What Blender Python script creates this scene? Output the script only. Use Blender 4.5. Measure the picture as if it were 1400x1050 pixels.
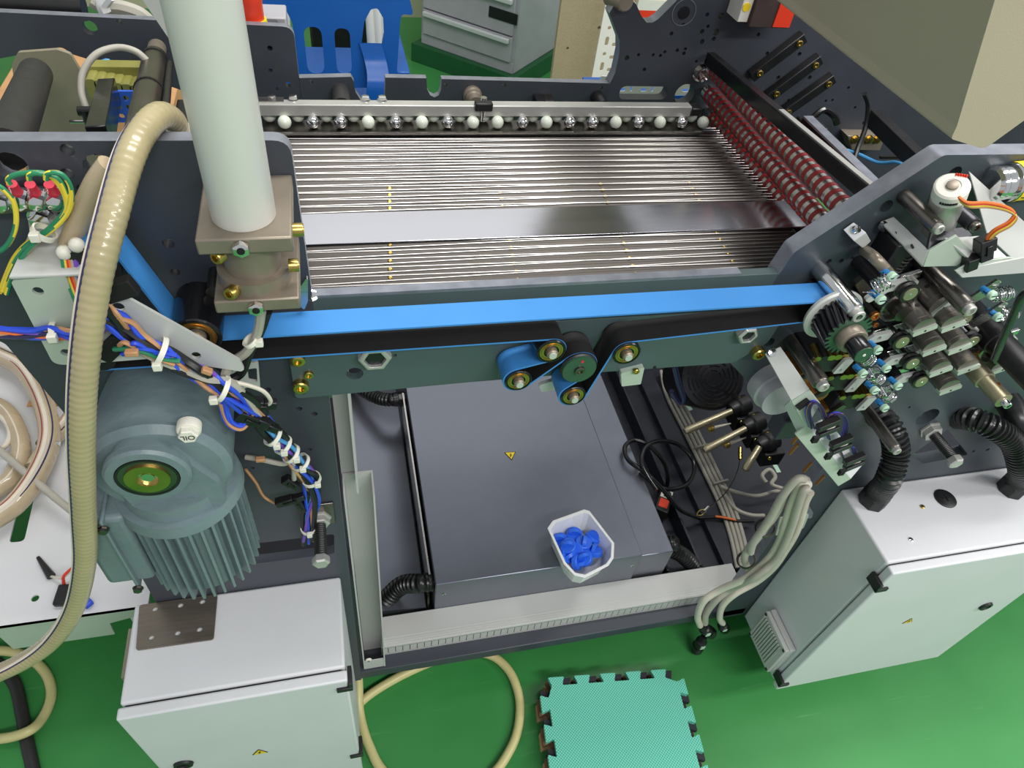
import bpy, bmesh, math, random
from math import sin, cos, pi, radians, atan2, hypot, sqrt
from mathutils import Vector, Matrix, Quaternion
from mathutils.geometry import tessellate_polygon

for o in list(bpy.data.objects):
    bpy.data.objects.remove(o)
scene = bpy.context.scene
COL = scene.collection
random.seed(7)

# ---------------------------------------------------------------- camera
FPX = 957.07
YAW, PIT, ROL = radians(18.577), radians(46.113), radians(8.777)
CAM = Vector((0, 0, 1.55))
_f = Vector((sin(YAW) * cos(PIT), cos(YAW) * cos(PIT), -sin(PIT)))
_r = Vector((cos(YAW), -sin(YAW), 0))
_u = _r.cross(_f)
RIGHT = _r * cos(ROL) + _u * sin(ROL)
UP = _u * cos(ROL) - _r * sin(ROL)
FWD = _f
cd = bpy.data.cameras.new('camera')
cd.sensor_width = 36.0
cd.lens = 36.0 * FPX / 1400.0
cd.clip_start = 0.02
cam = bpy.data.objects.new('camera', cd)
COL.objects.link(cam)
cam.matrix_world = Matrix(((RIGHT.x, UP.x, -FWD.x, CAM.x), (RIGHT.y, UP.y, -FWD.y, CAM.y),
                           (RIGHT.z, UP.z, -FWD.z, CAM.z), (0, 0, 0, 1)))
scene.camera = cam

# ---------------------------------------------------------------- light
w = bpy.data.worlds.new('world')
scene.world = w
w.use_nodes = True
w.node_tree.nodes['Background'].inputs[0].default_value = (0.93, 0.97, 1.0, 1)
w.node_tree.nodes['Background'].inputs[1].default_value = 0.5


def area(name, loc, sx, sy, power, col=(1, 0.98, 0.95)):
    l = bpy.data.lights.new(name, 'AREA')
    l.shape = 'RECTANGLE'
    l.size, l.size_y, l.energy, l.color = sx, sy, power, col
    o = bpy.data.objects.new(name, l)
    o.location = loc
    COL.objects.link(o)
    return o


area('overhead_light', (0.72, 3.5, 3.0), 2.2, 1.2, 7.5)  # added dim panel standing in for the lit ceiling the steel band mirrors
area('overhead_light', (3.5, 3.5, 3.0), 2.2, 1.2, 7.5)  # another added panel in place of bright ceiling, not a lamp
area('overhead_light', (0.75, 0.9, 3.0), 1.9, 0.35, 46)
area('overhead_light', (0.9, -1.5, 3.0), 1.9, 0.35, 70)  # added behind the camera to brighten the camera-facing sides
area('overhead_light', (3.2, -0.6, 3.0), 1.9, 0.35, 60)
scene.view_settings.view_transform = 'Standard'
scene.view_settings.look = 'None'
scene.view_settings.gamma = 1.0
scene.view_settings.use_curve_mapping = False
scene.view_settings.exposure = 0.0


# ---------------------------------------------------------------- pixel helpers
def ray(x, y):
    return RIGHT * (x - 700) - UP * (y - 525) + FWD * FPX


def at(x, y, X=None, Y=None, Z=None):
    d = ray(x, y)
    if X is not None:
        t = (X - CAM.x) / d.x
    elif Y is not None:
        t = (Y - CAM.y) / d.y
    else:
        t = (Z - CAM.z) / d.z
    return CAM + d * t


def rad(p, px):
    """metres spanned by px image pixels at point p"""
    return px * (Vector(p) - CAM).dot(FWD) / FPX


def xz(x, y, Y):
    p = at(x, y, Y=Y)
    return (p.x, p.z)


# ---------------------------------------------------------------- materials
MATS = {}


def lin(c):
    return tuple(((v / 255) / 12.92 if v / 255 <= 0.04045 else (((v / 255) + 0.055) / 1.055) ** 2.4) for v in c)


def mat(name, rgb, rough=0.5, metal=0.0, var=0.08, scale=30, bump=0.0, bscale=200, spec=0.5, trans=0.0, coat=0.0,
        stretch=None, rvar=0.12, emit=0, alpha=1.0):
    m = bpy.data.materials.new(name)
    m.use_nodes = True
    nt = m.node_tree
    b = nt.nodes['Principled BSDF']
    c = lin(rgb)
    b.inputs['Metallic'].default_value = metal
    b.inputs['Roughness'].default_value = rough
    b.inputs['Specular IOR Level'].default_value = spec
    b.inputs['Transmission Weight'].default_value = trans
    b.inputs['Coat Weight'].default_value = coat
    b.inputs['Alpha'].default_value = alpha
    tc = nt.nodes.new('ShaderNodeTexCoord')
    mp = nt.nodes.new('ShaderNodeMapping')
    nt.links.new(tc.outputs['Object'], mp.inputs[0])
    if stretch:
        mp.inputs['Scale'].default_value = stretch
    n = nt.nodes.new('ShaderNodeTexNoise')
    n.inputs['Scale'].default_value = scale
    n.inputs['Detail'].default_value = 5
    nt.links.new(mp.outputs[0], n.inputs['Vector'])
    r = nt.nodes.new('ShaderNodeValToRGB')
    r.color_ramp.elements[0].position = 0.3
    r.color_ramp.elements[1].position = 0.7
    r.color_ramp.elements[0].color = tuple(max(0, v * (1 - var)) for v in c) + (1,)
    r.color_ramp.elements[1].color = tuple(min(1, v * (1 + var)) for v in c) + (1,)
    nt.links.new(n.outputs['Fac'], r.inputs[0])
    nt.links.new(r.outputs[0], b.inputs['Base Color'])
    mr = nt.nodes.new('ShaderNodeMapRange')
    mr.inputs[3].default_value = max(0.03, rough - rvar)
    mr.inputs[4].default_value = min(1, rough + rvar)
    nt.links.new(n.outputs['Fac'], mr.inputs[0])
    nt.links.new(mr.outputs[0], b.inputs['Roughness'])
    if bump:
        n2 = nt.nodes.new('ShaderNodeTexNoise')
        n2.inputs['Scale'].default_value = bscale
        nt.links.new(mp.outputs[0], n2.inputs['Vector'])
        bp = nt.nodes.new('ShaderNodeBump')
        bp.inputs['Strength'].default_value = bump
        bp.inputs['Distance'].default_value = 0.002
        nt.links.new(n2.outputs['Fac'], bp.inputs['Height'])
        nt.links.new(bp.outputs[0], b.inputs['Normal'])
    MATS[name] = m
    return m


mat('alu', (196, 195, 190), 0.4, 0.55, 0.04, 30, rvar=0.08)
mat('frame', (62, 66, 75), 0.42, 0, 0.06, 14, 0.12, 500)
mat('frame_mid', (62, 70, 77), 0.42, 0, 0.05, 14, 0.1, 500)
mat('frame_floor_tint', (74, 90, 92), 0.42, 0, 0.05, 14, 0.1, 500)  # frame grey with the floor's green reflection mixed into the colour
mat('frame_edge', (142, 146, 156), 0.38, 0.5, 0.15, 60)
mat('tray_steel', (50, 53, 61), 0.4, 0.3, 0.10, 30, 0.1, 60, rvar=0.14)
mat('cover_steel', (128, 132, 143), 0.32, 0.8, 0.03, 30, 0.05, 40, rvar=0.03)
mat('steel', (190, 188, 184), 0.28, 1.0, 0.08, 40, 0, stretch=(1, 20, 20))
mat('polished', (200, 200, 207), 0.2, 1.0, 0.03, 12, 0.02, 60, stretch=(0.5, 4, 4), rvar=0.04)
mat('blade', (104, 99, 95), 0.42, 0.85, 0.04, 8, 0, stretch=(0.5, 2, 2), rvar=0.04)
mat('collar_steel', (140, 135, 129), 0.34, 0.75, 0.1, 40)
mat('wire_steel', (205, 200, 196), 0.34, 1.0, 0.05, 20)
mat('chrome', (225, 225, 225), 0.12, 1.0, 0.03, 20)
mat('dark_steel', (122, 117, 112), 0.32, 1.0, 0.15, 40)
mat('gun', (62, 62, 66), 0.35, 0.8, 0.15, 40)
mat('brass', (196, 170, 96), 0.3, 1.0, 0.1, 60)
mat('bronze', (142, 132, 118), 0.42, 0.5, 0.08, 40)
mat('copper', (196, 130, 72), 0.35, 0.9, 0.15, 60)
mat('olive_pin', (176, 168, 140), 0.38, 0.75, 0.1, 50)
mat('black', (24, 24, 26), 0.42, 0, 0.2, 40)
mat('black_matte', (14, 14, 15), 0.75, 0, 0.2, 40)
mat('black_gloss', (20, 20, 22), 0.2, 0, 0.1, 40)
mat('rubber', (44, 43, 44), 0.5, 0, 0.1, 60)
mat('corrugated', (26, 27, 28), 0.3, 0, 0.1, 40)
mat('cabinet', (212, 214, 217), 0.4, 0, 0.02, 8, 0.15, 900)
mat('duct', (190, 191, 188), 0.45, 0, 0.02, 10)
mat('duct_shade', (196, 200, 194), 0.45, 0, 0.02, 10)
mat('white_sheet', (216, 217, 219), 0.4, 0, 0.02, 6)
mat('bracket', (196, 198, 194), 0.42, 0.1, 0.03, 12)
mat('bracket_green', (184, 196, 182), 0.42, 0.1, 0.03, 12)
mat('motor', (112, 130, 134), 0.42, 0, 0.08, 25, 0.3, 120)
mat('white_tube', (222, 222, 215), 0.35, 0, 0.015, 6)
mat('clear_arm', (196, 199, 194), 0.3, 0, 0.03, 8)
mat('belt_blue', (62, 136, 205), 0.55, 0, 0.03, 30, 0.05, 900)
mat('belt_black', (26, 25, 26), 0.7, 0, 0.1, 30)
mat('red_rubber', (146, 34, 36), 0.5, 0, 0.12, 40)
mat('ball_white', (216, 222, 208), 0.25, 0, 0.02, 30)
mat('hood', (176, 166, 142), 0.45, 0, 0.03, 6, 0.1, 600)
mat('teal_foam', (112, 200, 174), 0.8, 0, 0.1, 160, 0.5, 700)
mat('foam_brown', (120, 84, 60), 0.8, 0, 0.25, 60)
mat('foam_dark', (60, 46, 44), 0.8, 0, 0.25, 60)
mat('foam_tan', (196, 160, 120), 0.8, 0, 0.2, 60)
mat('foam_black', (40, 40, 48), 0.8, 0, 0.2, 60)
mat('blue_plastic', (26, 92, 178), 0.3, 0, 0.05, 12)
mat('cap_blue', (44, 108, 232), 0.4, 0, 0.04, 30)
mat('tub', (226, 228, 228), 0.25, 0, 0.02, 30)
mat('hose_cream', (174, 162, 124), 0.3, 0, 0.06, 30, 0.05, 300, coat=0.3)
mat('hose_brown', (186, 168, 138), 0.25, 0, 0.06, 30, 0.1, 300, coat=0.4)
mat('hose_floor', (206, 198, 140), 0.35, 0, 0.04, 30)
mat('stripe_navy', (44, 44, 84), 0.4, 0, 0.05, 30)
mat('stripe_red', (150, 50, 54), 0.4, 0, 0.05, 30)
mat('stripe_white', (226, 214, 196), 0.3, 0, 0.05, 30)
mat('cable_grey', (176, 172, 160), 0.45, 0, 0.06, 40)
mat('cable_white', (214, 208, 192), 0.45, 0, 0.06, 40)
mat('wire_blue', (48, 84, 220), 0.4, 0, 0.05, 30)
mat('wire_brown', (196, 146, 104), 0.4, 0, 0.05, 30)
mat('wire_violet', (120, 80, 190), 0.4, 0, 0.05, 30)
mat('wire_red', (214, 60, 44), 0.4, 0, 0.05, 30)
mat('wire_orange', (236, 120, 50), 0.4, 0, 0.05, 30)
mat('wire_yellow', (236, 214, 66), 0.4, 0, 0.05, 30)
mat('wire_green', (40, 132, 92), 0.4, 0, 0.05, 30)
mat('wire_cyan', (80, 160, 220), 0.4, 0, 0.05, 30)
mat('tie_white', (232, 230, 216), 0.45, 0, 0.02, 30)
mat('red_sleeve', (206, 44, 70), 0.45, 0, 0.1, 60)
mat('yellow', (244, 214, 40), 0.45, 0, 0.02, 30)
mat('red_button', (232, 66, 40), 0.35, 0, 0.03, 20)
mat('drawer_grey', (172, 172, 178), 0.5, 0, 0.06, 12)
mat('drawer_light', (206, 210, 210), 0.4, 0, 0.03, 12)
mat('green_paint', (22, 88, 48), 0.5, 0, 0.1, 12)
mat('chipboard', (178, 164, 132), 0.8, 0, 0.1, 220, 0.2, 300)
mat('cardboard', (214, 164, 112), 0.8, 0, 0.06, 40)
mat('white_paint', (232, 234, 224), 0.45, 0, 0.02, 12)
mat('wall', (200, 198, 166), 0.85, 0, 0.03, 6)
mat('olive_chain', (146, 144, 76), 0.3, 0, 0.1, 30)
mat('blue_perf', (56, 108, 226), 0.45, 0, 0.04, 30)
mat('beige_plate', (150, 142, 122), 0.5, 0.2, 0.06, 10)
mat('brown_steel', (140, 130, 118), 0.32, 0.85, 0.1, 20, stretch=(1, 12, 1))
mat('dark_green', (58, 92, 72), 0.35, 0.2, 0.1, 20)
mat('threadlock', (60, 150, 225), 0.4, 0, 0.2, 200)
mat('label_white', (228, 226, 216), 0.5, 0, 0.03, 40)
mat('ink', (30, 30, 34), 0.6, 0, 0.05, 40)
mat('mint', (190, 224, 200), 0.5, 0, 0.03, 20)


def floor_mat():
    m = bpy.data.materials.new('green_floor')
    m.use_nodes = True
    nt = m.node_tree
    b = nt.nodes['Principled BSDF']
    tc = nt.nodes.new('ShaderNodeTexCoord')
    n = nt.nodes.new('ShaderNodeTexNoise')
    n.inputs['Scale'].default_value = 2.2
    n.inputs['Detail'].default_value = 6
    nt.links.new(tc.outputs['Object'], n.inputs['Vector'])
    r = nt.nodes.new('ShaderNodeValToRGB')
    e = r.color_ramp.elements
    e[0].position, e[1].position = 0.3, 0.75
    e[0].color = lin((48, 128, 62)) + (1,)
    e[1].color = lin((72, 150, 82)) + (1,)
    nt.links.new(n.outputs['Fac'], r.inputs[0])
    # pale scuffs: thin stretched streaks of wear
    mp = nt.nodes.new('ShaderNodeMapping')
    mp.inputs['Rotation'].default_value = (0, 0, 0.9)
    mp.inputs['Scale'].default_value = (2.0, 26, 1)
    nt.links.new(tc.outputs['Object'], mp.inputs[0])
    n2 = nt.nodes.new('ShaderNodeTexNoise')
    n2.inputs['Scale'].default_value = 3
    n2.inputs['Detail'].default_value = 4
    nt.links.new(mp.outputs[0], n2.inputs['Vector'])
    r2 = nt.nodes.new('ShaderNodeValToRGB')
    r2.color_ramp.elements[0].position, r2.color_ramp.elements[1].position = 0.66, 0.8
    nt.links.new(n2.outputs['Fac'], r2.inputs[0])
    mx = nt.nodes.new('ShaderNodeMix')
    mx.data_type = 'RGBA'
    mx.inputs[7].default_value = lin((130, 186, 132)) + (1,)
    ml = nt.nodes.new('ShaderNodeMath')
    ml.operation = 'MULTIPLY'
    ml.inputs[1].default_value = 0.4
    nt.links.new(r2.outputs[0], ml.inputs[0])
    nt.links.new(ml.outputs[0], mx.inputs[0])
    nt.links.new(r.outputs[0], mx.inputs[6])
    nt.links.new(mx.outputs[2], b.inputs['Base Color'])
    b.inputs['Roughness'].default_value = 0.38
    MATS['green_floor'] = m


floor_mat()


def weave_mat():
    m = bpy.data.materials.new('foam_weave')
    m.use_nodes = True
    nt = m.node_tree
    b = nt.nodes['Principled BSDF']
    tc = nt.nodes.new('ShaderNodeTexCoord')
    ck = nt.nodes.new('ShaderNodeTexChecker')
    ck.inputs['Scale'].default_value = 330
    ck.inputs[1].default_value = lin((128, 214, 190)) + (1,)
    ck.inputs[2].default_value = lin((66, 168, 146)) + (1,)
    nt.links.new(tc.outputs['Object'], ck.inputs[0])
    nt.links.new(ck.outputs[0], b.inputs['Base Color'])
    bp = nt.nodes.new('ShaderNodeBump')
    bp.inputs['Strength'].default_value = 0.5
    bp.inputs['Distance'].default_value = 0.001
    nt.links.new(ck.outputs[1], bp.inputs['Height'])
    nt.links.new(bp.outputs[0], b.inputs['Normal'])
    b.inputs['Roughness'].default_value = 0.8
    MATS['foam_weave'] = m


weave_mat()


# ---------------------------------------------------------------- mesh builder
def frame_of(d):
    d = Vector(d).normalized()
    a = Vector((0, 0, 1)) if abs(d.z) < 0.9 else Vector((1, 0, 0))
    u = d.cross(a).normalized()
    return u, d.cross(u).normalized(), d


class MB:
    def __init__(s):
        s.v, s.f, s.mi, s.sm = [], [], [], []
        s.m, s.smooth = 0, False

    def add(s, vs, fs, smooth=None):
        o = len(s.v)
        s.v += [Vector(p) for p in vs]
        for f in fs:
            s.f.append([i + o for i in f])
            s.mi.append(s.m)
            s.sm.append(s.smooth if smooth is None else smooth)
        return s

    def box(s, x0, x1, y0, y1, z0, z1, M=None):
        vs = [Vector((x, y, z)) for x in (x0, x1) for y in (y0, y1) for z in (z0, z1)]
        if M is not None:
            vs = [M @ p for p in vs]
        return s.add(vs, [(0, 1, 3, 2), (4, 6, 7, 5), (0, 4, 5, 1), (2, 3, 7, 6), (0, 2, 6, 4), (1, 5, 7, 3)], False)

    def bar(s, p0, p1, w, h, up=(0, 0, 1)):
        """rectangular bar between two points, w across, h along up"""
        p0, p1, up = Vector(p0), Vector(p1), Vector(up)
        d = (p1 - p0).normalized()
        sx = d.cross(up).normalized() * (w / 2)
        sz = sx.cross(d).normalized() * (h / 2)
        vs = [p + a * sx + b * sz for p in (p0, p1) for a in (-1, 1) for b in (-1, 1)]
        return s.add(vs, [(0, 1, 3, 2), (4, 6, 7, 5), (0, 4, 5, 1), (2, 3, 7, 6), (0, 2, 6, 4), (1, 5, 7, 3)], False)

    def lathe(s, p0, d, prof, n=20, cap=True, u=None):
        """revolve prof [(t, r)] about the axis p0 + t*d"""
        p0 = Vector(p0)
        a, b, d = frame_of(d)
        if u is not None:
            a = Vector(u).normalized()
            b = d.cross(a)
        vs, fs = [], []
        for t, r in prof:
            for i in range(n):
                q = 2 * pi * i / n
                vs.append(p0 + d * t + (a * cos(q) + b * sin(q)) * r)
        for k in range(len(prof) - 1):
            for i in range(n):
                j = (i + 1) % n
                fs.append((k * n + i, k * n + j, (k + 1) * n + j, (k + 1) * n + i))
        s.add(vs, fs, n > 8)
        if cap:
            o = len(s.v) - len(vs)
            for k, rev in ((0, True), (len(prof) - 1, False)):
                if prof[k][1] > 1e-6:
                    idx = [o + k * n + i for i in range(n)]
                    s.f.append(idx[::-1] if rev else idx)
                    s.mi.append(s.m)
                    s.sm.append(False)
        return s

    def cyl(s, p0, p1, r0, r1=None, n=20):
        p0, p1 = Vector(p0), Vector(p1)
        r1 = r0 if r1 is None else r1
        return s.lathe(p0, p1 - p0, [(0, r0), ((p1 - p0).length, r1)], n)

    def ring(s, p0, p1, ro, ri, n=24):
        p0, p1 = Vector(p0), Vector(p1)
        L = (p1 - p0).length
        return s.lathe(p0, p1 - p0, [(0, ri), (0, ro), (L, ro), (L, ri), (0, ri)], n, cap=False)

    def sphere(s, c, r, n=14, k=8, sz=1.0):
        prof = [(-r * cos(pi * i / k) * sz, max(1e-5, r * sin(pi * i / k))) for i in range(k + 1)]
        return s.lathe(c, (0, 0, 1), prof, n, cap=False)

    def tube(s, pts, r, n=8, closed=False, radii=None, cap=True):
        pts = [Vector(p) for p in pts]
        N = len(pts)
        if radii is None:
            radii = [r] * N
        T = []
        for i in range(N):
            a = pts[(i - 1) % N] if closed or i else pts[0]
            b = pts[(i + 1) % N] if closed or i < N - 1 else pts[-1]
            t = (b - a)
            T.append(t.normalized() if t.length > 1e-9 else (T[-1] if T else Vector((0, 0, 1))))
        u = frame_of(T[0])[0]
        vs, fs = [], []
        for i in range(N):
            if i:
                q = T[i - 1].rotation_difference(T[i])
                u = q @ u
            u = (u - T[i] * u.dot(T[i])).normalized()
            w_ = T[i].cross(u)
            for k in range(n):
                a = 2 * pi * k / n
                vs.append(pts[i] + (u * cos(a) + w_ * sin(a)) * radii[i])
        for i in range(N if closed else N - 1):
            for k in range(n):
                l = (k + 1) % n
                j = (i + 1) % N
                fs.append((i * n + k, i * n + l, j * n + l, j * n + k))
        s.add(vs, fs, True)
        if cap and not closed:
            o = len(s.v) - len(vs)
            s.f.append([o + k for k in range(n)][::-1])
            s.f.append([o + (N - 1) * n + k for k in range(n)])
            s.mi += [s.m, s.m]
            s.sm += [False, False]
        return s

    def prism(s, outer, a, b, fn, holes=(), side_m=None):
        """extrude a 2-d outline with holes; fn(u, v, t) gives the point"""
        loops = [list(outer)] + [list(h) for h in holes]
        flat = [p for l in loops for p in l]
        tris = tessellate_polygon([[Vector((p[0], p[1], 0)) for p in l] for l in loops])
        o = len(s.v)
        n = len(flat)
        s.v += [Vector(fn(p[0], p[1], a)) for p in flat] + [Vector(fn(p[0], p[1], b)) for p in flat]
        for t in tris:
            s.f.append([o + i for i in t])
            s.f.append([o + n + i for i in reversed(t)])
            s.mi += [s.m, s.m]
            s.sm += [False, False]
        k = 0
        for li, l in enumerate(loops):
            m = len(l)
            for i in range(m):
                j = (i + 1) % m
                s.f.append([o + k + i, o + k + j, o + n + k + j, o + n + k + i])
                s.mi.append(s.m if side_m is None or li else side_m)
                s.sm.append(False)
            k += m
        return s

    def mesh(s, name, mats, origin=None):
        c = Vector((0, 0, 0)) if origin is None else Vector(origin)
        me = bpy.data.meshes.new(name)
        me.from_pydata([tuple(p - c) for p in s.v], [], s.f)
        for m in ([mats] if isinstance(mats, str) else mats):
            me.materials.append(MATS[m])
        me.polygons.foreach_set('material_index', s.mi)
        me.polygons.foreach_set('use_smooth', s.sm)
        bm = bmesh.new()
        bm.from_mesh(me)
        bmesh.ops.recalc_face_normals(bm, faces=bm.faces)
        bm.to_mesh(me)
        bm.free()
        me.set_sharp_from_angle(angle=radians(38))
        return me

    def build(s, name, mats, parent=None, label=None, cat=None, group=None, kind=None, bevel=0, seg=2, origin=None):
        if origin is None:
            lo = Vector([min(p[i] for p in s.v) for i in range(3)])
            hi = Vector([max(p[i] for p in s.v) for i in range(3)])
            origin = Vector(((lo.x + hi.x) / 2, (lo.y + hi.y) / 2, lo.z))
        me = s.mesh(name, mats, origin)
        o = bpy.data.objects.new(name, me)
        COL.objects.link(o)
        put(o, parent, Matrix.Translation(origin))
        if bevel:
            md = o.modifiers.new('bevel', 'BEVEL')
            md.width, md.segments, md.limit_method, md.angle_limit = bevel, seg, 'ANGLE', radians(40)
            md.harden_normals = False
        tag(o, label, cat, group, kind)
        return o


WORLD = {}


def put(o, parent, mw):
    WORLD[o.name] = mw.copy()
    if parent is not None:
        o.parent = parent
        o.matrix_basis = WORLD[parent.name].inverted() @ mw
    else:
        o.matrix_basis = mw


def tag(o, label=None, cat=None, group=None, kind=None):
    if label:
        o['label'] = label
    if cat:
        o['category'] = cat
    if group:
        o['group'] = group
    if kind:
        o['kind'] = kind
    return o


def thing(name, label, cat, loc=(0, 0, 0), group=None, kind=None):
    o = bpy.data.objects.new(name, None)
    o.empty_display_size = 0.05
    COL.objects.link(o)
    put(o, None, Matrix.Translation(Vector(loc)))
    return tag(o, label, cat, group, kind)


def inst(me, name, mw, parent=None, label=None, cat=None, group=None):
    o = bpy.data.objects.new(name, me)
    COL.objects.link(o)
    put(o, parent, mw)
    return tag(o, label, cat, group)


def spline(pts, k=8, closed=False):
    """Catmull-Rom through pts"""
    P = [Vector(p) for p in pts]
    N = len(P)
    out = []
    for i in range(N if closed else N - 1):
        if closed:
            a, b, c, d = P[i - 1], P[i], P[(i + 1) % N], P[(i + 2) % N]
        else:
            a, b, c, d = P[max(i - 1, 0)], P[i], P[i + 1], P[min(i + 2, N - 1)]
        for j in range(k):
            t = j / k
            out.append(0.5 * ((2 * b) + (c - a) * t + (2 * a - 5 * b + 4 * c - d) * t * t + (3 * b - a - 3 * c + d) * t ** 3))
    if not closed:
        out.append(P[-1])
    return out


def circ(cx, cz, r, n=16):
    return [(cx + r * cos(2 * pi * i / n), cz + r * sin(2 * pi * i / n)) for i in range(n)]


def slot(x0, x1, z0, z1, n=6):
    """stadium / rounded slot between two corners"""
    w, h = x1 - x0, z1 - z0
    r = min(w, h) / 2
    return rpoly([(x0, z0), (x1, z0), (x1, z1), (x0, z1)], r * 0.98, n)


def rpoly(pts, r, n=5):
    """round polygon corners (r scalar or list)"""
    out = []
    N = len(pts)
    for i in range(N):
        rr = r[i] if isinstance(r, (list, tuple)) else r
        p = Vector(pts[i])
        a = Vector(pts[i - 1]) - p
        b = Vector(pts[(i + 1) % N]) - p
        if rr <= 1e-6:
            out.append(tuple(p))
            continue
        ang = a.angle(b)
        t = min(rr / math.tan(ang / 2), a.length * 0.49, b.length * 0.49)
        p0, p1 = p + a.normalized() * t, p + b.normalized() * t
        for k in range(n + 1):
            q = k / n
            out.append(tuple(p0 * (1 - q) ** 2 + p * 2 * q * (1 - q) + p1 * q * q))
    return out


XZ = lambda u, v, t: (u, t, v)       # outline in x-z, extruded in y
XY = lambda u, v, t: (u, v, t)
YZ = lambda u, v, t: (t, u, v)


def align(d, loc, roll=0):
    """matrix with local z along d"""
    q = Vector(d).to_track_quat('Z', 'Y')
    return Matrix.Translation(Vector(loc)) @ q.to_matrix().to_4x4() @ Matrix.Rotation(roll, 4, 'Z')


# shared small hardware, local z is the axis, base at z = 0
_hw = {}


def socket_screw(r=0.004, h=0.004, m='brass', dark='black_matte'):
    k = ('sock', r, h, m)
    if k not in _hw:
        b = MB()
        b.lathe((0, 0, 0), (0, 0, 1), [(0, r), (h * 0.85, r), (h, r * 0.85), (h, r * 0.5), (h * 0.5, r * 0.48), (h * 0.5, 0.00001)], 12)
        _hw[k] = b.mesh('screw', m)
    return _hw[k]


def hex_head(r=0.006, h=0.005, m='chrome', washer=True):
    k = ('hex', r, h, m, washer)
    if k not in _hw:
        b = MB()
        if washer:
            b.lathe((0, 0, 0), (0, 0, 1), [(0, r * 1.25), (h * 0.2, r * 1.25)], 16)
        b.lathe((0, 0, 0), (0, 0, 1), [(h * 0.2, r), (h * 0.95, r), (h, r * 0.85)], 6)
        _hw[k] = b.mesh('bolt', m)
    return _hw[k]


def cross_screw(r=0.004, m='chrome'):
    k = ('cross', r, m)
    if k not in _hw:
        b = MB()
        b.lathe((0, 0, 0), (0, 0, 1), [(0, r), (r * 0.35, r * 0.9), (r * 0.55, r * 0.5), (r * 0.58, 0.00001)], 12)
        b.m = 1
        b.box(-r * 0.5, r * 0.5, -r * 0.1, r * 0.1, r * 0.5, r * 0.62)
        b.box(-r * 0.1, r * 0.1, -r * 0.5, r * 0.5, r * 0.5, r * 0.62)
        _hw[k] = b.mesh('screw', [m, 'ink'])
    return _hw[k]


NY = (0, -1, 0)


def screw_at(px, py, Y, parent, kind='sock', r=0.004, h=0.004, m='brass', name='screw'):
    p = at(px, py, Y=Y)
    me = socket_screw(r, h, m) if kind == 'sock' else (hex_head(r, h, m) if kind == 'hex' else cross_screw(r, m))
    return inst(me, name, align(NY, (p.x, Y, p.z), random.random()), parent)


def triangle_sign(parent, c, u, v, s):
    """yellow high-voltage triangle on a surface: c centre, u right, v up"""
    c, u, v = Vector(c), Vector(u).normalized(), Vector(v).normalized()
    n = u.cross(v)
    T = [(0, 0.58), (-0.5, -0.29), (0.5, -0.29)]
    fn = lambda a, b, t: c + u * a * s + v * b * s + n * t
    b_ = MB()
    b_.prism(rpoly(T, 0.04, 3), 0.0002, 0.0009, fn)
    b_.m = 1
    b_.prism([(p[0] * 0.82, p[1] * 0.82) for p in T], 0.0006, 0.0012, fn)
    b_.m = 0
    bolt = [(0.03, 0.26), (-0.12, 0.0), (-0.01, 0.01), (-0.07, -0.2), (0.12, 0.06), (0.01, 0.05), (0.1, 0.26)]
    b_.prism(bolt, 0.0010, 0.0015, fn)
    return b_.build('warning_sign', ['ink', 'yellow'], parent, label='yellow triangle with black lightning bolt')

# ================================================================ setting
YF = 0.545       # front face of the near side frame
YB = 1.0         # front face of the far side frame
b = MB().box(-3.2, 4.2, -1.6, 4.5, -0.06, 0)
b.build('floor', 'green_floor', kind='structure', label='glossy green painted concrete floor with scuffs', cat='floor')
b = MB().box(-3.2, 4.2, 4.4, 4.5, 0, 3.2)
b.build('wall_back', 'wall', kind='structure', label='pale yellow green painted wall behind the drawer cabinet', cat='wall')
b = MB().box(-3.2, 4.2, 4.385, 4.4, 0, 0.1)
b.build('baseboard_back', 'wall', kind='structure', label='low skirting along the pale wall', cat='baseboard')

# ================================================================ near side frame
nf = thing('folding_machine', 'dark grey steel folding machine with drilled side plates over a deep base tray', 'machine', (0.2, YF, 0.0))


def P2(px, py, Y=YF):
    return xz(px, py, Y)


XCL = P2(180, 765)[0]
hole_l = [P2(457, 730), P2(457, 757), (XCL + 0.02, 0.622), (XCL + 0.02, 0.675)]
out = rpoly([(-0.85, 1.264), (-0.033, 1.262), (-0.031, 1.09), (-0.027, 0.96), (-0.032, 0.13), (XCL, 0.13),
             P2(180, 765), P2(128, 640), P2(93, 571), P2(4, 466), (-0.85, 1.15)],
            [0, 0.014, 0, 0, 0, 0, 0.01, 0.02, 0.02, 0.01, 0])
hs = [circ(*P2(px, py), r, 12) for px, py, r in
      [(92, 205, 0.005), (15, 228, 0.012), (92, 238, 0.005), (137, 230, 0.012), (112, 258, 0.004), (230, 333, 0.005),
       (240, 372, 0.004), (366, 533, 0.0035), (409, 559, 0.0035), (430, 566, 0.0035), (423, 615, 0.003),
       (345, 640, 0.0025), (298, 350, 0.003)]]
b = MB()
b.prism(out, YF, YF + 0.014, XZ, [rpoly(hole_l, 0.006)] + hs, side_m=1)
b.build('side_plate', ['frame', 'frame_edge'], nf)
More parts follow.
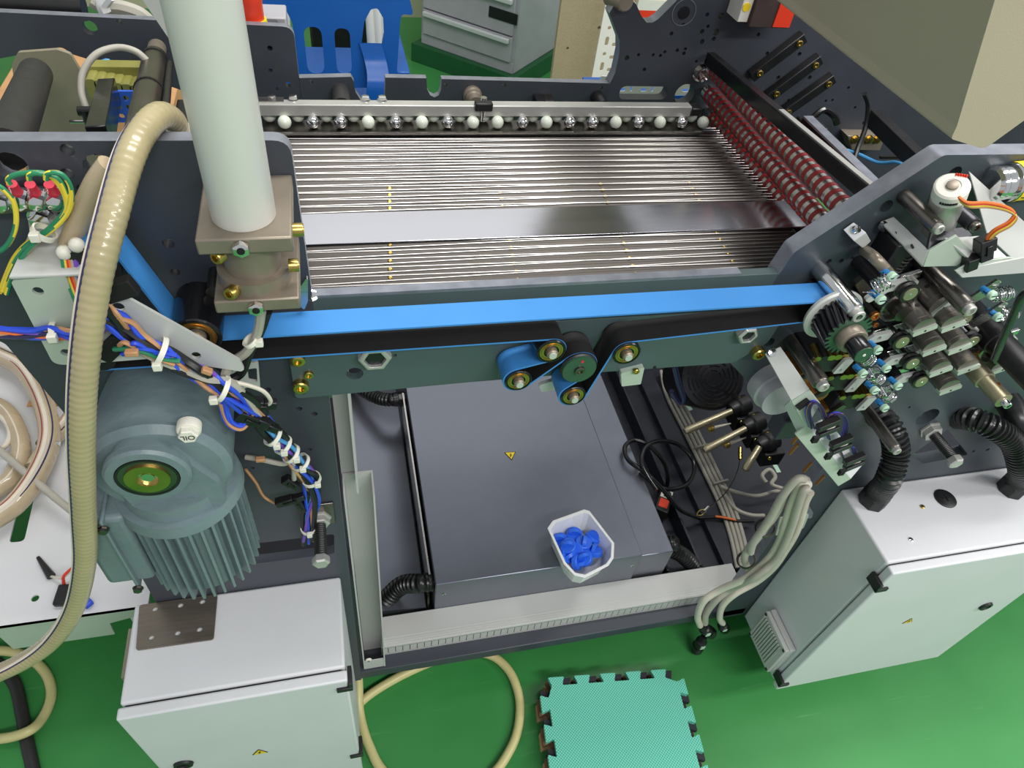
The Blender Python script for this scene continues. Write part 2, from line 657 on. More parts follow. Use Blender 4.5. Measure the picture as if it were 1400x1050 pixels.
# right plate with its leg
out = rpoly([P2(1064, 377), P2(1086, 345), P2(1290, 212), (1.95, 1.241), (1.95, 0.13), (0.735, 0.13), (0.735, 0.70),
             P2(1083, 585), P2(1000, 498), (0.47, 1.0)],
            [0.004, 0.01, 0.012, 0, 0, 0, 0.01, 0.02, 0, 0])
win = [P2(1246, 622), P2(1296, 587), P2(1324, 622), P2(1262, 634)]
hs = [circ(*P2(px, py), r, 16) for px, py, r in
      [(1305, 237, 0.008), (1212, 282, 0.0075), (1134, 357, 0.003), (1150, 357, 0.003), (1165, 353, 0.002),
       (1268, 570, 0.019), (1243, 557, 0.0025), (1331, 617, 0.003), (1350, 615, 0.004), (1052, 468, 0.007)]]
b = MB()
b.prism(out, YF, YF + 0.022, XZ, [rpoly(win, 0.004)] + hs, side_m=1)
b.build('side_plate', ['frame_mid', 'frame_edge'], nf)
# rail between them, bright worn top edge
zr = 1.098
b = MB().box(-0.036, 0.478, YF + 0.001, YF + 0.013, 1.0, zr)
b.build('cross_rail', 'frame_floor_tint', nf, bevel=0.001)
b = MB().box(-0.034, 0.43, YF + 0.0015, YF + 0.0125, zr, zr + 0.0025)
b.build('worn_edge', 'frame_edge', nf)

# pulley plate bolted across the opening
YP = 0.534
pp = thing('pulley_plate', 'grey mounting plate with painted-in green floor reflection, carrying the belt pulleys under the blue belt', 'plate', (0.2, YP, 0.98))
o_ = rpoly([P2(394, 480, YP), P2(404, 545, YP), P2(680, 519, YP), P2(1003, 496, YP), P2(1050, 468, YP), (0.505, 1.055), (-0.06, 1.06)],
           [0.002, 0.006, 0, 0.01, 0.01, 0.004, 0.002])
hh = [circ(*P2(485, 511, YP), 0.009, 16), circ(*P2(413, 537, YP), 0.0035, 12), circ(*P2(540, 486, YP), 0.0022, 8)]
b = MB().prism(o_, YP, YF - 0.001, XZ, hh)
b.build('plate', 'frame_floor_tint', pp, bevel=0.0006)
for px, py, kd, r, h, m in [(407, 491, 'sock', 0.0075, 0.005, 'brass'), (422, 511, 'sock', 0.005, 0.004, 'brass'),
                            (411, 525, 'sock', 0.0085, 0.008, 'brass'), (1034, 479, 'sock', 0.0085, 0.01, 'brass'),
                            (895, 502, 'sock', 0.002, 0.001, 'gun')]:
    screw_at(px, py, YP, pp, kd, r, h, m, 'bolt')
for px, py, r in [(513, 493, 0.0175), (1024, 461, 0.013)]:
    p = at(px, py, Y=YP - 0.012)
    b = MB()
    b.lathe((p.x, YP, p.z), NY, [(0, r), (0.01, r), (0.012, r * 0.86), (0.012, r * 0.66), (0.002, r * 0.62)], 6)
    b.m = 1
    b.lathe((p.x, YP, p.z), NY, [(0, r * 0.62), (0.008, r * 0.62)], 14)
    b.build('hex_nut', ['alu', 'gun'], pp, bevel=0.0006)
# rear belt plate strip with screws, seen between the two belt runs
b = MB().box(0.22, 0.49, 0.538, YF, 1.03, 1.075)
b.build('backing_strip', 'frame_floor_tint', pp)
for px, py in [(960, 430), (1057, 424)]:
    screw_at(px, py, 0.538, pp, 'sock', 0.005, 0.005, 'brass', 'bolt')
# small angle tabs hanging below the plate
q = [P2(848, 508, 0.53), P2(849, 526, 0.53), P2(875, 523, 0.53), P2(880, 500, 0.53)]
b = MB().prism(rpoly(q, 0.002), 0.527, 0.534, XZ)
b.build('angle_tab', 'bracket_green', pp)
screw_at(869, 506, 0.527, pp, 'sock', 0.004, 0.004, 'brass', 'bolt')
q = [P2(737, 528, 0.535), P2(741, 537, 0.535), P2(764, 533, 0.535), P2(762, 520, 0.535)]
b = MB().prism(rpoly(q, 0.003), 0.536, 0.541, XZ)
b.build('angle_tab', 'bracket', pp)

# ================================================================ belt and pulleys
YB0, YB1 = 0.499, 0.531    # belt front and back edge


def ctr(px, py, Y=0.497):
    p = at(px, py, Y=Y)
    return Vector((p.x, p.z))


PUL = [  # centre, radius, sense (+1 clockwise seen from the front, travel to the right on top)
    ('LL', ctr(128, 368), 0.020, 1), ('L', ctr(268, 436), 0.0215, -1), ('R', Vector((0.53, 1.0795)), 0.0125, 1),
    ('P5', ctr(857, 484), 0.0165, -1), ('P4', ctr(784, 542), 0.0155, 1), ('P3', ctr(791, 503), 0.0215, -1),
    ('P2', ctr(709, 521), 0.0155, 1), ('P1', ctr(754, 481), 0.0165, -1), ('LB', Vector((-0.215, 1.068 + 0.0125)), 0.0125, 1)]
PUL[1] = ('L', Vector((PUL[1][1].x, 1.0935 + 0.0215)), 0.0215, -1)


def tangent(c0, r0, s0, c1, r1, s1):
    """tangent points leaving circle 0 and reaching circle 1 (sense +1 clockwise)"""
    d = c1 - c0
    L = d.length
    base = atan2(d.y, d.x)
    R0, R1 = r0 * s0, r1 * s1     # signed: clockwise -> belt on the left of travel
    a = math.acos(max(-1, min(1, (R0 - R1) / L)))
    n = Vector((cos(base + a), sin(base + a)))
    return c0 + n * R0, c1 + n * R1


segs = []
N = len(PUL)
for i in range(N):
    _, c0, r0, s0 = PUL[i]
    _, c1, r1, s1 = PUL[(i + 1) % N]
    segs.append(tangent(c0, r0, s0, c1, r1, s1))
path = []
for i in range(N):
    _, c, r, s = PUL[i]
    pin = segs[i - 1][1]
    pout = segs[i][0]
    a0 = atan2(pin.y - c.y, pin.x - c.x)
    a1 = atan2(pout.y - c.y, pout.x - c.x)
    if s > 0:
        while a1 > a0:
            a1 -= 2 * pi
        while a0 - a1 > 2 * pi:
            a1 += 2 * pi
    else:
        while a1 < a0:
            a1 += 2 * pi
        while a1 - a0 > 2 * pi:
            a1 -= 2 * pi
    k = max(2, int(abs(a1 - a0) / 0.18))
    for j in range(k + 1):
        a = a0 + (a1 - a0) * j / k
        path.append(c + Vector((cos(a), sin(a))) * r)
vs, fs, mi = [], [], []
M_ = len(path)
th = 0.0018
for i in range(M_):
    t = (path[(i + 1) % M_] - path[i - 1]).normalized()
    n = Vector((-t.y, t.x))      # left of travel = outer side
    a, c = path[i] - n * 0.0002, path[i] + n * th
    vs += [(a.x, YB0, a.y), (a.x, YB1, a.y), (c.x, YB0, c.y), (c.x, YB1, c.y)]
belt = MB()
for i in range(M_):
    j = (i + 1) % M_
    A, B = i * 4, j * 4
    fs += [((A, A + 1, B + 1, B), 1), ((A + 2, B + 2, B + 3, A + 3), 0), ((A, B, B + 2, A + 2), 0), ((A + 1, A + 3, B + 3, B + 1), 0)]
belt.v = [Vector(p) for p in vs]
for f, m in fs:
    belt.f.append(list(f))
    belt.mi.append(m)
    belt.sm.append(False)
belt.build('drive_belt', ['belt_blue', 'belt_black'], label='long flat drive belt, blue outside and black inside, looped over pulleys', cat='belt')

PL = {'P1': 'small black belt pulley with brass bearing, upper one beside the large flat idler',
      'P2': 'black belt pulley with brass bearing at the blue bend below the plate',
      'P4': 'lowest black belt pulley with brass bearing, hanging under the flat idler',
      'P5': 'small black belt pulley with brass bearing next to the light angle tab'}
for nme, c, r, s in PUL:
    if nme in ('LL', 'R', 'LB'):
        lb = {'LL': 'black belt pulley behind the ribbed hose above the bracket arm', 'LB': 'small black belt pulley hidden behind the lower bracket arm', 'R': 'small black pulley turning the blue belt beside the gear'}[nme]
        t = thing('belt_pulley', lb, 'pulley', (c.x, YB1, c.y - r), 'belt pulleys')
        b = MB().cyl((c.x, YB0 - 0.002, c.y), (c.x, YB1 + 0.002, c.y), r - 0.0004, n=28)
        b.build('drum', 'black', t)
        b = MB().cyl((c.x, YB1, c.y), (c.x, YF, c.y), r * 0.35, n=14)
        b.build('axle', 'dark_steel', t)
        continue
    if nme == 'P3':
        t = thing('belt_pulley', 'largest belt idler with a flat dark green face and pink dot', 'pulley', (c.x, YB1, c.y - r), 'belt pulleys')
        b = MB().lathe((c.x, YB1 + 0.002, c.y), NY, [(0, r - 0.0004), (0.036, r - 0.0004), (0.0375, r - 0.002)], 28)
        b.build('drum', 'black', t)
        b = MB().lathe((c.x, YB1 - 0.0355, c.y), NY, [(0, r - 0.002), (0.002, r - 0.0025)], 28)
        f_ = b.build('face_plate', 'dark_green', t)
        inst(socket_screw(0.006, 0.003, 'dark_steel'), 'screw', align(NY, (c.x, YB1 - 0.0375, c.y)), f_)
        b = MB().cyl((c.x + 0.001, YB1 - 0.0374, c.y + 0.013), (c.x + 0.001, YB1 - 0.038, c.y + 0.013), 0.0018, n=10)
        b.build('paint_dot', 'red_sleeve', f_)
        b = MB().cyl((c.x, YB1, c.y), (c.x, YP, c.y), 0.008, n=14)
        b.build('axle', 'dark_steel', t)
        continue
    lb = PL.get(nme, 'black drum pulley with brass bearing under the pale bracket arm')
    t = thing('belt_pulley', lb, 'pulley', (c.x, YB1, c.y - r), 'belt pulleys')
    y0 = YB1 + 0.001
    D = 0.0345 if nme != 'L' else 0.05
    b = MB().lathe((c.x, y0, c.y), NY, [(0, r - 0.0006), (D, r - 0.0006), (D + 0.0012, r - 0.0016), (D + 0.0012, r * 0.82), (D - 0.0015, r * 0.8), (D - 0.0015, 0.0001)], 28)
    b.build('drum', 'black_gloss', t)
    f_ = MB().ring((c.x, y0 - D + 0.0012, c.y), (c.x, y0 - D - 0.0004, c.y), r * 0.78, r * 0.5).build('bearing', 'brass', t)
    MB().ring((c.x, y0 - D + 0.0016, c.y), (c.x, y0 - D - 0.0009, c.y), r * 0.70, r * 0.62).build('seal', 'copper', f_)
    b = MB()
    b.lathe((c.x, YP, c.y), NY, [(0, r * 0.38), (YP - y0 + D + 0.005, r * 0.38), (YP - y0 + D + 0.0065, r * 0.3)], 16)
    b.m = 1
    b.lathe((c.x, YP - (YP - y0 + D + 0.0065), c.y), NY, [(0, r * 0.27), (0.0012, r * 0.24)], 16)
    b.build('axle', ['bronze', 'bracket_green'], t)

# ================================================================ register table: louvre blades, wires, band
tb = thing('register_table', 'slatted steel register table of thin blades and crossing wires', 'machine table', (0.25, 0.75, 1.03))
ZT = 1.073
y = 0.566
k = 0
XR = 0.535
bl_me = None
blades = []
wires = []
while y < 0.925:
    hid = 0.672 < y < 0.722
    xr = 0.50 + min(0.085, max(0, (y - 0.57) * 0.75)) if y < 0.7 else 0.575
    x0 = -0.10
    b = MB()
    # blade: leaning strip, top edge thin and bright
    b.add([(x0, y, ZT), (xr, y, ZT), (xr - 0.012, y - 0.011, ZT - 0.017), (x0, y - 0.011, ZT - 0.017),
           (x0, y + 0.0007, ZT), (xr, y + 0.0007, ZT), (xr - 0.012, y - 0.0098, ZT - 0.017), (x0, y - 0.0098, ZT - 0.017)],
          [(0, 1, 2, 3), (4, 7, 6, 5), (0, 4, 5, 1), (1, 5, 6, 2), (2, 6, 7, 3), (3, 7, 4, 0)])
    bo = b.build('blade', 'blade', tb)
    # crossing wires above
    if not hid:
        for sgn in (1, -1):
            w_ = MB()
            xa, xb = x0, xr + 0.004
            w_.tube([(xa, y + 0.006 + sgn * 0.0058, ZT + 0.0015 + 0.001 * sgn), ((xa + xb) / 2, y + 0.006, ZT + 0.0015 + 0.001 * sgn),
                     (xb, y + 0.006 - sgn * 0.0058, ZT + 0.0015 + 0.001 * sgn)], 0.0006, 5)
            w_.build('wire', 'wire_steel', tb)
    # brass rivets
    for xc in (0.045, 0.185, 0.325, 0.455):
        xq = xc + (y - 0.57) * 0.09
        if xq < xr - 0.02 and not hid and y < 0.80:
            inst(socket_screw(0.0024, 0.0016, 'brass'), 'rivet', align((0, -0.84, 0.54), (xq, y - 0.0022, ZT - 0.0035)), bo)
    y += 0.0148
    k += 1
# side strips carrying the blades
MB().box(-0.11, 0.60, 0.562, 0.93, ZT - 0.034, ZT - 0.0205).build('blade_tray', 'gun', tb)
# polished cover band
b = MB()
za = 1.0795
pts = [at(414, 331, Z=za), at(1117, 312, Z=za), at(1085, 277, Z=za), at(411, 289, Z=za)]
ya, yb = (pts[0].y + pts[1].y) / 2, (pts[2].y + pts[3].y) / 2
b.prism([(-0.10, ya), (0.60, ya), (0.615, yb), (-0.10, yb)], za - 0.0025, za, XY)
b.build('cover_band', 'polished', label='broad polished steel band lying across the slatted register table', cat='steel band', bevel=0.0006)
# front strip at the far edge
b = MB().box(-0.1, 0.57, 0.907, 0.915, ZT - 0.01, ZT + 0.004)
b.build('end_strip', 'polished', tb)

# ================================================================ ball guide bar
gb = thing('ball_guide', 'aluminium guide bar holding two rows of register balls above the table', 'guide bar', (0.25, 0.94, 1.06))
zg = 1.112
g0, g1 = at(350, 146, Z=zg), at(955, 144, Z=zg)
gy = 0.5 * (g0.y + g1.y)
XG0, XG1 = -0.14, g1.x - 0.012
b = MB().box(XG0, XG1, gy, gy + 0.016, zg - 0.0155, zg)
b.build('bar', 'alu', gb, bevel=0.0012)
MB().box(XG1, XG1 + 0.018, gy - 0.001, gy + 0.018, zg - 0.014, zg - 0.002).build('end_cap', 'black', gb, bevel=0.002)
yr0 = at(600, 186, Z=1.079).y
b = MB().prism(rpoly([(XG0, yr0), (XG1 + 0.022, yr0), (XG1 + 0.022, gy + 0.02), (XG0, gy + 0.02)], [0, 0.01, 0.002, 0], 6), 1.0795, 1.0815, XY)
b.build('ball_rail', 'dark_steel', gb)
MB().box(XG0, XG1 + 0.016, yr0 + 0.001, yr0 + 0.004, 1.0815, 1.0832).build('rail_lip', 'steel', gb)
for px in (372, 401, 500, 523):
    p = at(px, 140, Z=zg)
    inst(hex_head(0.0055, 0.006, 'chrome'), 'bolt', Matrix.Translation((p.x, gy + 0.014, zg)), gb)
b = MB().box(at(352, 143, Z=zg).x, at(388, 143, Z=zg).x, gy + 0.006, gy + 0.02, zg, zg + 0.0015)
b.build('clip_plate', 'steel', gb)
p = at(661, 146, Z=zg)
b = MB().box(p.x - 0.012, p.x + 0.013, gy - 0.006, gy + 0.006, zg - 0.006, zg + 0.006)
b.build('clamp_knob', 'black', gb, bevel=0.002)
MB().cyl((p.x, gy - 0.004, zg - 0.02), (p.x, gy - 0.004, zg - 0.005), 0.003, n=10).build('clamp_stem', 'chrome', gb)
MB().cyl((p.x + 0.002, gy + 0.009, zg), (p.x + 0.002, gy + 0.009, zg + 0.008), 0.0045, n=10).build('clamp_stud', 'chrome', gb)
zb = 1.0815
rb = 0.0088
bm_w = MB().sphere((0, 0, rb), rb, 16, 10).mesh('register_ball', 'ball_white')
bm_s = MB().sphere((0, 0, rb), rb, 16, 10).mesh('register_ball', 'chrome')
YBALL = at(600, 167, Z=zb + rb).y
row1 = [(389, 'w'), (428, 's'), (466, 's'), (503.5, 'w'), (541, 's'), (577, 'w'), (612.5, 's'), (647, 'w'), (680.5, 'w'), (715, 's'),
        (747.5, 'w'), (779.5, 's'), (811, 's'), (842.5, 'w'), (873.5, 's'), (903, 'w'), (932.5, 's'), (962, 'w')]
for px, kd in row1:
    p = at(px, 168, Z=zb + rb)
    if kd == 'w':
        inst(bm_w, 'register_ball', Matrix.Translation((p.x, YBALL, zb)), None,
             'cream white register ball in the exposed row under the aluminium guide bar', 'ball', 'white balls in the exposed row')
    else:
        inst(bm_s, 'register_ball', Matrix.Translation((p.x, YBALL, zb)), None,
             'shiny steel register ball in the exposed row under the aluminium guide bar', 'ball', 'steel balls in the exposed row')
row2 = [368, 407, 446, 483.5, 521, 558, 593, 629, 662, 695, 729, 762, 795, 826, 857, 888, 918, 946]
for px in row2:
    p = at(px, 160, Z=zb + rb)
    inst(bm_w, 'register_ball', Matrix.Translation((p.x, YBALL + 0.019, zb)), None,
         'cream white register ball half hidden beneath the guide bar, rear row', 'ball', 'white balls in the rear row')

# ================================================================ far side frame
ff = nf
B2 = lambda px, py: xz(px, py, YB)
zt = 1.113
xl = B2(409, 105)[0]
out = [(xl, 1.0), (xl, zt), B2(480, 105), B2(484, 112), B2(486, 126), B2(494, 138), B2(500, 146), (0.045, 1.05), B2(526, 140), B2(527, 106), B2(583, 107),
       B2(584, 122), B2(588, 130), B2(594, 133), B2(600, 130), B2(603, 123), B2(604, 108), B2(833, 114), (0.42, 0.95), (xl, 0.95)]
hs = [circ(*B2(px, py), 0.003, 10) for px, py in [(425, 112), (609, 116), (689, 117), (822, 120)]]
MB().prism(out, YB, YB + 0.012, XZ, hs, side_m=1).build('side_plate', ['frame', 'frame_edge'], ff)
out = rpoly([(-0.85, 1.197), B2(401, 37), (xl - 0.0005, 1.0), (-0.15, 1.0), B2(262, 128), B2(130, 84), B2(98, 74), B2(85, 64), B2(0, 80), (-0.85, 1.13)],
            [0, 0.014, 0, 0, 0.01, 0.02, 0.01, 0.02, 0, 0])
hs = [circ(*B2(px, py), r, 14) for px, py, r in [(123, 38, 0.0085), (163, 30, 0.003), (369, 66, 0.0035), (370, 96, 0.003), (394, 116, 0.004), (378, 121, 0.003)]]
MB().prism(out, YB, YB + 0.012, XZ, hs, side_m=1).build('side_plate', ['frame', 'frame_edge'], ff)
out = [B2(*p) for p in [(832, 118), (841, 100), (847, 72), (847, 55), (840, 36), (833, 18), (842, 3), (858, -5), (870, 6), (877, 22), (884, 31),
                        (892, 31), (900, 26), (930, -4), (1000, -75)]] + [(1.7, 1.36), (1.7, 0.9), (0.42, 0.9)]
hs = [slot(B2(849, 118)[0], B2(915, 118)[0], B2(880, 136)[1], B2(880, 118)[1])]
hs.append(circ(*B2(936, 129), 0.0165, 18))
for px, py, r in [(857, 79, .0045), (873, 75, .003), (893, 75, .003), (909, 71, .003), (903, 76, .003), (926, 69, .0035), (937, 67, .003), (935, 73, .0035),
                  (918, 46, .0035), (960, 43, .0042), (967, 20, .0035), (986, 22, .0055), (968, 36, .003), (979, 44, .006), (976, 53, .004),
                  (960, 57, .0045), (934, 34, .003), (881, 95, .0035), (1016, 29, .003), (1037, 47, .0035), (1043, 30, .003), (1049, 73, .0035),
                  (1093, 74, .004), (1064, 106, .004), (1107, 106, .004), (1078, 137, .003), (1181, 168, .004), (1129, 138, .003), (1138, 137, .003),
                  (952, 84, .0025), (1169, 147, .003), (1223, 171, .003), (1160, 120, .003)]:
    hs.append(circ(*B2(px, py), r * 0.85, 10))
MB().prism(out, YB, YB + 0.02, XZ, hs, side_m=1).build('side_plate', ['frame', 'frame_edge'], ff)
p = at(935, 17, Y=YB)
MB().ring((p.x, YB - 0.0008, p.z), (p.x, YB + 0.002, p.z), 0.0185, 0.0175).build('engraved_ring', 'frame_edge', ff)
MB().lathe((p.x, YB - 0.001, p.z), NY, [(0, 0.009), (0.001, 0.0085)], 16).build('hole_plug', 'gun', ff)
p = at(960, 101, Y=YB - 0.006)
inst(hex_head(0.011, 0.012, 'chrome'), 'bolt', align(NY, (p.x, YB, p.z)), ff)
# roller stub and bush at the back rail
p = at(466, 132, Y=0.985)
MB().cyl((p.x, YB, p.z), (p.x, 0.955, p.z), 0.0125, n=20).build('axle_stub', 'rubber', ff)
p = at(374, 128, Y=0.985)
p = at(820, 139, Y=0.985)
MB().cyl((p.x, YB, p.z), (p.x, 0.965, p.z), 0.011, n=20).build('axle_stub', 'gun', ff)
p = at(648, 136, Y=0.985)
MB().lathe((p.x, YB, p.z), NY, [(0, 0.014), (0.006, 0.014), (0.007, 0.012), (0.014, 0.012), (0.015, 0.0105), (0.03, 0.0105)], 20).build('knurled_bush', 'bronze', ff)
for px in (739, 751):
    p = at(px, 140, Y=0.98)
    MB().box(p.x - 0.007, p.x + 0.007, 0.97, YB, p.z - 0.006, p.z + 0.004).build('terminal_block', 'gun' if px < 745 else 'dark_steel', ff, bevel=0.001)
# black slide rails on the far plate
for (a, c) in [((1027, 105), (1100, 50)), ((1050, 133), (1122, 80)), ((1066, 158), (1140, 106))]:
    pa, pc = at(*a, Y=0.99), at(*c, Y=0.99)
    r_ = MB().bar((pa.x, 0.992, pa.z), (pc.x, 0.992, pc.z), 0.016, 0.015, up=(0, 1, 0)).build('slide_rail', 'black', ff, bevel=0.001)
    for f_ in (0.13, 0.87):
        q = pa.lerp(pc, f_)
        inst(socket_screw(0.005, 0.003, 'brass'), 'screw', align(NY, (q.x, 0.9845, q.z)), r_)
# emergency stop and grey box by the far plate
es = thing('emergency_stop', 'red mushroom emergency stop on yellow base behind the white post', 'switch', at(344, 30, Y=1.03))
p = at(344, 29, Y=1.03)
MB().box(p.x - 0.028, p.x + 0.032, 1.012, 1.06, p.z - 0.04, p.z - 0.004).build('housing', 'frame', es, bevel=0.003)
MB().lathe((p.x, 1.035, p.z - 0.004), (0, 0, 1), [(0, 0.02), (0.006, 0.019)], 24).build('collar', 'yellow', es)
MB().lathe((p.x, 1.035, p.z + 0.002), (0, 0, 1), [(0, 0.0165), (0.02, 0.0165), (0.024, 0.0175), (0.036, 0.0165), (0.039, 0.012)], 24).build('button', 'red_button', es)
p = at(376, 34, Y=1.06)
MB().box(p.x - 0.02, p.x + 0.016, 1.05, 1.1, p.z - 0.05, p.z + 0.013).build('switch_box', 'drawer_grey', None, 'small grey switch box beside the red emergency stop', 'box', bevel=0.002)

# ================================================================ fold rollers
RR = 0.0128
core = MB().lathe((0, 0, 0), (0, 1, 0), [(0, 0.006), (0.012, 0.006), (0.012, RR - 0.0003), (0.425, RR - 0.0003), (0.425, 0.006), (0.44, 0.006)], 24).mesh('roller_core', 'steel')
ringm = MB().ring((0, 0, 0), (0, 0.0070, 0), RR, RR - 0.0008, 24).mesh('rubber_ring', 'red_rubber')
for px, py, Y, lb in [(976, 95, 0.985, 'steel fold roller with red rubber rings, next to the black angle bar'),
                      (969, 127, 0.985, 'steel fold roller with red rubber rings, next to the blade tips')]:
    p = at(px, py, Y=Y)
    r_ = thing('fold_roller', lb, 'roller', (p.x, 0.57, p.z), 'ringed fold rollers')
    inst(core, 'roller_core', Matrix.Translation((p.x, 0.562, p.z)), r_)
    for i in range(29):
        inst(ringm, 'rubber_ring', Matrix.Translation((p.x, 0.58 + i * 0.0139, p.z)), r_)
p = at(968, 138, Y=0.985)
r_ = thing('fold_roller', 'lower steel fold roller with red rubber rings, mostly hidden under the others', 'roller', (p.x, 0.57, p.z), 'ringed fold rollers')
inst(core, 'roller_core', Matrix.Translation((p.x + 0.012, 0.562, p.z - 0.022)), r_)
for i in range(29):
    inst(ringm, 'rubber_ring', Matrix.Translation((p.x + 0.012, 0.572 + i * 0.0139, p.z - 0.022)), r_)
# stripper fingers
for i, (a, c) in enumerate([((985, 160), (1012, 155)), ((985, 176), (1017, 172))]):
    pa, pc = at(*a, Z=1.092), at(*c, Z=1.105)
    MB().bar(pa, pc, 0.006, 0.0008).build('stripper_finger', 'steel', None, 'thin steel stripper finger reaching over the red ringed rollers', 'finger', 'stripper fingers')
# angle bars along the rollers
for (px, py, wd, lb, w2) in [(967, 74, 0.011, 'black angle bar with bright upper edge above the red ringed rollers', 0.0),
                             (1098, 161, 0.014, 'short black angle bar with bright edge beyond the red ringed rollers', 0.0)]:
    Yf = 0.99 if px < 1000 else 0.84
    p = at(px, py, Y=Yf)
    q = at(1192, 262, Y=0.575) if px < 1000 else Vector((p.x, 0.575, p.z))
    t = thing('angle_bar', lb, 'bar', (q.x, 0.57, q.z), 'angle bars beside the rollers')

    def run(x0, x1, z0, z1, f0=0.0):
        a_ = q
        c_ = q.lerp(p, 1 - f0)
        b = MB()
        b.add([e + Vector((x_, 0, z_)) for e in (a_, c_) for x_ in (x0, x1) for z_ in (z0, z1)],
              [(0, 1, 3, 2), (4, 6, 7, 5), (0, 4, 5, 1), (2, 3, 7, 6), (0, 2, 6, 4), (1, 5, 7, 3)])
        return b
    run(-0.001, 0.003, -0.015, 0).build('web', 'black_gloss', t)
    run(-0.001, wd, 0, 0.003).build('flange', 'frame_edge' if px > 1000 else 'gun', t)
    if px < 1000:
        run(0.001, wd - 0.002, 0.003, 0.004, 0.5).build('bright_strip', 'alu', t)  # paler strip along the near half of the top flange
# block and fittings between bar and hood
p = at(1104, 168, Y=0.86)
bk = thing('rail_block', 'black block with a bent handle at the end of the short angle bar', 'block', p)
MB().box(p.x - 0.012, p.x + 0.02, 0.835, 0.875, p.z - 0.03, p.z + 0.004).build('body', 'black', bk, bevel=0.002)
MB().tube(spline([p + Vector((0.014, 0.012, 0.0)), p + Vector((0.03, 0.015, 0.012)), p + Vector((0.05, 0.012, 0.004)), p + Vector((0.058, 0.008, -0.006))]), 0.005, 8).build('handle', 'black_gloss', bk)
va = [at(1155, 182, Y=0.985), at(1160, 201, Y=0.985), at(1199, 202, Y=0.985), at(1206, 183, Y=0.985)]
vb = thing('valve_strip', 'worn steel strip with three brass fittings on the far plate', 'fitting', va[1])
MB().prism([(q.x, q.z) for q in va], 0.975, YB, XZ).build('strip', 'bronze', vb, bevel=0.001)
for px in (1168, 1187, 1198):
    p = at(px, 190, Y=0.975)
    inst(hex_head(0.006, 0.007, 'brass'), 'fitting', align(NY, (p.x, 0.975, p.z)), vb)
p = at(1218, 189, Y=0.985)
inst(socket_screw(0.005, 0.004, 'brass'), 'fitting', align(NY, (p.x, YB - 0.001, p.z)), vb)
MB().tube(spline([at(1182, 128, Y=0.93), at(1187, 145, Y=0.93), at(1183, 175, Y=0.92), at(1172, 205, Y=0.90), at(1162, 240, Y=0.86)]), 0.004, 8).build(
    'black_cable', 'black', None, 'black cable hanging in front of the brass fittings', 'cable')
MB().tube(spline([at(1112, 201, Y=0.93), at(1140, 201, Y=0.93), at(1172, 210, Y=0.9), at(1200, 222, Y=0.86), at(1225, 222, Y=0.82), at(1242, 229, Y=0.76)]), 0.0027, 8).build(
    'air_tube', 'wire_cyan', None, 'light blue air tube running behind the grey side plate', 'tube')
p = at(1222, 183, Y=0.88)
MB().bar((p.x - 0.01, 0.93, p.z + 0.004), (p.x - 0.01, 0.62, p.z - 0.01), 0.02, 0.024).build('cross_bar', 'black', None, 'black square cross bar under the beige hood', 'bar', bevel=0.001)
p = at(1268, 210, Y=0.66)
MB().lathe((p.x, 0.60, p.z), (0, 0, 1), [(-0.02, 0.008), (0, 0.008), (0.004, 0.007), (0.006, 0.002)], 18).build('brass_nut', 'brass', None, 'domed brass nut peeking over the grey plate edge', 'nut')
MB().bar(at(1203, 215, Y=0.9), at(1237, 215, Y=0.9), 0.004, 0.004).build('thin_rod', 'dark_steel', None, 'thin dark rod under the black cross bar', 'rod')
# sticker box seen in the far plate opening near hood
p = at(1008, 14, Y=0.985)
sb = thing('sensor_box', 'small brown box with yellow and white sticker poking through the far plate', 'box', p)
MB().box(p.x + 0.008, p.x + 0.07, 0.955, YB, p.z - 0.012, p.z + 0.03).build('body', 'foam_dark', sb, bevel=0.001)
MB().box(p.x - 0.008, p.x + 0.008, 0.962, YB, p.z - 0.008, p.z + 0.03).build('sticker', 'label_white', sb, bevel=0.001)
MB().cyl((p.x - 0.001, 0.9625, p.z + 0.012), (p.x - 0.001, 0.961, p.z + 0.012), 0.006, n=14).build('yellow_mark', 'yellow', sb)
MB().box(p.x + 0.045, p.x + 0.072, 0.953, 0.96, p.z - 0.01, p.z + 0.028).build('red_corner', 'red_button', sb)

# ================================================================ beige hood
YH = 0.43
A1, A2, A3 = xz(1300, 190, YH), xz(1309, 170, YH), xz(1308, 173, YH)
D_, C_, B_ = xz(1366, -20, YH), xz(1400, 165, YH), xz(1346, 204, YH)
D_ = (A3[0] + (D_[0] - A3[0]) * 2.2, A3[1] + (D_[1] - A3[1]) * 2.2)
C2 = (B_[0] + (C_[0] - B_[0]) * 3.0, B_[1] + (C_[1] - B_[1]) * 3.0)
hd = thing('machine_hood', 'beige sheet metal hood overhanging the rollers', 'hood', (A1[0], YH, A1[1]))
b = MB()
b.prism(rpoly([A1, A3, D_, (C2[0], D_[1]), C2, B_], [0.004, 0.012, 0.01, 0.01, 0.01, 0.01]), YH, 1.25, XZ)
b.build('shell', 'hood', hd, bevel=0.006, seg=3)

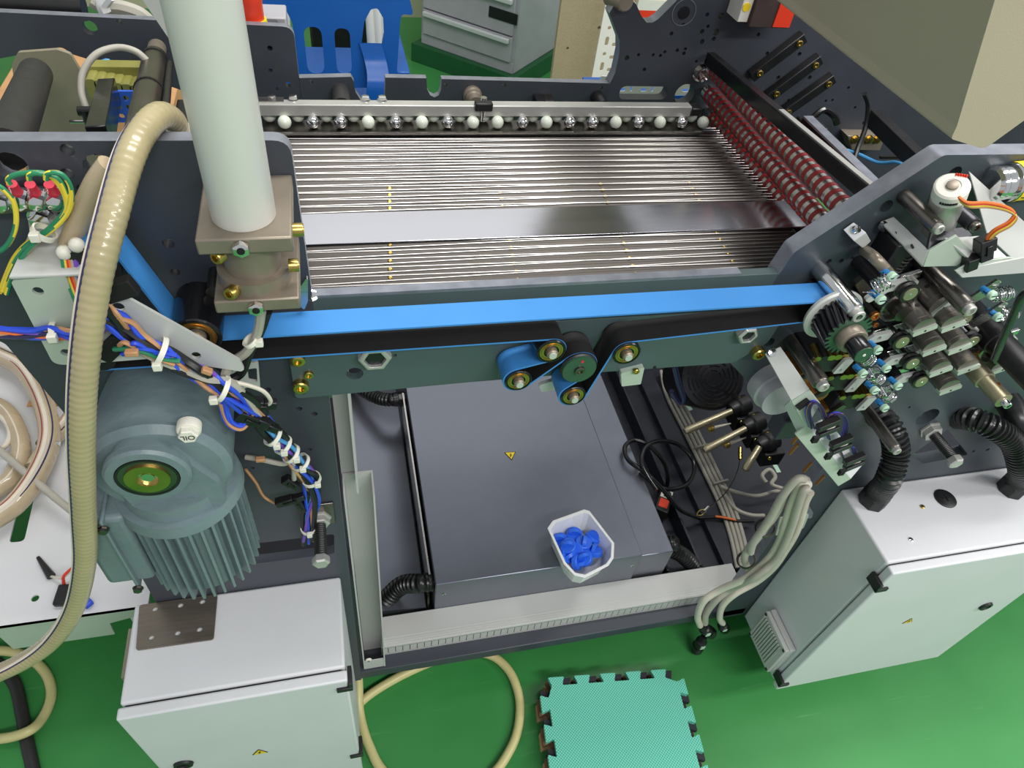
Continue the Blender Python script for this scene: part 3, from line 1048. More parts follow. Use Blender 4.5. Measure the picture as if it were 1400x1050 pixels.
# ================================================================ white post and clamp
YC = 0.487
pc = at(335, 300, Y=YC)
rt = 0.0235
zc = pc.z + 0.004
px_, pz_ = pc.x, zc
po = thing('post', 'tall white round post rising from a bronze coloured clamp', 'post', (px_, YC, pz_))
MB().lathe((px_, YC, pz_ - 0.002), (0, 0, 1), [(0, rt - 0.002), (0.003, rt), (0.62, rt)], 40).build('tube', 'white_tube', po)
cl = thing('post_clamp', 'bronze grey flanged clamp bolted to the side plate under the white post', 'clamp', (px_, YC, pz_ - 0.1))
hz = 0.0135
b = MB().box(px_ - 0.033, px_ + 0.035, YC - 0.031, YF, pz_ - hz, pz_)
b.build('top_flange', 'bronze', cl, bevel=0.0015)
zl = at(350, 425, Y=YC - 0.03).z
b = MB()
b.lathe((px_, YC, zl + 0.012), (0, 0, 1), [(0, 0.0285), (0.012, 0.0285), (0.0125, 0.022), (pz_ - hz - zl - 0.012 - 0.008, 0.022), (pz_ - hz - zl - 0.012 - 0.0075, 0.0245), (pz_ - hz - zl - 0.012, 0.0245)], 36)
b.build('barrel', 'bronze', cl)
b = MB().box(px_ - 0.031, px_ + 0.034, YC - 0.031, YF, zl, zl + 0.012)
b.build('bottom_flange', 'bronze', cl, bevel=0.0015)
for dx, dy, z in [(-0.002, -0.031, pz_ - hz / 2), (0.0, -0.031, zl + 0.006)]:
    inst(hex_head(0.0062, 0.006, 'chrome', False), 'hex_nut', align(NY, (px_ + dx, YC + dy, z)), cl)
    MB().cyl((px_ + dx, YC + dy - 0.0055, z), (px_ + dx, YC + dy - 0.0066, z), 0.003, n=10).build('hole', 'black_matte', cl)
for z in (pz_ - hz / 2, zl + 0.03):
    inst(socket_screw(0.0055, 0.008, 'brass'), 'screw', align((1, 0, 0), (px_ + (0.035 if z > pz_ - 0.02 else 0.028), YC - 0.012, z)), cl)
inst(socket_screw(0.0055, 0.007, 'brass'), 'screw', align((-0.6, -0.8, 0.1), (px_ - 0.019, YC - 0.02, pz_ - hz - 0.008)), cl)
inst(socket_screw(0.0055, 0.008, 'brass'), 'screw', align((-0.5, -0.85, 0.1), (px_ - 0.0145, YC - 0.0245, zl + 0.018)), cl)
# fork bracket plate next to clamp and small screw on rail
q = [P2(411, 390, 0.53), P2(421, 375, 0.53), P2(421, 410, 0.53), P2(416, 422, 0.53), P2(411, 418, 0.53)]
MB().prism(rpoly(q, 0.003), 0.528, 0.532, XZ).build('tongue', 'steel', cl)
p = at(426, 400, Z=1.104)
inst(hex_head(0.005, 0.005, 'chrome'), 'bolt', align((0, -0.5, 0.85), (p.x, YF + 0.004, 1.099)), nf)
# translucent arm joined to the post, upper left
pa = [at(188, -12, Y=0.60), at(238, 62, Y=0.60), at(262, 76, Y=0.60), at(250, -12, Y=0.60)]
MB().prism([(q.x, q.z) for q in pa], 0.598, 0.604, XZ).build('support_arm', 'clear_arm', None, 'pale grey tapered support arm beside the white post', 'arm', bevel=0.001)

# ================================================================ pipe, padded roller and bits in the upper left bay
pi_ = thing('grey_pipe', 'dark grey pipe with black cable ties leaving the bay', 'pipe', at(205, 150, Y=0.72))
p0, p1 = at(214, 70, Y=0.96), at(190, 198, Y=0.60)
p1 = Vector((p0.x, 0.575, p0.z)) if False else p1
d_ = p1 - p0
MB().cyl(p0 + d_ * 0.10, p0 + d_ * 0.97, 0.0135, n=24).build('pipe', 'dark_steel', pi_)
MB().cyl(p0 - d_ * 0.05, p0 + d_ * 0.12, 0.0108, n=20).build('spigot', 'bronze', pi_)
for f_ in (0.14, 0.52):
    c = p0 + d_ * f_
    MB().ring(c, c + d_.normalized() * 0.004, 0.0147, 0.0133, 20).build('cable_tie', 'black', pi_)
MB().cyl(p0 + d_ * 0.18 + Vector((0.017, 0, 0)), p0 + d_ * 0.92 + Vector((0.018, 0, 0)), 0.004, n=10).build('wire_loom', 'black', pi_)
p0 = at(46, 105, Y=0.84)
MB().lathe(at(50, 98, Y=0.86), at(8, 205, Y=0.585) - at(50, 98, Y=0.86), [(0, 0.009), (0.005, 0.0145), (0.010, 0.0160), ((at(8, 205, Y=0.585) - at(50, 98, Y=0.86)).length, 0.0172)], 28).build(
    'padded_roller', 'rubber', None, 'thick black rubber covered roller lying in the bay', 'roller')
q = [P2(16, 88, 0.93), P2(24, 72, 0.93), P2(78, 68, 0.93), P2(96, 74, 0.93), P2(135, 140, 0.93), P2(150, 230, 0.93), P2(40, 260, 0.93)]
MB().prism(rpoly(q, 0.006), 0.93, 0.936, XZ).build('bay_panel', 'beige_plate', None, 'olive beige cover plate standing in the bay behind the black roller', 'panel')
MB().box(-0.62, -0.30, 1.45, 1.75, 0.0, 0.86).build('cardboard_box', 'cardboard', None, 'tan cardboard box standing beyond the bay', 'box', bevel=0.003)
MB().tube(spline([at(118, 148, Y=0.82), at(111, 125, Y=0.83), at(114, 98, Y=0.84), at(132, 74, Y=0.85), at(160, 65, Y=0.86), at(185, 70, Y=0.86), at(202, 84, Y=0.86)]), 0.0036, 10).build(
    'grey_tube', 'cable_grey', None, 'pale grey plastic tube arching over the bay', 'tube')
f_ = thing('tube_fitting', 'black push fitting with a steel pin below the arching grey tube', 'fitting', at(118, 165, Y=0.8))
c = at(118, 152, Y=0.81)
MB().cyl(c + Vector((0, 0, 0.002)), c - Vector((0, 0, 0.03)), 0.0058, n=12).build('body', 'black', f_)
MB().cyl(c + Vector((-0.008, 0, 0.0)), c + Vector((0.012, 0, 0.0)), 0.0052, n=12).build('elbow', 'black', f_)
MB().cyl(c + Vector((-0.02, 0, -0.012)), c + Vector((0.01, 0, -0.012)), 0.0018, n=8).build('pin', 'chrome', f_)
b = MB()
p0, p1 = at(150, 124, Y=0.84), at(136, 192, Y=0.66)
b.bar(p0, p1, 0.017, 0.026)
b.build('square_tube', 'black_gloss', None, 'black square tube standing between the grey tube and dark pipe', 'bar', bevel=0.001)
# olive energy chain links
ch = thing('cable_chain', 'translucent olive cable chain of rounded links', 'cable chain', at(165, 125, Y=0.92))
c0, c1 = at(133, 114, Y=0.93), at(192, 122, Y=0.93)
for i in range(6):
    c = c0.lerp(c1, i / 5)
    MB().prism(rpoly([(c.x - 0.0055, c.z - 0.018), (c.x + 0.0055, c.z - 0.018), (c.x + 0.0055, c.z + 0.016), (c.x - 0.0055, c.z + 0.016)], 0.004), 0.905, 0.935, XZ).build('link', 'olive_chain', ch, bevel=0.0015)
MB().box(c0.x - 0.01, c1.x + 0.012, 0.93, 0.95, c0.z - 0.026, c0.z + 0.02).build('back_strip', 'olive_chain', ch)
bp_ = at(174, 150, Y=0.88)
hs = [slot(bp_.x - 0.012 + i * 0.0105, bp_.x - 0.005 + i * 0.0105, bp_.z - 0.012 + j * 0.011, bp_.z - 0.005 + j * 0.011, 3) for i in range(3) for j in range(3)]
MB().prism([(bp_.x - 0.016, bp_.z - 0.016), (bp_.x + 0.022, bp_.z - 0.016), (bp_.x + 0.022, bp_.z + 0.022), (bp_.x - 0.016, bp_.z + 0.022)], 0.88, 0.884, XZ, hs).build(
    'perforated_plate', 'blue_perf', None, 'small bright blue perforated plastic plate below the olive chain', 'plate')
MB().tube(spline([at(145, 84, Y=0.97), at(150, 96, Y=0.96), at(158, 104, Y=0.95)]), 0.006, 8).build('blue_tube', 'wire_cyan', None, 'short light blue tube above the olive chain', 'tube')
bx_ = at(252, 165, Y=0.75)
MB().box(bx_.x - 0.012, bx_.x + 0.03, 0.68, 0.80, bx_.z - 0.05, bx_.z).build('black_case', 'black', None, 'black electronics case half hidden behind the white post', 'case', bevel=0.002)
MB().box(bx_.x - 0.009, bx_.x + 0.0, 0.674, 0.6805, bx_.z - 0.02, bx_.z - 0.012).build('red_lamp', 'red_button', None, 'tiny red indicator on the black case by the hose', 'lamp')
# machine top along the frame top edge, far left
MB().cyl(at(-20, 3, Y=1.06), at(115, 10, Y=1.06), 0.016, n=16).build('black_shaft', 'black', None, 'black shaft lying behind the top of the far frame', 'shaft')
MB().tube(spline([at(125, 0, Y=1.05), at(140, 8, Y=1.05), at(165, 10, Y=1.05), at(190, 18, Y=1.05), at(205, 30, Y=1.05)]), 0.009, 8).build(
    'grey_cable', 'cable_grey', None, 'grey cable lying along the top of the far frame', 'cable')
MB().tube(spline([at(148, -6, Y=1.03), at(140, 6, Y=1.03), at(143, 16, Y=1.03)]), 0.008, 8).build('plastic_bag', 'tub', None, 'crumpled clear plastic bag on the far frame', 'bag')

# ================================================================ terminal bar with earth wires
YT = 0.53
tbm = thing('earth_terminal', 'earth terminal bar with three studs and red crimp sleeves', 'terminal', at(40, 272, Y=YT))
a_, c_ = at(-20, 279, Y=YT), at(88, 268, Y=YT)
MB().bar(a_, c_, 0.018, 0.006, up=(0, 1, 0)).build('bar', 'dark_steel', tbm, bevel=0.001)
for px, py in [(0, 273), (26, 271), (51, 272), (77, 272)]:
    p = at(px, py, Y=YT - 0.006)
    inst(hex_head(0.0065, 0.012, 'chrome'), 'stud', align((0.1, -1, 0), (p.x, YT - 0.003, p.z)), tbm)
    if px:
        s1 = at(px - 10, py - 20, Y=YT - 0.012)
        s0 = at(px - 2, py - 5, Y=YT - 0.006)
        MB().cyl(s0, s1, 0.0042, 0.0036, 12).build('crimp_sleeve', 'red_sleeve', tbm)


def two_tone(pts, r, ma, mb_, name, label, cat, group=None, parent=None):
    """striped earth wire: two colours twisted round"""
    P = spline(pts, 8)
    b = MB()
    b.tube(P, r, 8)
    for i, f in enumerate(b.f):
        if len(f) == 4:
            ring, kk = divmod(i, 8)
            b.mi[i] = 1 if (kk + ring // 7) % 8 < 4 else 0
    return b.build(name, [ma, mb_], parent, label, cat, group)


EW = [[(14, 252), (11, 246), (18, 240), (38, 236), (60, 237), (76, 247), (88, 266), (90, 285), (78, 302), (60, 318), (38, 332), (20, 352), (8, 378), (0, 400)],
      [(40, 246), (40, 240), (47, 237), (58, 238), (78, 244), (88, 260), (92, 280), (84, 298), (65, 316), (44, 330), (26, 348), (13, 372), (4, 398)],
      [(63, 246), (64, 238), (73, 236), (85, 239), (95, 252), (98, 270), (93, 290), (76, 310), (50, 330), (30, 352), (17, 378), (9, 402)]]
for i, e in enumerate(EW):
    two_tone([at(px, py, Y=0.512 - 0.003 * i) for px, py in e], 0.0019, 'wire_green', 'wire_yellow', 'earth_wire',
             'green and yellow earth wire arching from a red crimp sleeve', 'wire', 'earth wires from the terminal bar')
two_tone([at(px, py, Y=0.508) for px, py in [(-6, 252), (6, 260), (18, 275), (22, 295), (20, 315), (12, 332), (2, 342), (-8, 345)]], 0.0019, 'wire_green', 'wire_yellow',
         'earth_wire', 'single green and yellow earth wire curling under the terminal studs', 'wire')

# ================================================================ pale bracket with arm
YK = 0.488
br = thing('wiring_bracket', 'pale grey bent sheet bracket with a sloping arm carrying the wire harness', 'bracket', at(100, 450, Y=YK))
K2 = lambda px, py: xz(px, py, YK)
o_ = rpoly([K2(14, 384), K2(90, 378), K2(105, 420), K2(115, 500), K2(73, 498)], [0.004, 0.002, 0, 0.002, 0.008])
MB().prism(o_, YK, YK + 0.003, XZ, [circ(*K2(52, 398), 0.004, 12), circ(*K2(90, 482), 0.004, 12)]).build('face', 'bracket_green', br)
ft = [at(14, 384, Y=YK), at(90, 378, Y=YK)]
z0 = (ft[0].z + ft[1].z) / 2
b = MB()
b.add([(ft[0].x, YK, z0), (ft[1].x + 0.012, YK, z0), (ft[1].x + 0.02, YF, z0 + 0.012), (ft[0].x + 0.01, YF, z0 + 0.012),
       (ft[0].x, YK, z0 + 0.003), (ft[1].x + 0.012, YK, z0 + 0.003), (ft[1].x + 0.02, YF, z0 + 0.015), (ft[0].x + 0.01, YF, z0 + 0.015)],
      [(0, 1, 2, 3), (4, 7, 6, 5), (0, 4, 5, 1), (1, 5, 6, 2), (2, 6, 7, 3), (3, 7, 4, 0)])
b.build('top_fold', 'bracket', br, bevel=0.001)
q = [P2(40, 297), P2(44, 289), P2(76, 288), P2(84, 298), P2(82, 318), P2(43, 318)]
MB().prism(rpoly(q, 0.003), YF - 0.004, YF, XZ).build('mounting_ear', 'bracket', br)
screw_at(57, 297, YF - 0.004, br, 'hex', 0.008, 0.008, 'chrome', 'bolt')
K3 = lambda px, py: xz(px, py, 0.470)
o_ = rpoly([K3(140, 398), K3(168, 404), K3(328, 493), K3(334, 505), K3(330, 508), K3(212, 490), K3(135, 496)], [0, 0.006, 0.004, 0.002, 0.002, 0.01, 0])
MB().prism(o_, 0.470, 0.473, XZ, [circ(*K3(162, 420), 0.0045, 12), circ(*K3(268, 486), 0.004, 12)]).build('arm', 'bracket', br)
p = at(292, 395, Y=0.52)
MB().cyl((p.x, YF, p.z), (p.x, 0.515, p.z), 0.006, n=14).build('peg', 'dark_steel', br)
p = at(335, 515, Y=0.53)
q = [P2(300, 520, 0.53), P2(330, 500, 0.53), P2(353, 495, 0.53), P2(356, 535, 0.53), P2(335, 530, 0.53), P2(330, 545, 0.53)]
MB().prism(rpoly(q, 0.004), 0.531, 0.535, XZ, [rpoly([P2(338, 506, 0.53), P2(351, 504, 0.53), P2(352, 524, 0.53), P2(340, 522, 0.53)], 0.002)]).build('end_foot', 'bracket', br)

# ================================================================ gear motor
YM = 0.445
mc = at(236, 640, Y=YM)
rm = 0.0635
gm = thing('gear_motor', 'blue grey gear motor with finned body hanging from the side plate', 'motor', (mc.x, 0.49, 0.70))
MX, MZ = mc.x - 0.012, mc.z - 0.006
b = MB()
b.lathe((MX, YF - 0.001, MZ), NY, [(0, rm * 0.96), (0.02, rm), (YF - YM - 0.008, rm), (YF - YM - 0.001, rm - 0.006), (YF - YM, rm - 0.012)], 56)
b.build('gear_housing', 'motor', gm)
hb = at(203, 646, Y=YM - 0.012)
b = MB()
# raised pear shaped boss on the front towards the motor
o_ = rpoly([(hb.x - 0.036, hb.z + 0.01), (hb.x - 0.015, hb.z + 0.038), (hb.x + 0.018, hb.z + 0.036), (MX + 0.05, MZ - 0.012), (MX + 0.053, MZ - 0.046), (MX + 0.02, MZ - 0.066),
            (MX - 0.025, MZ - 0.066), (hb.x - 0.034, hb.z - 0.02)], 0.02, 6)
b.prism(o_, YM - 0.01, YM + 0.01, XZ)
b.build('front_boss', 'motor', gm, bevel=0.005, seg=3)
hub = MB().lathe((hb.x, YM - 0.009, hb.z), NY, [(0, 0.037), (0.006, 0.037), (0.009, 0.0345), (0.0095, 0.0275), (0.003, 0.0265)], 40).build('hub', 'motor', gm)
MB().ring((hb.x, YM - 0.012, hb.z), (hb.x, YM - 0.019, hb.z), 0.0268, 0.0245, 36).build('seal_ring', 'black', hub)
MB().ring((hb.x, YM - 0.012, hb.z), (hb.x, YM - 0.0185, hb.z), 0.0245, 0.0192, 36).build('bearing_race', 'dark_steel', hub)
MB().ring((hb.x, YM - 0.012, hb.z), (hb.x, YM - 0.0205, hb.z), 0.0192, 0.0098, 36).build('shaft_collar', 'brass', hub)
b = MB().lathe((hb.x, YM - 0.012, hb.z), NY, [(0, 0.0098), (0.0045, 0.0098), (0.0046, 0.006), (0.006, 0.0055)], 24)
b.build('shaft_end', 'chrome', hub)
# oil plug with lettering, upside down as fitted
op = at(258, 589, Y=YM - 0.004)
pl_ = MB()
pl_.lathe((op.x, YM + 0.004, op.z), NY, [(0, 0.0105), (0.008, 0.0105), (0.0095, 0.0095)], 20)
pl_.lathe((op.x, YM - 0.005, op.z), NY, [(0, 0.0085), (0.006, 0.0085), (0.007, 0.0075)], 6)
plug = pl_.build('oil_plug', 'tie_white', gm, label='white hexagonal oil plug')
fc = bpy.data.curves.new('lettering', 'FONT')
fc.body = 'OIL'
fc.size = 0.0078
fc.align_x = fc.align_y = 'CENTER'
fc.extrude = 0.0002
fo = bpy.data.objects.new('lettering', fc)
fme = None
COL.objects.link(fo)
dg = bpy.context.evaluated_depsgraph_get()
fme = bpy.data.meshes.new_from_object(fo.evaluated_get(dg))
bpy.data.objects.remove(fo)
fme.materials.clear()
fme.materials.append(MATS['ink'])
inst(fme, 'lettering', Matrix.Translation((op.x, YM - 0.0122, op.z)) @ Matrix.Rotation(pi / 2, 4, 'X') @ Matrix.Rotation(pi, 4, 'Z'), plug)
# vertical finned motor body under the gear housing
bx, by = MX + 0.002, 0.474
zt_, zb_ = MZ - 0.062, 0.775
rb_ = 0.048
MB().lathe((bx, by, zt_), (0, 0, -1), [(-0.03, rb_ + 0.004), (0.008, rb_ + 0.006), (0.010, rb_), (zt_ - zb_ - 0.008, rb_), (zt_ - zb_, rb_ - 0.008)], 48).build('motor_body', 'motor', gm)
MB().lathe((bx, by, zt_ + 0.001), (0, 0, -1), [(-0.012, rb_ + 0.012), (0.003, rb_ + 0.014), (0.006, rb_ + 0.012)], 48).build('motor_flange', 'motor', gm)
fin = MB().box(rb_ - 0.002, rb_ + 0.010, -0.0014, 0.0014, zb_ + 0.004 - zt_, -0.004).mesh('cooling_fin', 'motor')
for i in range(32):
    a = 2 * pi * i / 32
    inst(fin, 'cooling_fin', Matrix.Translation((bx, by, zt_)) @ Matrix.Rotation(a, 4, 'Z'), gm)
# terminal box on the side
tx = MB()
q0 = at(160, 700, Y=0.47)
tbx = (bx - rb_ - 0.046, bx - rb_ - 0.008)
MB().box(tbx[0], tbx[1] + 0.01, by - 0.04, by + 0.03, zb_ + 0.03, zt_ + 0.012).build('terminal_box', 'motor', gm, bevel=0.006, seg=3)
lid_ = MB().box(tbx[1] - 0.010, tbx[1] - 0.007, by - 0.046, by + 0.033, zb_ + 0.022, zt_ + 0.016).build('box_flange', 'motor', gm, bevel=0.001)
inst(hex_head(0.0045, 0.005, 'dark_steel'), 'bolt', align(NY, (tbx[1] - 0.0085, by - 0.046, zb_ + 0.027)), lid_)
inst(hex_head(0.0045, 0.005, 'dark_steel'), 'bolt', align(NY, (tbx[1] - 0.0085, by - 0.046, zt_ + 0.006)), lid_)

# ================================================================ levelling bolt in the frame window
lv = thing('levelling_bolt', 'black threaded levelling bolt with chrome nut in the frame window beside the motor', 'bolt', at(440, 765, Y=0.53))
q = at(437, 712, Y=0.536)
qx, qz = q.x, q.z
Lb = 0.052
MB().box(qx - 0.022, qx + 0.02, YF - 0.004, YF - 0.0005, qz - 0.018, qz + 0.03).build('plate', 'dark_steel', lv, bevel=0.001)
MB().lathe((qx, YF - 0.004, qz), NY, [(0, 0.0155), (0.003, 0.0155), (0.0035, 0.0135), (0.011, 0.0135), (0.0125, 0.0115)], 6).build('nut', 'alu', lv)
MB().lathe((qx, YF - 0.012, qz), NY, [(i * Lb / 36, 0.0082 if i % 2 else 0.0074) for i in range(37)], 16).build('thread', 'black', lv)
MB().lathe((qx, YF - 0.012 - Lb, qz), NY, [(0, 0.0105), (0.002, 0.0112), (0.009, 0.0112), (0.011, 0.009)], 6).build('head', 'alu', lv)

# ================================================================ electrical cabinet under the motor
def cabinet(name, label, x0, x1, y0, y1, z0, z1, door_t=0.016):
    t = thing(name, label, 'cabinet', ((x0 + x1) / 2, (y0 + y1) / 2, z0))
    MB().box(x0 + 0.002, x1 - 0.002, y0 + door_t + 0.003, y1, z0 + 0.004, z1).build('body', 'cabinet', t, bevel=0.004, seg=3)
    MB().box(x0 + 0.008, x1 - 0.008, y0 + door_t - 0.002, y0 + door_t + 0.006, z0 + 0.008, z1 - 0.006).build('door_seal', 'black_matte', t)
    d = MB().box(x0, x1, y0, y0 + door_t, z0, z1 - 0.001).build('door', 'cabinet', t, bevel=0.003, seg=3)
    return t, d


def hinge(parent, x, y, z, s):
    b = MB().box(min(x, x + s * 0.006), max(x, x + s * 0.006), y - 0.003, y + 0.024, z - 0.011, z + 0.011)
    b.box(min(x + s * 0.006, x - s * 0.016), max(x + s * 0.006, x - s * 0.016), y - 0.004, y + 0.0005, z - 0.011, z - 0.001)
    return b.build('hinge', 'black', parent, bevel=0.001)


zl1 = 0.551
c0, c1 = at(160, 968, Z=zl1), at(474, 914, Z=zl1)
lx0, lx1, ly0 = c0.x, c1.x, (c0.y + c1.y) / 2 - 0.016
lc, ld = cabinet('electrical_cabinet', 'light grey electrical cabinet below the gear motor, with a drilled steel plate on top', lx0, lx1, ly0, YF, 0.06, zl1)
for py, z in ((938, 0), (1030, 0)):
    p = at(474 if py < 1000 else 488, py, Y=ly0)
    hinge(lc, lx1, ly0, p.z, 1)
p = at(355, 1028, Y=ly0)
triangle_sign(ld, (p.x, ly0, p.z), (1, 0, 0.0), (0, 0, 1), 0.024)
p = at(251, 1044, Y=ly0)
lk = MB().lathe((p.x, ly0, p.z), NY, [(0, 0.0145), (0.004, 0.0135), (0.0045, 0.009), (0.003, 0.0085)], 24).build('lock', 'black', ld)
MB().box(p.x - 0.008, p.x + 0.008, ly0 - 0.0045, ly0 - 0.003, p.z - 0.0015, p.z + 0.0015).build('lock_slot', 'black_matte', lk)
sp = [at(193, 812, Z=zl1 + 0.003), at(186, 889, Z=zl1 + 0.003), at(292, 874, Z=zl1 + 0.003), at(298, 806, Z=zl1 + 0.003)]
hs = []
for px, py in [(212, 833), (247, 828), (277, 823), (207, 872), (243, 866), (273, 861)]:
    q = at(px, py, Z=zl1 + 0.003)
    hs.append(circ(q.x, q.y, 0.0038, 14))
MB().prism(rpoly([(q.x, min(q.y, YF - 0.003)) for q in sp], 0.004), zl1 + 0.0005, zl1 + 0.0035, XY, hs).build(
    'drilled_plate', 'brown_steel', None, 'brownish steel plate with six drilled holes lying on the grey cabinet', 'plate')
p = at(177, 855, X=lx0)
MB().box(lx0 - 0.008, lx0 + 0.001, 0.45, 0.52, 0.50, 0.53).build('side_filter', 'beige_plate', lc)

# ================================================================ white cover sheet with hoses at far left
ZS = 0.40
ws = thing('cover_sheet', 'large white sheet metal cover lying beside the machine under the coiled hoses', 'sheet metal', (-0.6, 0.9, 0.33))
slot_px = [(52, 632), (60, 632), (33, 742), (11, 742)]
sl = [at(px, py, Z=ZS) for px, py in [(40, 634), (58, 632), (33, 740), (12, 742)]]
e0 = at(0, 852, Z=ZS)
ox = [(-1.1, e0.y - 0.008), (-0.36, e0.y - 0.008), (-0.352, 1.4), (-1.1, 1.4)]
hole2 = at(48, 818, Z=ZS)
MB().prism(ox, ZS - 0.003, ZS, XY, [rpoly([(q.x, q.y) for q in sl], 0.008), circ(hole2.x, hole2.y, 0.006, 12)]).build('sheet', 'white_sheet', ws)
fl = [at(0, 858, Z=ZS), at(195, 823, Z=ZS)]
yq = e0.y
zb1 = at(80, 873, Y=yq).z
o_ = [(-1.1, ZS), (-0.36, ZS), (-0.36, ZS - 0.02), xz(151, 846, yq), xz(158, 861, yq), xz(20, 881, yq), xz(0, 863, yq), (-1.1, zb1 + 0.03)]
MB().prism(o_, yq - 0.008, yq - 0.005, XZ).build('front_flange', 'bracket_green', ws)
for x_, y_ in [(-0.95, 1.3), (-0.42, 1.3), (-0.95, 0.7), (-0.42, 0.7)]:
    MB().box(x_ - 0.015, x_ + 0.015, y_ - 0.015, y_ + 0.015, 0, ZS - 0.003).build('leg', 'white_sheet', ws)

zz = ZS
def hose(name, label, pts, r, m, stripes=(), group=None, n=14, k=10, rib=0, cat='hose', sub=None):
    P = spline(pts, k)
    t = thing(name, label, cat, P[-1], group)
    if rib:
        P2_, R2 = [], []
        tot = [0]
        for i in range(1, len(P)):
            tot.append(tot[-1] + (P[i] - P[i - 1]).length)
        nn = int(tot[-1] / rib) * 4
        j = 0
        for i in range(nn + 1):
            s_ = tot[-1] * i / nn
            while j < len(P) - 2 and tot[j + 1] < s_:
                j += 1
            f = (s_ - tot[j]) / max(1e-9, tot[j + 1] - tot[j])
            P2_.append(P[j].lerp(P[j + 1], f))
            R2.append(r * (1, 0.99, 0.965, 0.99)[i % 4] if sub is None else r * (1, 1, sub, sub)[i % 4])
        MB().tube(P2_, r, n, radii=R2).build('tube', m, t)
    else:
        MB().tube(P, r, n).build('tube', m, t)
    for (dirv, mm, w_) in stripes:
        dv = Vector(dirv).normalized()
        Q = []
        for i, q in enumerate(P):
            tg = (P[min(i + 1, len(P) - 1)] - P[max(i - 1, 0)]).normalized()
            d2 = (dv - tg * dv.dot(tg)).normalized()
            Q.append(q + d2 * (r - w_ * 0.35))
        MB().tube(Q, w_, 6).build('stripe', mm, t)
    return t


zh = ZS + 0.022
hose('coiled_hose', 'brown clear hose with red and navy lines, outer turn of the coil',
     [at(px, py, Z=zh + 0.02) for px, py in [(-40, 470), (0, 487), (30, 503), (52, 535), (66, 575), (66, 610), (50, 650), (20, 690), (-25, 720)]], 0.0185, 'hose_brown',
     [((0.1, -0.3, 1), 'stripe_white', 0.006), ((-0.35, -0.2, 0.9), 'stripe_red', 0.0012), ((0.5, 0.1, 0.8), 'stripe_navy', 0.0015)], n=18)
hose('coiled_hose', 'brown tinted clear hose, inner turn of the coil on the white sheet',
     [at(px, py, Z=zh) for px, py in [(-30, 545), (5, 560), (24, 590), (28, 620), (14, 655), (-25, 680)]], 0.0165, 'hose_brown', [((0.2, -0.3, 1), 'stripe_white', 0.002)], n=18)
hose('coiled_hose', 'short hose end with a steel clamp resting on the white sheet', [at(px, py, Z=zh + 0.004) for px, py in [(100, 565), (88, 583), (66, 608), (46, 640)]], 0.015, 'hose_brown',
     [((0, -0.3, 1), 'stripe_white', 0.004), ((0.5, -0.3, 0.7), 'stripe_navy', 0.0012)], n=16)
c = at(64, 607, Z=zh + 0.01)
hc = thing('hose_clamp', 'steel hose clamp with screw on the hose end', 'clamp', c)
d_ = (at(46, 640, Z=zh) - at(88, 583, Z=zh)).normalized()
MB().ring(c - d_ * 0.006, c + d_ * 0.006, 0.0175, 0.0155, 24).build('band', 'steel', hc)
MB().cyl(c + Vector((0.008, -0.01, 0.016)), c + Vector((0.03, -0.016, 0.016)), 0.004, n=10).build('screw', 'chrome', hc)
MB().tube(spline([at(px, py, Z=ZS + 0.05) for px, py in [(-20, 600), (10, 625), (45, 655), (75, 680), (100, 700)]]), 0.0065, 10).build(
    'grey_cable', 'cable_grey', None, 'grey round cable crossing the white sheet', 'cable')
MB().tube(spline([at(px, py, Z=ZS + 0.03) for px, py in [(-20, 565), (4, 572), (14, 590), (6, 610), (-20, 620)]]), 0.0055, 10).build(
    'grey_cable', 'cable_white', None, 'pale cable loop inside the hose coil', 'cable')
cbp = [at(px, py, Z=ZS + 0.001) for px, py in [(37, 556), (52, 528), (60, 500), (92, 555)]]
MB().prism([(q.x, q.y) for q in cbp], ZS + 0.0005, ZS + 0.004, XY).build('cardboard_scrap', 'cardboard', None, 'small tan cardboard scrap under the hose coil', 'cardboard')
tw = thing('taped_wires', 'black taped end with red and white wires on the white sheet', 'wires', at(70, 790, Z=ZS))
MB().cyl(at(52, 762, Z=ZS + 0.008), at(70, 788, Z=ZS + 0.008), 0.003, 0.007, 8).build('tape', 'black', tw)
MB().tube(spline([at(70, 788, Z=ZS + 0.008), at(84, 790, Z=ZS + 0.02), at(98, 780, Z=ZS + 0.03)]), 0.0022, 6).build('white_wire', 'cable_white', tw)
MB().tube(spline([at(88, 800, Z=ZS + 0.01), at(87, 788, Z=ZS + 0.03), at(98, 777, Z=ZS + 0.03)]), 0.0026, 6).build('red_wire', 'wire_red', tw)
MB().bar(at(92, 800, Z=ZS + 0.01), at(83, 828, Z=ZS + 0.01), 0.024, 0.012).build('tape_wrap', 'black', tw, bevel=0.003)
MB().bar(at(113, 818, Z=ZS + 0.01), at(123, 828, Z=ZS + 0.01), 0.014, 0.01).build('blue_wrap', 'wire_blue', tw, bevel=0.002)

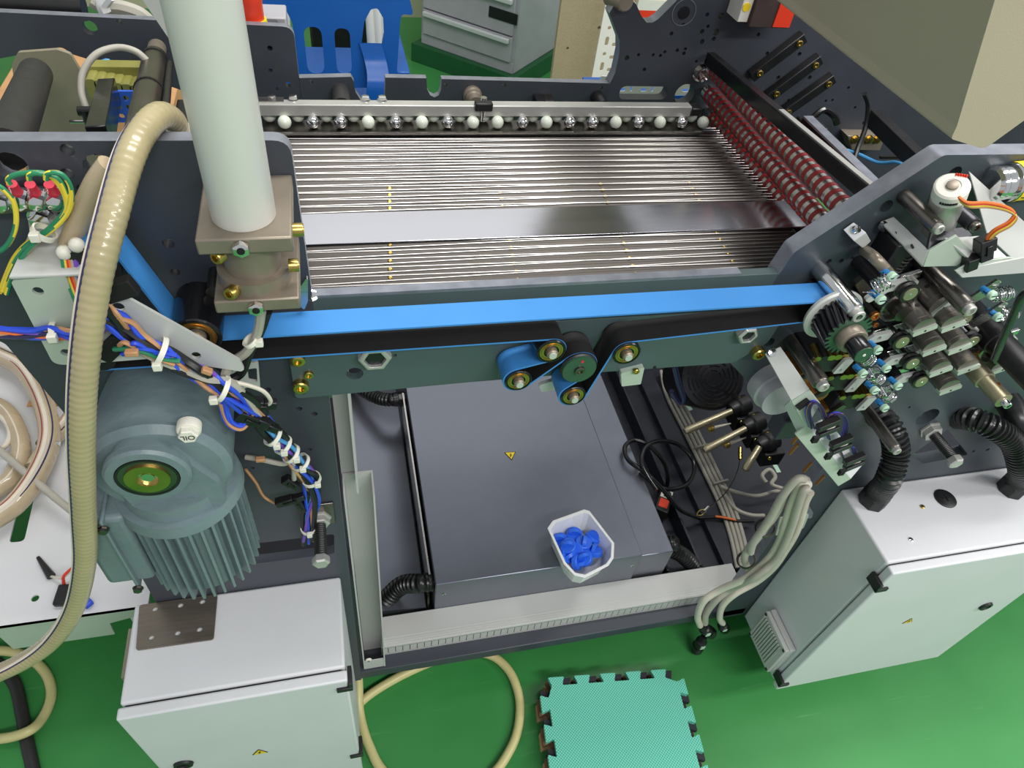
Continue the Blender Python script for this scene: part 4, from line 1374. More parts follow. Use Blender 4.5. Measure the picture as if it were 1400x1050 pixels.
# main clear ribbed hose in front of the motor
HP = [(243, 184, 0.60), (236, 165, 0.585), (218, 158, 0.565), (197, 178, 0.54), (176, 220, 0.51), (153, 300, 0.475), (133, 380, 0.45), (120, 460, 0.435), (113, 540, 0.425), (112, 620, 0.42),
      (115, 700, 0.42), (116, 770, 0.42), (102, 830, 0.42), (72, 875, 0.42), (30, 905, 0.42), (-25, 930, 0.42)]
hpts = [at(px, py, Y=y_) for px, py, y_ in HP]
hose('ribbed_hose', 'thick cream ribbed hose with navy line, looping down in front of the gear motor', hpts, 0.0104, 'hose_cream',
     [((-0.75, -0.5, 0.25), 'stripe_navy', 0.0011), ((-0.9, -0.35, 0.2), 'stripe_white', 0.002)], n=22, rib=0.0062)
MB().ring(hpts[0] + Vector((0.002, 0.0, 0.0)), hpts[0] + Vector((0.004, 0.004, -0.012)), 0.0140, 0.010, 24).build('hose_cuff', 'tie_white', None, 'cream cuff where the ribbed hose enters the frame', 'cuff')
hose('clear_sleeve', 'clear plastic sleeve with thin wires beside the ribbed hose', [at(px, py, Y=0.515) for px, py in [(150, 225), (132, 250), (115, 285), (103, 315), (95, 335)]], 0.0085, 'hose_brown', n=14)
for i, (m, dx) in enumerate([('wire_yellow', -5), ('wire_green', -8), ('wire_red', -2), ('cable_grey', 4), ('wire_violet', 9), ('wire_orange', 1)]):
    MB().tube(spline([at(95 + dx, 336, Y=0.505), at(94 + dx, 350, Y=0.5), at(97 + dx, 370, Y=0.495), at(104 + dx, 392, Y=0.49), at(112 + dx, 412, Y=0.485)]), 0.0022, 6).build(
        'thin_wire', m, None, {'wire_yellow': 'yellow', 'wire_green': 'green', 'wire_red': 'red', 'cable_grey': 'grey', 'wire_violet': 'violet', 'wire_orange': 'orange'}[m] + ' wire leaving the clear sleeve by the ribbed hose', 'wire', 'wires from the clear sleeve')
for px, py in [(105, 335), (88, 345)]:
    c = at(px, py, Y=0.5)
    MB().sphere(c, 0.006, 10, 6).build('tie_head', 'tie_white', None, 'cream cable tie head on the clear sleeve', 'cable tie', 'tie heads on the clear sleeve')

# floor hoses at left
hose('floor_hose', 'thin cream hose coiled on the green floor beside the grey cabinet', [at(px, py, Z=z_) for px, py, z_ in [(-40, 905, 0.034), (-5, 890, 0.034), (35, 897, 0.02), (62, 920, 0.012), (70, 950, 0.012), (58, 982, 0.02), (36, 1001, 0.035), (-5, 1010, 0.02), (-40, 1000, 0.012)]], 0.0095, 'hose_floor', n=12)
MB().tube(spline([at(px, py, Z=0.0125) for px, py in [(-5, 905), (20, 935), (30, 975), (36, 1010), (45, 1050), (50, 1080)]]), 0.012, 10).build(
    'black_floor_cable', 'rubber', None, 'thick black cable on the green floor under the cream hose', 'cable')

# ================================================================ wire harness along the arm
def wires(label, group, base, mats, spread, r, Yd=0.0, cat='wire', seed=1):
    rnd = random.Random(seed)
    hn = thing('wire_harness', label, 'wire harness', at(base[0][0], base[0][1], Y=base[0][2]))
    for i, m in enumerate(mats):
        P = []
        for j, (px, py, y_) in enumerate(base):
            a = 2 * pi * i / len(mats) + j * 0.7
            s_ = spread * (0.7 + 0.5 * rnd.random())
            P.append(at(px, py, Y=y_) + Vector((cos(a) * s_, rnd.uniform(-0.4, 0.4) * s_, sin(a) * s_)))
        cn = {'wire_blue': 'blue', 'wire_brown': 'tan', 'black': 'black', 'cable_grey': 'grey', 'wire_violet': 'violet', 'cable_white': 'cream', 'wire_orange': 'orange', 'wire_cyan': 'pale blue', 'wire_yellow': 'yellow', 'stripe_navy': 'navy', 'wire_red': 'red', 'wire_green': 'green'}[m]
        rr = r * (1.7 if m in ('black', 'cable_grey') else 1)
        MB().tube(spline(P, 6), rr, 6).build('wire', m, hn, cn + ' wire')


arm = [(140, 425, 0.459), (165, 440, 0.459), (190, 463, 0.459), (218, 480, 0.459), (248, 498, 0.459), (275, 512, 0.459), (300, 527, 0.46), (330, 548, 0.466), (355, 575, 0.478)]
wires('bundle of blue, tan and black wires tied along the pale bracket arm', 'wires along the bracket arm', arm, ['wire_blue', 'wire_brown', 'black', 'cable_grey', 'wire_blue', 'wire_violet', 'black', 'wire_blue', 'wire_brown'], 0.0075, 0.0022, seed=3)
down = [(345, 560, 0.48), (368, 590, 0.49), (388, 612, 0.5), (408, 635, 0.51), (424, 655, 0.52), (427, 680, 0.525), (424, 705, 0.525), (420, 740, 0.525)]
wires('bundle of blue and black wires hanging down the frame column beside the gear motor', 'wires down the frame column', down, ['wire_blue', 'wire_brown', 'black', 'wire_blue', 'black', 'wire_violet', 'wire_cyan', 'black'], 0.0075, 0.0022, seed=5)
wires('bundle of blue, violet and orange wires running onto the pale bracket', 'wires entering at the bracket', [(-20, 452, 0.49), (20, 455, 0.488), (50, 455, 0.486), (80, 453, 0.484), (110, 458, 0.475), (145, 440, 0.459)],
      ['wire_blue', 'wire_blue', 'wire_violet', 'wire_orange', 'wire_blue', 'stripe_navy', 'wire_brown'], 0.0055, 0.0022, seed=8)
wires('short blue and tan wire loop above the large black connector', 'looped wires above the connector', [(298, 528, 0.472), (304, 548, 0.468), (312, 575, 0.466), (326, 584, 0.466), (335, 578, 0.468), (342, 566, 0.47)], ['wire_blue', 'wire_blue', 'wire_brown', 'wire_blue'], 0.003, 0.0021, seed=4)
wires('short stub of blue, tan and green wires lying on the bracket arm', 'short wires on the arm', [(165, 478, 0.454), (178, 472, 0.452), (195, 478, 0.452), (212, 485, 0.454), (240, 492, 0.455)], ['wire_blue', 'wire_brown', 'wire_green', 'wire_blue'], 0.0045, 0.0021, seed=6)
MB().tube(spline([at(px, py, Y=y_) for px, py, y_ in [(357, 425, 0.47), (352, 455, 0.478), (338, 480, 0.482), (318, 495, 0.482), (308, 512, 0.478), (312, 530, 0.474)]]), 0.0042, 8).build(
    'grey_cable', 'cable_grey', None, 'grey cable dropping from the post clamp to the harness', 'cable')
MB().tube(spline([at(px, py, Y=y_) for px, py, y_ in [(366, 425, 0.475), (355, 455, 0.482), (340, 485, 0.485), (330, 510, 0.484), (312, 520, 0.48)]]), 0.0042, 8).build(
    'black_cable', 'black', None, 'black cable dropping from the post clamp to the harness', 'cable')
MB().tube(spline([at(px, py, Y=y_) for px, py, y_ in [(308, 516, 0.47), (320, 522, 0.467), (340, 527, 0.468), (360, 535, 0.47), (370, 548, 0.474), (364, 556, 0.478)]]), 0.002, 8).build(
    'cream_wire', 'cable_white', None, 'cream wire bending over the black connector', 'wire')
MB().tube(spline([at(px, py, Y=y_) for px, py, y_ in [(336, 625, 0.52), (355, 628, 0.515), (385, 634, 0.51), (400, 632, 0.508), (402, 655, 0.515)]]), 0.003, 8).build(
    'grey_cable', 'cable_grey', None, 'thin grey labelled cable crossing behind the gear motor', 'cable')
MB().tube(spline([at(px, py, Y=y_) for px, py, y_ in [(336, 642, 0.53), (350, 660, 0.53), (362, 680, 0.53), (384, 690, 0.528), (400, 684, 0.525)]]), 0.0018, 6).build(
    'thin_wire', 'wire_brown', None, 'thin tan wire drooping behind the gear motor fins', 'wire')
# wire ferrule tags
for px, py, y_, a in [(283, 507, 0.449, 1), (180, 482, 0.446, 0), (356, 628, 0.508, 0)]:
    c = at(px, py, Y=y_)
    d_ = Vector((0.7, 0, -0.5)) if a else Vector((1, 0, -0.05))
    MB().bar(c - d_ * 0.005, c + d_ * 0.005, 0.006, 0.005).build('marker_sleeve', 'wire_brown', None, 'small tan marker sleeve on a ' + ('thick harness wire' if a else ('wire of the short bundle' if px < 200 else 'thin grey cable')), 'marker', bevel=0.001)
# cable ties
def tie(px, py, y_, d, r, hd, lb):
    c = at(px, py, Y=y_)
    d = Vector(d).normalized()
    t = thing('cable_tie', lb, 'cable tie', c, 'cream cable ties on the harness')
    MB().ring(c - d * 0.0022, c + d * 0.0022, r, r - 0.0014, 18).build('strap', 'tie_white', t)
    h = c + Vector(hd) * r
    MB().box(-0.0035, 0.0035, -0.003, 0.003, -0.0035, 0.0035, Matrix.Translation(h)).build('head', 'tie_white', t, bevel=0.0008)


for px, py, y_, d, r, hd in [(219, 480, 0.459, (0.8, 0, -0.55), 0.0125, (-0.2, -0.9, -0.5)), (304, 531, 0.461, (0.8, 0, -0.55), 0.0125, (-0.6, -0.8, -0.3)), (76, 454, 0.485, (1, 0, 0), 0.009, (0, -1, 0.2)),
                             (373, 596, 0.492, (0.6, 0, -0.7), 0.0115, (0.3, -0.9, -0.4)), (387, 608, 0.5, (0.6, 0, -0.7), 0.0115, (0.1, -0.95, 0)), (398, 620, 0.505, (0.6, 0, -0.7), 0.0115, (0.5, -0.8, 0)),
                             (411, 632, 0.512, (0.5, 0, -0.8), 0.0115, (0.2, -0.9, 0)), (426, 655, 0.52, (0.2, 0, -1), 0.0115, (0.6, -0.8, 0)), (422, 722, 0.525, (0, 0, -1), 0.0105, (0.1, -1, 0)),
                             (343, 466, 0.478, (0.5, 0, -0.8), 0.0075, (0.9, -0.4, 0)), (60, 318, 0.508, (0.6, 0.1, 0.7), 0.009, (-0.4, -0.9, 0.2))]:
    tie(px, py, y_, d, r, hd, 'cream plastic cable tie cinched round the wire harness' if px > 70 or py > 400 else 'cream cable tie round the green and yellow earth wires')
# connectors
def conn(px, py, y_, d, L, w_, h_, lb, up=(0, -1, 0)):
    c = at(px, py, Y=y_)
    d = Vector(d).normalized()
    t = thing('connector', lb, 'connector', c)
    MB().bar(c - d * L / 2, c + d * L * 0.1, w_, h_, up).build('plug', 'black', t, bevel=0.001)
    MB().bar(c + d * L * 0.1, c + d * L / 2, w_ * 0.8, h_ * 0.8, up).build('socket', 'gun', t, bevel=0.001)
    MB().bar(c - d * L * 0.25, c + d * L * 0.2, w_ * 0.35, h_ * 1.25, up).build('latch', 'black_gloss', t, bevel=0.0006)


conn(346, 572, 0.472, (0.72, 0.05, -0.7), 0.034, 0.013, 0.012, 'large black plug connector on the harness above the column')
conn(356, 552, 0.478, (0.9, 0.05, -0.2), 0.03, 0.012, 0.01, 'black plug connector tucked under the bent cream wire')
conn(362, 580, 0.485, (0.7, 0.05, -0.7), 0.03, 0.01, 0.01, 'black plug connector lying behind the large one')
conn(398, 660, 0.515, (0.5, 0, -0.8), 0.024, 0.011, 0.01, 'black plug connector halfway down the column')
conn(397, 683, 0.52, (0.95, 0, 0.25), 0.036, 0.011, 0.01, 'black plug connector at the end of the thin tan wire')
conn(410, 690, 0.522, (0.2, 0, -0.95), 0.03, 0.010, 0.009, 'black plug connector hanging above the levelling bolt')
b = MB()
a_, c_ = at(150, 395, Y=0.488), at(178, 385, Y=0.488)
MB().bar(at(155, 385, Y=0.464), at(172, 405, Y=0.464), 0.024, 0.01, (0, -1, 0)).build('black_tape', 'black_matte', None, 'black tape flag sticking up behind the ribbed hose', 'tape', bevel=0.001)
MB().bar(at(140, 470, Y=0.463), at(165, 482, Y=0.463), 0.028, 0.006, (0, -1, 0)).build('black_tape', 'black_matte', None, 'black tape patch on the bracket arm below the wires', 'tape', bevel=0.001)

# ================================================================ machine base
mb_ = nf
MB().box(-0.034, 0.80, YF, 0.64, 0.135, 0.163).build('front_beam', 'frame', mb_, bevel=0.002)
MB().box(-0.02, 1.95, 0.645, 1.45, 0.115, 0.13).build('tray', 'tray_steel', mb_)
MB().box(-0.03, 1.95, 1.45, 1.46, 0.115, 0.5).build('rear_panel', 'frame', mb_)
MB().box(0.81, 1.95, 0.57, 0.645, 0.115, 0.13).build('tray', 'tray_steel', mb_)  # added as dark backing behind the right plate window
MB().box(-0.345, -0.035, 0.56, 1.3, 0.115, 0.13).build('tray', 'tray_steel', mb_)  # added dark floor so the left plate window looks black
MB().box(-0.034, -0.022, 0.56, 1.45, 0.115, 0.52).build('side_panel', 'frame', mb_)
for x_, y_ in ((0.02, 0.7), (0.02, 1.4), (1.85, 0.7), (1.85, 1.4)):
    MB().box(x_ - 0.03, x_ + 0.03, y_ - 0.03, y_ + 0.03, 0, 0.115).build('foot', 'frame', mb_)
for x_, w_, h_ in ((0.645, 0.006, 0.05), (0.725, 0.006, 0.05), (0.80, 0.05, 0.02)):
    MB().box(x_, x_ + w_, 0.65, 1.44, 0.13, 0.13 + h_).build('tray_rib', 'tray_steel', mb_, bevel=0.001)
# sloped side strip left of the cover box
b = MB()
b.add([(-0.018, 0.65, 0.20), (0.108, 0.65, 0.18), (0.108, 1.3, 0.18), (-0.018, 1.3, 0.20), (-0.018, 0.65, 0.131), (0.108, 0.65, 0.131), (0.108, 1.3, 0.131), (-0.018, 1.3, 0.131)],
      [(0, 1, 2, 3), (4, 7, 6, 5), (0, 4, 5, 1), (1, 5, 6, 2), (2, 6, 7, 3), (3, 7, 4, 0)])
b.build('side_ledge', 'cover_steel', mb_)

# cover box
ZC = 0.30
cb = thing('cover_box', 'low dark steel cover box with yellow warning triangle inside the base', 'cover', (0.34, 0.9, 0.13))
f0, f1 = at(597, 800, Z=ZC), at(877, 759, Z=ZC)
yb0 = (f0.y + f1.y) / 2
MB().box(0.1225, 0.5505, yb0, 1.16, 0.131, ZC).build('box', 'cover_steel', cb, bevel=0.0025)
MB().box(0.551, 0.625, yb0 + 0.004, 1.16, 0.131, ZC - 0.012).build('box_ledge', 'cover_steel', cb, bevel=0.002)
MB().box(0.1135, 0.117, yb0 + 0.03, 1.15, 0.131, ZC - 0.01).build('side_lip', 'steel', cb)
p = at(698, 622, Z=ZC)
triangle_sign(cb, (p.x, p.y, ZC), (-1, 0.05, 0), (-0.05, -1, 0), 0.027)
for px, py in ((607, 812), (864, 773)):
    p = at(px, py, Y=yb0)
    inst(cross_screw(0.004, 'chrome'), 'screw', align(NY, (p.x, yb0, p.z)), cb)

# wiring duct along the front, slotted wall
dt = thing('wiring_duct', 'light grey slotted wiring duct lying along the front of the base', 'wiring duct', (0.4, 0.6, 0.163))
zd = 0.2
dy0, dy1 = 0.573, 0.635
XD0, XD1 = 0.011, 0.79
MB().box(XD0, XD1, dy0 + 0.001, dy1, zd - 0.003, zd).build('lid', 'duct', dt, bevel=0.0012)
for yy in (0.58, 0.584, 0.59):
    MB().box(XD0, XD1, yy, yy + 0.0012, zd, zd + 0.0006).build('lid_groove', 'duct_shade', dt)
MB().box(XD0, XD1, dy1 - 0.003, dy1 - 0.001, 0.164, zd - 0.003).build('back_wall', 'duct', dt)
MB().box(XD0, XD1, dy0 + 0.004, dy0 + 0.005, 0.164, zd - 0.004).build('shade_sheet', 'black_matte', dt)  # black sheet paints the duct's inner shade behind the slits
b = MB()
xx = XD0
while xx < XD1 - 0.012:
    b.box(xx, xx + 0.0128, dy0, dy0 + 0.002, 0.166, zd - 0.006)
    xx += 0.0141
b.box(XD0, XD1, dy0, dy0 + 0.002, zd - 0.007, zd - 0.002)
b.box(XD0, XD1, dy0, dy0 + 0.002, 0.163, 0.1665)
b.build('slotted_wall', 'duct', dt, kind='stuff')
# vertical duct
vd = thing('wiring_duct', 'upright light grey open wiring channel at the frame column', 'wiring duct', (0, 0.58, 0.163))
xa, xb = -0.0245, 0.0165
ztop = 0.75
MB().box(xa, xb, 0.588, 0.591, 0.166, ztop).build('back_wall', 'duct', vd)
MB().box(xb - 0.0025, xb, 0.55, 0.588, 0.166, ztop).build('side_wall', 'duct', vd)
MB().box(xa, xa + 0.0025, 0.553, 0.588, 0.20, ztop).build('side_wall', 'duct', vd)
MB().box(xa - 0.001, xa + 0.021, 0.592, 0.595, ztop - 0.01, 0.99).build('back_strip', 'duct', vd)
MB().box(xa + 0.0175, xa + 0.0205, 0.562, 0.592, ztop - 0.01, 0.985).build('side_strip', 'duct', vd)
MB().box(xa, xb, 0.5505, 0.553, 0.166, 0.20).build('foot_tab', 'duct', vd)
p = at(504, 902, Y=0.55)
inst(cross_screw(0.006, 'tie_white'), 'screw', align(NY, (p.x, 0.5505, p.z)), vd)

# tub with blue caps
ZB = ZC
rim_px = [(750, 722), (757, 712), (799, 697), (806, 699), (839, 742), (838, 762), (831, 772), (800, 788), (786, 785), (772, 770)]
zr_ = ZC + 0.055
rim = [at(px, py, Z=zr_) for px, py in rim_px]
cx, cy = sum(q.x for q in rim) / len(rim), sum(q.y for q in rim) / len(rim)
R_ = [(q.x - cx, q.y - cy) for q in rim]
tub = thing('plastic_tub', 'small white translucent plastic tub with cut corners on the cover box', 'tub', (cx, cy, ZC))
prof = [(0.80, ZC + 0.001), (0.95, zr_ - 0.004), (1.03, zr_ - 0.003), (1.03, zr_ - 0.0015), (0.935, zr_ - 0.0015), (0.77, ZC + 0.003)]
b = MB()
vs = [(cx + a * s_, cy + c_ * s_, z_) for s_, z_ in prof for a, c_ in R_]
n_ = len(R_)
fs = []
for k in range(len(prof) - 1):
    for i in range(n_):
        j = (i + 1) % n_
        fs.append((k * n_ + i, k * n_ + j, (k + 1) * n_ + j, (k + 1) * n_ + i))
fs.append(tuple(range(n_)))
fs.append(tuple((len(prof) - 1) * n_ + i for i in range(n_)))
b.add(vs, fs)
b.build('bowl', 'tub', tub, bevel=0.0006)
cap = MB()
rc = 0.0165
cap.lathe((0, 0, 0), (0, 0, 1), [(0, rc), (0.009, rc), (0.010, rc - 0.001)], 24)
o_ = [(rc * 0.8 * cos(a), rc * 0.8 * sin(a)) for a in [pi * i / 10 for i in range(11)]]
cap.prism([(x_, 0.0095 + y_) for x_, y_ in o_], -0.0035, 0.0035, XZ)
capm = cap.mesh('plastic_wingnut', 'cap_blue')
rn = random.Random(11)
CP = [(767, 741, 0.018), (785, 733, 0.02), (797, 745, 0.028), (808, 739, 0.02), (773, 760, 0.018), (786, 768, 0.018), (812, 757, 0.02), (800, 764, 0.024), (788, 752, 0.024), (778, 748, 0.03)]
for px, py, dz in CP:
    p = at(px, py, Z=ZC + dz)
    m = Matrix.Translation((p.x, p.y, ZC + dz)) @ Matrix.Rotation(rn.uniform(0, 6.28), 4, 'Z') @ Matrix.Rotation(rn.uniform(-0.9, 0.9), 4, 'X') @ Matrix.Rotation(rn.uniform(-0.7, 0.7), 4, 'Y')
    inst(capm, 'plastic_wingnut', m, None, 'bright blue plastic wing nut heaped in the white tub', 'wing nut', 'blue wing nuts in the tub')

# black power cable loop with plug label
MB().tube(spline([at(px, py, Z=z_) for px, py, z_ in [(955, 708, 0.17), (930, 697, 0.22), (908, 672, 0.27), (885, 648, 0.30), (860, 630, 0.305), (854, 612, 0.305), (866, 602, 0.305), (885, 608, 0.30), (905, 628, 0.27), (913, 650, 0.22), (911, 668, 0.18)]]), 0.0052, 10).build(
    'black_power_cable', 'black_gloss', None, 'black power cable in a loop above the tray, longer end', 'cable')
MB().tube(spline([at(px, py, Z=z_) for px, py, z_ in [(898, 670, 0.3), (886, 652, 0.308), (877, 632, 0.315), (882, 612, 0.312), (900, 603, 0.30), (925, 607, 0.28), (945, 625, 0.26), (949, 645, 0.25), (938, 663, 0.25), (915, 669, 0.26), (895, 662, 0.285), (875, 645, 0.295)]]), 0.0052, 10).build(
    'black_power_cable', 'black_gloss', None, 'black power cable in a loop above the tray, round coil', 'cable')
ad = thing('power_adapter', 'small black adapter with white and red printed label in the tray', 'adapter', at(905, 690, Z=0.14))
pA, pB = at(912, 672, Z=0.155), at(902, 703, Z=0.155)
MB().bar(pA, pB, 0.035, 0.03).build('case', 'black', ad, bevel=0.003)
MB().bar(pA.lerp(pB, 0.12) + Vector((0, 0, 0.0155)), pA.lerp(pB, 0.45) + Vector((0, 0, 0.0155)), 0.027, 0.001).build('label_white', 'label_white', ad)
MB().bar(pA.lerp(pB, 0.5) + Vector((0, 0, 0.0155)), pA.lerp(pB, 0.85) + Vector((0, 0, 0.0155)), 0.022, 0.001).build('label_red', 'red_button', ad)
for i in range(3):
    MB().bar(pA.lerp(pB, 0.17 + i * 0.1) + Vector((0, 0, 0.0162)), pA.lerp(pB, 0.21 + i * 0.1) + Vector((0, 0, 0.0162)), 0.02 - i * 0.004, 0.0006).build('print_line', 'ink', ad)
MB().tube(spline([at(px, py, Z=0.16) for px, py in [(955, 708), (985, 707), (1005, 712), (1030, 712)]]), 0.004, 8).build('black_lead', 'black', None, 'black and red lead joining the power cable to the tray wires', 'cable')
MB().tube(spline([at(px, py, Z=0.166) for px, py in [(978, 706), (992, 708), (1006, 711)]]), 0.0028, 8).build('red_lead', 'wire_orange', None, 'short orange red lead beside the black lead', 'wire')

# corrugated conduits
def conduit(label, pts, r, rib=0.009, ends=(), group='black corrugated conduits', cat='conduit'):
    return hose('corrugated_conduit', label, pts, r, 'corrugated', group=None, n=18, rib=rib, sub=0.8, cat=cat)


def gland(parent, p, d, r, L):
    b = MB()
    b.lathe(p, d, [(0, r * 1.18), (L * 0.6, r * 1.18)], 8)
    b.lathe(p, d, [(L * 0.55, r * 1.12), (L, r * 1.08)], 20)
    return b.build('gland', 'black', parent, bevel=0.0015)


zk = 0.265
t = conduit('black corrugated conduit leaving the cover box at its near corner by the wiring duct', [(0.118, at(592, 795, Z=zk).y, zk), (0.095, at(592, 795, Z=zk).y, zk), at(550, 800, Z=0.235), at(530, 818, Z=0.19), at(519, 838, Z=0.13)], 0.0195)
gland(t, (0.1215, at(592, 795, Z=zk).y, zk), (-1, 0, 0), 0.016, 0.03)
yy = at(553, 545, Z=zk).y
t = conduit('black corrugated conduit leaving the cover box at its remote corner under the pulley plate', [(0.118, yy, zk), (0.09, yy, zk), at(520, 545, Z=0.25), at(500, 536, Z=0.24), at(475, 520, Z=0.22)], 0.0165)
gland(t, (0.1215, yy, zk), (-1, 0, 0), 0.016, 0.03)
zk = 0.25
yy = at(878, 750, Z=zk).y
t = conduit('black corrugated conduit dipping from the cover box into the tray', [(0.63, yy, zk), (0.65, yy, zk), at(905, 746, Z=0.242), at(930, 757, Z=0.21), at(948, 774, Z=0.165), at(956, 790, Z=0.135)], 0.0185)
gland(t, (0.6265, yy, zk), (1, 0, 0), 0.0155, 0.018)

# grey cable bundle along the tray
for i in range(4):
    o_ = (i - 1.5) * 5.5
    MB().tube(spline([at(px + o_, py - o_ * 0.25, Z=0.155) for px, py in [(912, 505), (920, 540), (945, 590), (972, 645), (993, 690), (1008, 735), (1016, 775)]]), 0.0048, 8).build(
        'grey_cable', 'cable_grey', None, 'grey cable in the flat bundle running along the tray', 'cable', 'cables in the tray bundle')
for px, py in [(958, 612), (984, 661), (923, 528)]:
    c = at(px, py, Z=0.158)
    MB().bar(c + Vector((-0.022, -0.003, 0.004)), c + Vector((0.022, 0.003, 0.004)), 0.005, 0.012).build('cable_tie', 'cable_grey', None, 'grey cable tie across the tray cable bundle', 'cable tie', 'ties on the tray bundle', bevel=0.001)
for pts, z_ in [([(985, 665), (1010, 674), (1035, 678), (1060, 672), (1095, 668)], 0.17), ([(990, 675), (1005, 695), (1025, 704), (1045, 705)], 0.16), ([(1048, 660), (1042, 650), (1052, 642), (1060, 652), (1055, 662), (1070, 668)], 0.2)]:
    MB().tube(spline([at(px, py, Z=z_) for px, py in pts]), 0.005, 8).build('grey_cable', 'cable_grey', None, ('grey cable branching from the tray bundle towards the leg' if pts[0][0] < 988 else 'short grey cable leaving the tray bundle by the black lead') if pts[0][0] < 1000 else 'grey cable curl behind the frame leg', 'cable')
MB().tube(spline([at(px, py, Y=0.75) for px, py in [(922, 500), (928, 525), (934, 545), (928, 550), (918, 535)]]), 0.005, 8).build('navy_cable', 'stripe_navy', None, 'navy blue cable hanging above the tray bundle', 'cable')

# steel rope lanyard
ln = thing('wire_lanyard', 'thin steel rope lanyard with crimped eye hanging in the tray', 'lanyard', at(955, 702, Z=0.17))
lp = spline([at(1012, 625, Z=0.3), at(1008, 645, Z=0.28), at(995, 670, Z=0.25), at(975, 690, Z=0.22), at(966, 696, Z=0.21)])
MB().tube(lp, 0.0014, 6).build('rope', 'dark_steel', ln)
e = at(958, 702, Z=0.2)
MB().tube(spline([at(966, 696, Z=0.208), at(957, 698, Z=0.205), at(953, 704, Z=0.2), at(960, 704, Z=0.2), at(966, 697, Z=0.207)]), 0.0016, 6).build('eye', 'brass', ln)
MB().cyl(at(963, 699, Z=0.207), at(969, 693, Z=0.212), 0.004, n=8).build('crimp', 'chrome', ln)
MB().cyl(at(1012, 612, Z=0.31), at(1012, 628, Z=0.30), 0.005, n=10).build('fitting', 'brass', ln)

# three levers with black solenoid bodies
SL = [((1000, 562), (936, 590), 0.33), ((1019, 586), (962, 616), 0.33), ((1038, 611), (1018, 643), 0.33)]
LBL = ['tan lever pin on a black valve body next to the fan motor', 'tan lever pin on the middle of three black valve bodies', 'tan lever pin pointing down from the black valve body by the steel lanyard']
for i, (a, c, z_) in enumerate(SL):
    A, C = at(*a, Z=z_ + 0.03), at(*c, Z=z_)
    t = thing('valve_lever', LBL[i], 'lever', A - Vector((0, 0, 0.02)), 'valve levers above the tray')
    MB().lathe(A, C - A, [(0, 0.0075), (0.03, 0.0085), ((C - A).length - 0.006, 0.0095), ((C - A).length, 0.0065)], 14).build('pin', 'olive_pin', t)
    h = A + Vector((0.028, 0.01, -0.004))
    MB().lathe(h + Vector((-0.028, -0.004, 0)), (1, 0.25, 0.1), [(0, 0.014), (0.012, 0.019), (0.02, 0.019), (0.024, 0.023), (0.05, 0.023)], 20).build('body', 'black', t)
    MB().box(h.x - 0.012, h.x + 0.04, h.y - 0.026, h.y + 0.03, h.z - 0.055, h.z - 0.012).build('block', 'black', t, bevel=0.003)
    MB().ring(h + Vector((-0.002, 0.012, 0.014)), h + Vector((0.003, 0.013, 0.0145)), 0.009, 0.006, 14).build('clip', 'brass', t)
    inst(socket_screw(0.0045, 0.004, 'brass'), 'screw', align((0, -0.8, 0.6), h + Vector((-0.002, -0.028, -0.02))), t)
for px, py, ex, ey, w_ in [(972, 586, 999, 579, 'beside the first tan lever'), (994, 608, 1020, 598, 'beside the second tan lever')]:
    t = thing('rod_end', 'small brass fitting with a white rod ' + w_, 'fitting', at(px, py, Z=0.32))
    c = at(px, py, Z=0.32)
    inst(hex_head(0.007, 0.008, 'brass'), 'fitting', align((-0.2, -0.7, 0.6), c), t)
    MB().cyl(c + Vector((0.006, 0, 0.004)), at(ex, ey, Z=0.33), 0.0042, 0.0015, 8).build('rod', 'cable_white', t)

# fan motor
fm = at(975, 517, Z=0.40)
fn_ = thing('fan_motor', 'dark grey motor fan cowl with slotted round grille below the belt plate', 'motor', fm)
dv = Vector((-0.15, -0.65, 0.65)).normalized()
MB().lathe(fm, -dv, [(-0.004, 0.070), (0.0, 0.076), (0.01, 0.079), (0.16, 0.079)], 36).build('cowl', 'gun', fn_)
u_, v_, _ = frame_of(dv)
for k_, (ri, nseg) in enumerate([(0.062, 10), (0.052, 8), (0.042, 8), (0.031, 6), (0.020, 6)]):
    for j in range(nseg):
        a0, a1 = 2 * pi * (j + 0.12) / nseg, 2 * pi * (j + 0.88) / nseg
        P = [fm + dv * 0.0042 + (u_ * cos(a0 + (a1 - a0) * i / 5) + v_ * sin(a0 + (a1 - a0) * i / 5)) * ri for i in range(6)]
        MB().tube(P, 0.0024, 5).build('grille_slot', 'black_matte', fn_)
# mint tags on the green rear floor strip
for px, py, h_, w_, lb in [(926, 540, 24, 6, 'mint green tag beside the hanging cables'), (940, 555, 12, 6, 'pale mint tag lower on the tray bundle'), (1060, 637, 18, 8, 'mint green tag under the downward tan lever')]:
    c = at(px, py, Z=0.17)
    d_ = at(px + 5, py + h_ / 2, Z=0.17) - c
    MB().bar(c - d_, c + d_, 0.012, 0.002).build('paper_tag', 'mint', None, lb, 'tag', bevel=0.0004)

